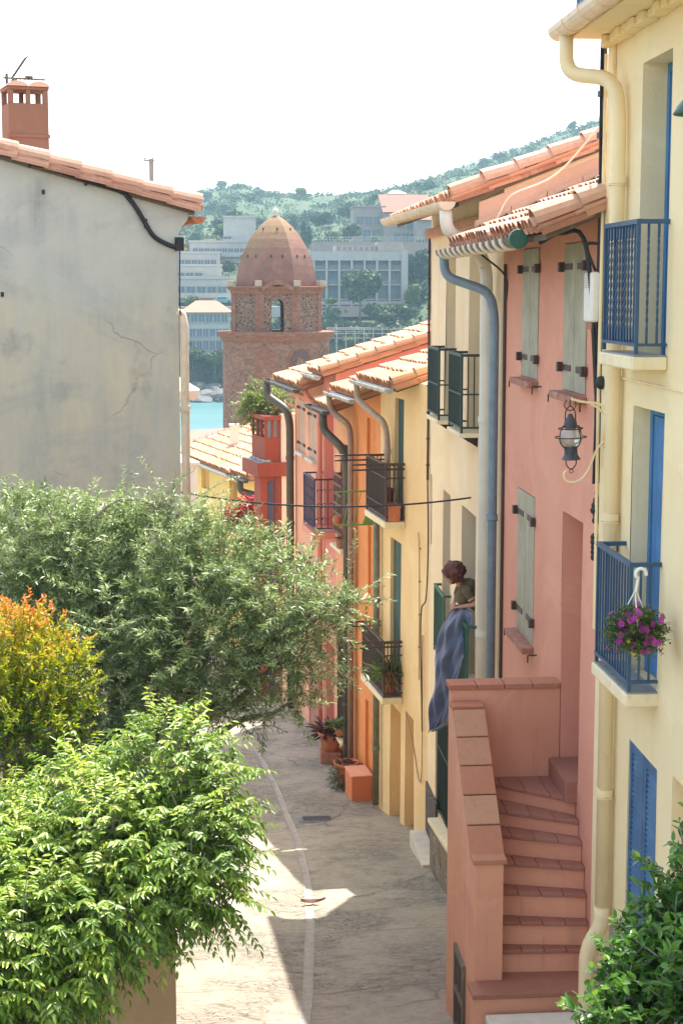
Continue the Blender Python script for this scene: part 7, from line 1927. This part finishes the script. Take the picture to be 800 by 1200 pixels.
m.tube([(hx*0.6+0.04*math.sin(a), 0, h0-0.02+0.04*math.cos(a)) for a in np.linspace(-2.4, 1.9, 16)], 0.013, 8); m.build('hanger', MATS['white_plastic'], t, smooth=True)
lob = [(-0.10, 0, 0.12, 0.11, 0.11, 0.08), (0.10, 0, 0.12, 0.11, 0.11, 0.08), (0, 0, 0.15, 0.12, 0.14, 0.10), (-0.13, -0.02, 0.05, 0.08, 0.08, 0.1), (0.13, 0, 0.05, 0.09, 0.09, 0.1), (0.03, -0.05, 0.02, 0.09, 0.09, 0.1), (-0.05, -0.1, 0.05, 0.1, 0.08, 0.1), (0.08, -0.1, 0.04, 0.1, 0.08, 0.1)]
V, Fq, T_, S_ = twiggy(lob, 520, g, 0.06, 0.016, 0.034, 0.014, 0.4, 0.2, 'quad'); big_mesh('foliage', V, Fq, T_, MATS['basket_leaf'], t)
def flowers(n, mat, lobes, r, gg, nm):
    P, d, rr, ix = sample_lobes(lobes, n, gg, 0.95); d = d+np.array([0, -0.7, 0.15]); d /= np.linalg.norm(d, axis=1, keepdims=True); P = P+d*0.03
    for i in range(n):
        u = np.cross(d[i], [0.1, 0.2, 1.0]); u /= np.linalg.norm(u); w = np.cross(d[i], u); tone = gg.random(); m = MB(); c = m.vert(P[i])
        for k in range(5):
            a = k*2*math.pi/5; e = u*math.cos(a)+w*math.sin(a); s = -u*math.sin(a)+w*math.cos(a); i0 = len(m.v)
            for q in (P[i]+e*r*0.7+s*r*0.45+d[i]*r*0.25, P[i]+e*r+d[i]*r*0.2, P[i]+e*r*0.7-s*r*0.45+d[i]*r*0.25): m.vert(q)
            m.f.append((c, i0, i0+1, i0+2)); m.t.append(tone)
        m.build(nm, MATS[mat], t)
flowers(72, 'petunia', lob, 0.028, g, 'purple_flower'); flowers(22, 'yellow_petal', [lob[1], lob[4], lob[5]], 0.018, g, 'yellow_flower')

# ================================================================== woman leaning out over the railing
def skinmat(name, col, rough=0.5):
    if name in MATS: return MATS[name]
    m, nt, b, out = _new(name); N = NT(nt); f = N.noise(40, 4, 0.6)
    N.l(N.mix(N.math('MULTIPLY', f, 0.4), col, tuple(x*0.8 for x in col)), b.inputs['Base Color']); b.inputs['Roughness'].default_value = rough
    b.inputs['Subsurface Weight'].default_value = 0.1; b.inputs['Subsurface Radius'].default_value = (0.02, 0.008, 0.004)
    MATS[name] = m; return m
skinmat('skin', (0.58, 0.33, 0.23)); paint('hair_auburn', (0.11, 0.024, 0.012), 0.5, 0.0, 0.4, None, 60, 0.6); paint('olive_shirt', (0.14, 0.105, 0.058), 0.9, 0.0, 0.15, None, 9); paint('navy_trousers', (0.03, 0.035, 0.06), 0.9)
PYv = Wd[0]+18.02; PYf = Wd[1]+18.02; PY = (PYv+PYf)/2-0.12
zrail = -4.40; zfl = -5.35
PB = (3.62, PY, zfl)
woman = thing('person', 'woman with auburn hair in an olive shirt leaning out over the railing', 'person', PB)
def W(px, py, Y): return atY(px-3, py, Y)-Vector(PB)
def capsule(m, a, b, ra, rb, seg=14):
    a = Vector(a); b = Vector(b); d = (b-a); L = d.length; d.normalize(); prof = []
    pts = [a-d*ra*math.cos(x) for x in np.linspace(0.05, math.pi/2, 5)]+[b+d*rb*math.sin(x) for x in np.linspace(0, math.pi/2-0.05, 5)]
    rs = [ra*math.sin(x) for x in np.linspace(0.05, math.pi/2, 5)]+[rb*math.cos(x) for x in np.linspace(0, math.pi/2-0.05, 5)]
    m.tube(pts, rs, seg)
def fused(m, name, mat, voxel, smooth=4, parent=woman):
    o = m.build(name, mat, parent, smooth=True)
    r = o.modifiers.new('remesh', 'REMESH'); r.mode = 'VOXEL'; r.voxel_size = voxel; r.use_smooth_shade = True
    s = o.modifiers.new('soft', 'SMOOTH'); s.iterations = smooth; s.factor = 0.5
    return o
head = W(531, 672, PY-0.02); hd = Vector((-0.80, -0.10, -0.60)).normalized()      # looks out and down
neck = head + Vector((0.115, 0.02, -0.115)); sh = head + Vector((0.20, 0.02, -0.20)); shn = sh + Vector((0.0, -0.175, -0.01)); shf = sh + Vector((-0.02, 0.175, -0.01))
hip = Vector((0.02, 0.0, 0.93)); hand = W(534, 711, PY-0.03); 
eln = Vector((sh.x+0.10, sh.y-0.24, hand.z+0.07)); elf = Vector((hand.x+0.06, sh.y+0.22, hand.z+0.06))
hn = hand+Vector((0.02, -0.045, 0.0)); hf = hand+Vector((0.0, 0.05, 0.005))
b = MB()
b.ball(tuple(head+Vector((0.015, 0, 0.02))), (0.095, 0.078, 0.105), 18, 12)
fdir = hd; updir = Vector((-0.6, 0.05, 0.8)).normalized(); side = fdir.cross(updir).normalized()
fc = head+fdir*0.045-updir*0.035
b.ball(tuple(fc), (0.062, 0.06, 0.075), 16, 10); b.ball(tuple(head+fdir*0.075-updir*0.095), (0.03, 0.03, 0.03), 12, 8)      # jaw, chin
capsule(b, head+fdir*0.098+updir*0.0, head+fdir*0.118-updir*0.038, 0.010, 0.015)                                            # nose
for s_ in (-1, 1):
    b.ball(tuple(head+side*s_*0.034+fdir*0.09+updir*0.02), (0.014, 0.014, 0.012), 10, 6); b.ball(tuple(head+side*s_*0.082-updir*0.02), (0.018, 0.012, 0.03), 10, 6)
capsule(b, head+fdir*0.10-updir*0.068-side*0.02, head+fdir*0.10-updir*0.068+side*0.02, 0.008, 0.008)
capsule(b, neck+Vector((0.03, 0, -0.04)), head+Vector((0.03, 0, -0.05)), 0.052, 0.048)
capsule(b, sh+Vector((0.05, 0, -0.02)), hip+Vector((0, 0, 0.15)), 0.11, 0.115); capsule(b, shn, shf, 0.05, 0.05); capsule(b, hip+Vector((0, -0.08, 0)), hip+Vector((0, 0.08, 0)), 0.11, 0.11)
for S_, E_, H_ in ((shn, eln, hn), (shf, elf, hf)):
    capsule(b, S_, E_, 0.046, 0.036); d = (H_-E_).normalized(); capsule(b, E_, H_-d*0.07, 0.036, 0.024)
    sd = d.cross(Vector((0, 0, 1))).normalized(); pm = H_-d*0.035
    for k in range(4):
        off = sd*(k-1.5)*0.017; capsule(b, pm-d*0.03+off*0.8, pm+d*0.035+off, 0.012, 0.0105)
        ln = (0.036, 0.042, 0.040, 0.030)[k]; a = pm+d*0.04+off*1.1; c = a+d*ln*0.7+Vector((0, 0, -0.012)); capsule(b, a, c, 0.009, 0.0085, 8); capsule(b, c, c+d*ln*0.3+Vector((0, 0, -0.026)), 0.0085, 0.007, 8)
    s2 = -1 if S_ is shn else 1; th = pm-d*0.015+sd*0.028*s2; capsule(b, pm-d*0.03+sd*0.015*s2, th+d*0.02, 0.012, 0.010, 8); capsule(b, th+d*0.02, th+d*0.05-sd*0.008*s2+Vector((0, 0, -0.012)), 0.0095, 0.008, 8)
for s_ in (-1, 1):
    h_ = hip+Vector((0, s_*0.085, 0)); kn = Vector((0.02, s_*0.09, 0.48)); an = Vector((0.06, s_*0.09, 0.08)); capsule(b, h_, kn, 0.088, 0.058); capsule(b, kn, an, 0.056, 0.036); capsule(b, an+Vector((0.02, 0, -0.045)), an+Vector((-0.17, 0, -0.052)), 0.036, 0.028)
fused(b, 'body', MATS['skin'], 0.0055, 3)
b = MB()                                                            # olive T-shirt
capsule(b, sh+Vector((0.045, 0, -0.015)), hip+Vector((0.0, 0, 0.12)), 0.15, 0.15); capsule(b, shn+Vector((0.01, 0, 0)), shf+Vector((0.01, 0, 0)), 0.070, 0.070); capsule(b, sh+Vector((-0.035, -0.06, -0.14)), sh+Vector((-0.035, 0.06, -0.14)), 0.10, 0.10)
for S_, E_ in ((shn, eln), (shf, elf)): capsule(b, S_, S_.lerp(E_, 0.55), 0.066, 0.062)
o = fused(b, 'shirt', MATS['olive_shirt'], 0.009, 5)
tx = bpy.data.textures.new('cloth_folds', 'CLOUDS'); tx.noise_scale = 0.09
dm_ = o.modifiers.new('folds', 'DISPLACE'); dm_.texture = tx; dm_.strength = 0.022; dm_.mid_level = 0.5
m = MB(); c = shn.lerp(eln, 0.60); d = (eln-shn).normalized(); m.tube([c-d*0.012, c+d*0.014], 0.064, 16, cap=False); m.tube([c+d*0.014, c-d*0.012], 0.050, 16, cap=False); m.build('cuff', paint('pink_cuff', (0.55, 0.30, 0.25), 0.9), o)
b = MB(); capsule(b, hip+Vector((0, -0.08, 0.03)), hip+Vector((0, 0.08, 0.03)), 0.128, 0.128)
for s_ in (-1, 1):
    h_ = hip+Vector((0, s_*0.085, 0)); kn = Vector((0.02, s_*0.09, 0.48)); an = Vector((0.06, s_*0.09, 0.12)); capsule(b, h_, kn, 0.102, 0.075); capsule(b, kn, an, 0.075, 0.062)
fused(b, 'trousers', MATS['navy_trousers'], 0.009, 4)
b = MB(); hc = head+Vector((0.035, 0, 0.035))                        # chin-length wavy hair
gh = np.random.default_rng(4)
b.ball(tuple(hc), (0.142, 0.130, 0.138), 16, 10)
for k in range(70):
    dv = gh.normal(size=3); dv = Vector(dv).normalized()
    if dv.dot(fdir) > 0.42: continue
    b.ball(tuple(hc+Vector((dv.x*0.125, dv.y*0.125, dv.z*0.122))+Vector((0.01, 0, -0.012))), float(gh.uniform(0.024, 0.05)), 10, 6)
for s_ in (-1, 1):
    for k in range(4): capsule(b, hc+side*s_*0.095+Vector((-0.03+0.035*k, 0, 0.0)), hc+side*s_*0.098+Vector((-0.02+0.04*k, 0, -0.15+0.012*k)), 0.042, 0.024)
    capsule(b, head+fdir*0.055+updir*0.085+side*s_*0.03, head+fdir*0.07+updir*0.02+side*s_*0.085, 0.03, 0.018)
o = fused(b, 'hair', MATS['hair_auburn'], 0.005, 3)
tx2 = bpy.data.textures.new('hair_waves', 'CLOUDS'); tx2.noise_scale = 0.03; dm_ = o.modifiers.new('waves', 'DISPLACE'); dm_.texture = tx2; dm_.strength = 0.022
_s = o.modifiers.new('soften', 'SMOOTH'); _s.iterations = 3
for s_ in (-1, 1):
    m = MB(); m.ball(tuple(head+side*s_*0.034+fdir*0.1035+updir*0.018), (0.007, 0.007, 0.006), 8, 6); m.build('eye', MATS['black_iron'], woman, smooth=True)

# ---- the cloth she shakes out over the railing
def cloth_mat():
    m, nt, b, out = _new('bluish_cloth'); N = NT(nt)
    c = N.ramp(N.noise(3.0, 4, 0.6), [(0.35, (0.13, 0.17, 0.275)), (0.65, (0.19, 0.205, 0.295))])
    N.l(c, b.inputs['Base Color']); b.inputs['Roughness'].default_value = 0.9; b.inputs['Sheen Weight'].default_value = 0.3
    N.l(N.bump(N.noise(9, 6, 0.65, N.mapping((1, 1, 0.6)), 0.8), 0.9, 0.04), b.inputs['Normal']); return m
# rows down the cloth: (left px, right px, y, depth of left edge, depth of right edge)
rowsC = [(533, 546, 711, PY-0.02, PY-0.10), (523, 553, 721, PY+0.02, PY-0.36), (514, 553, 738, PY+0.06, PY-0.38), (509, 550, 760, PY+0.08, PY-0.38), (507, 541, 775, PY+0.08, PY-0.34), (506, 536, 800, PY+0.08, PY-0.30), (505, 533, 830, PY+0.07, PY-0.26), (504.5, 528, 847, PY+0.05, PY-0.2), (504.6, 508, 857, PY+0.03, PY-0.0)]
CB = atY(525, 715, PY); G = []
NU = 36
from bisect import bisect
ys = [r_[2] for r_ in rowsC]; NV = 44
g = np.random.default_rng(8)
for j in range(NV+1):
    y = ys[0]+(ys[-1]-ys[0])*j/NV; k = min(max(bisect(ys, y)-1, 0), len(ys)-2); f = (y-ys[k])/(ys[k+1]-ys[k]); f = f*f*(3-2*f)*0.5+f*0.5
    l_, r_, yl, yr = [rowsC[k][i]*(1-f)+rowsC[k+1][i]*f for i in (0, 1, 3, 4)]
    for i in range(NU+1):
        s_ = i/NU; p = atY(l_+(r_-l_)*s_, y, yl+(yr-yl)*s_)
        dep = 0.045*math.sin(s_*9+j*0.09+0.6*math.sin(j*0.21))*min(1, j/8)+0.028*math.sin(s_*19-j*0.22+1)*min(1, j/10)+0.016*math.sin(s_*5+j*0.5)+0.012*math.sin(s_*27+j*0.31)
        p += Vector((dep*0.7, dep*0.9, 0.015*math.sin(s_*12+j*0.4))); G.append(tuple(p-CB))
m = MB(); m.v = G
for j in range(NV):
    for i in range(NU): a = j*(NU+1)+i; m.f.append((a, a+NU+1, a+NU+2, a+1)); m.t.append(0.5)
o = m.build('cloth', cloth_mat(), smooth=True); o.location = CB; sd = o.modifiers.new('thick', 'SOLIDIFY'); sd.thickness = 0.006
ss = o.modifiers.new('soft', 'SUBSURF'); ss.levels = 1; ss.render_levels = 1
tag(o, 'blue grey cloth hanging from the woman\'s hands over the railing', 'cloth')

if __name__ == '__main__':
    bpy.context.view_layer.update()
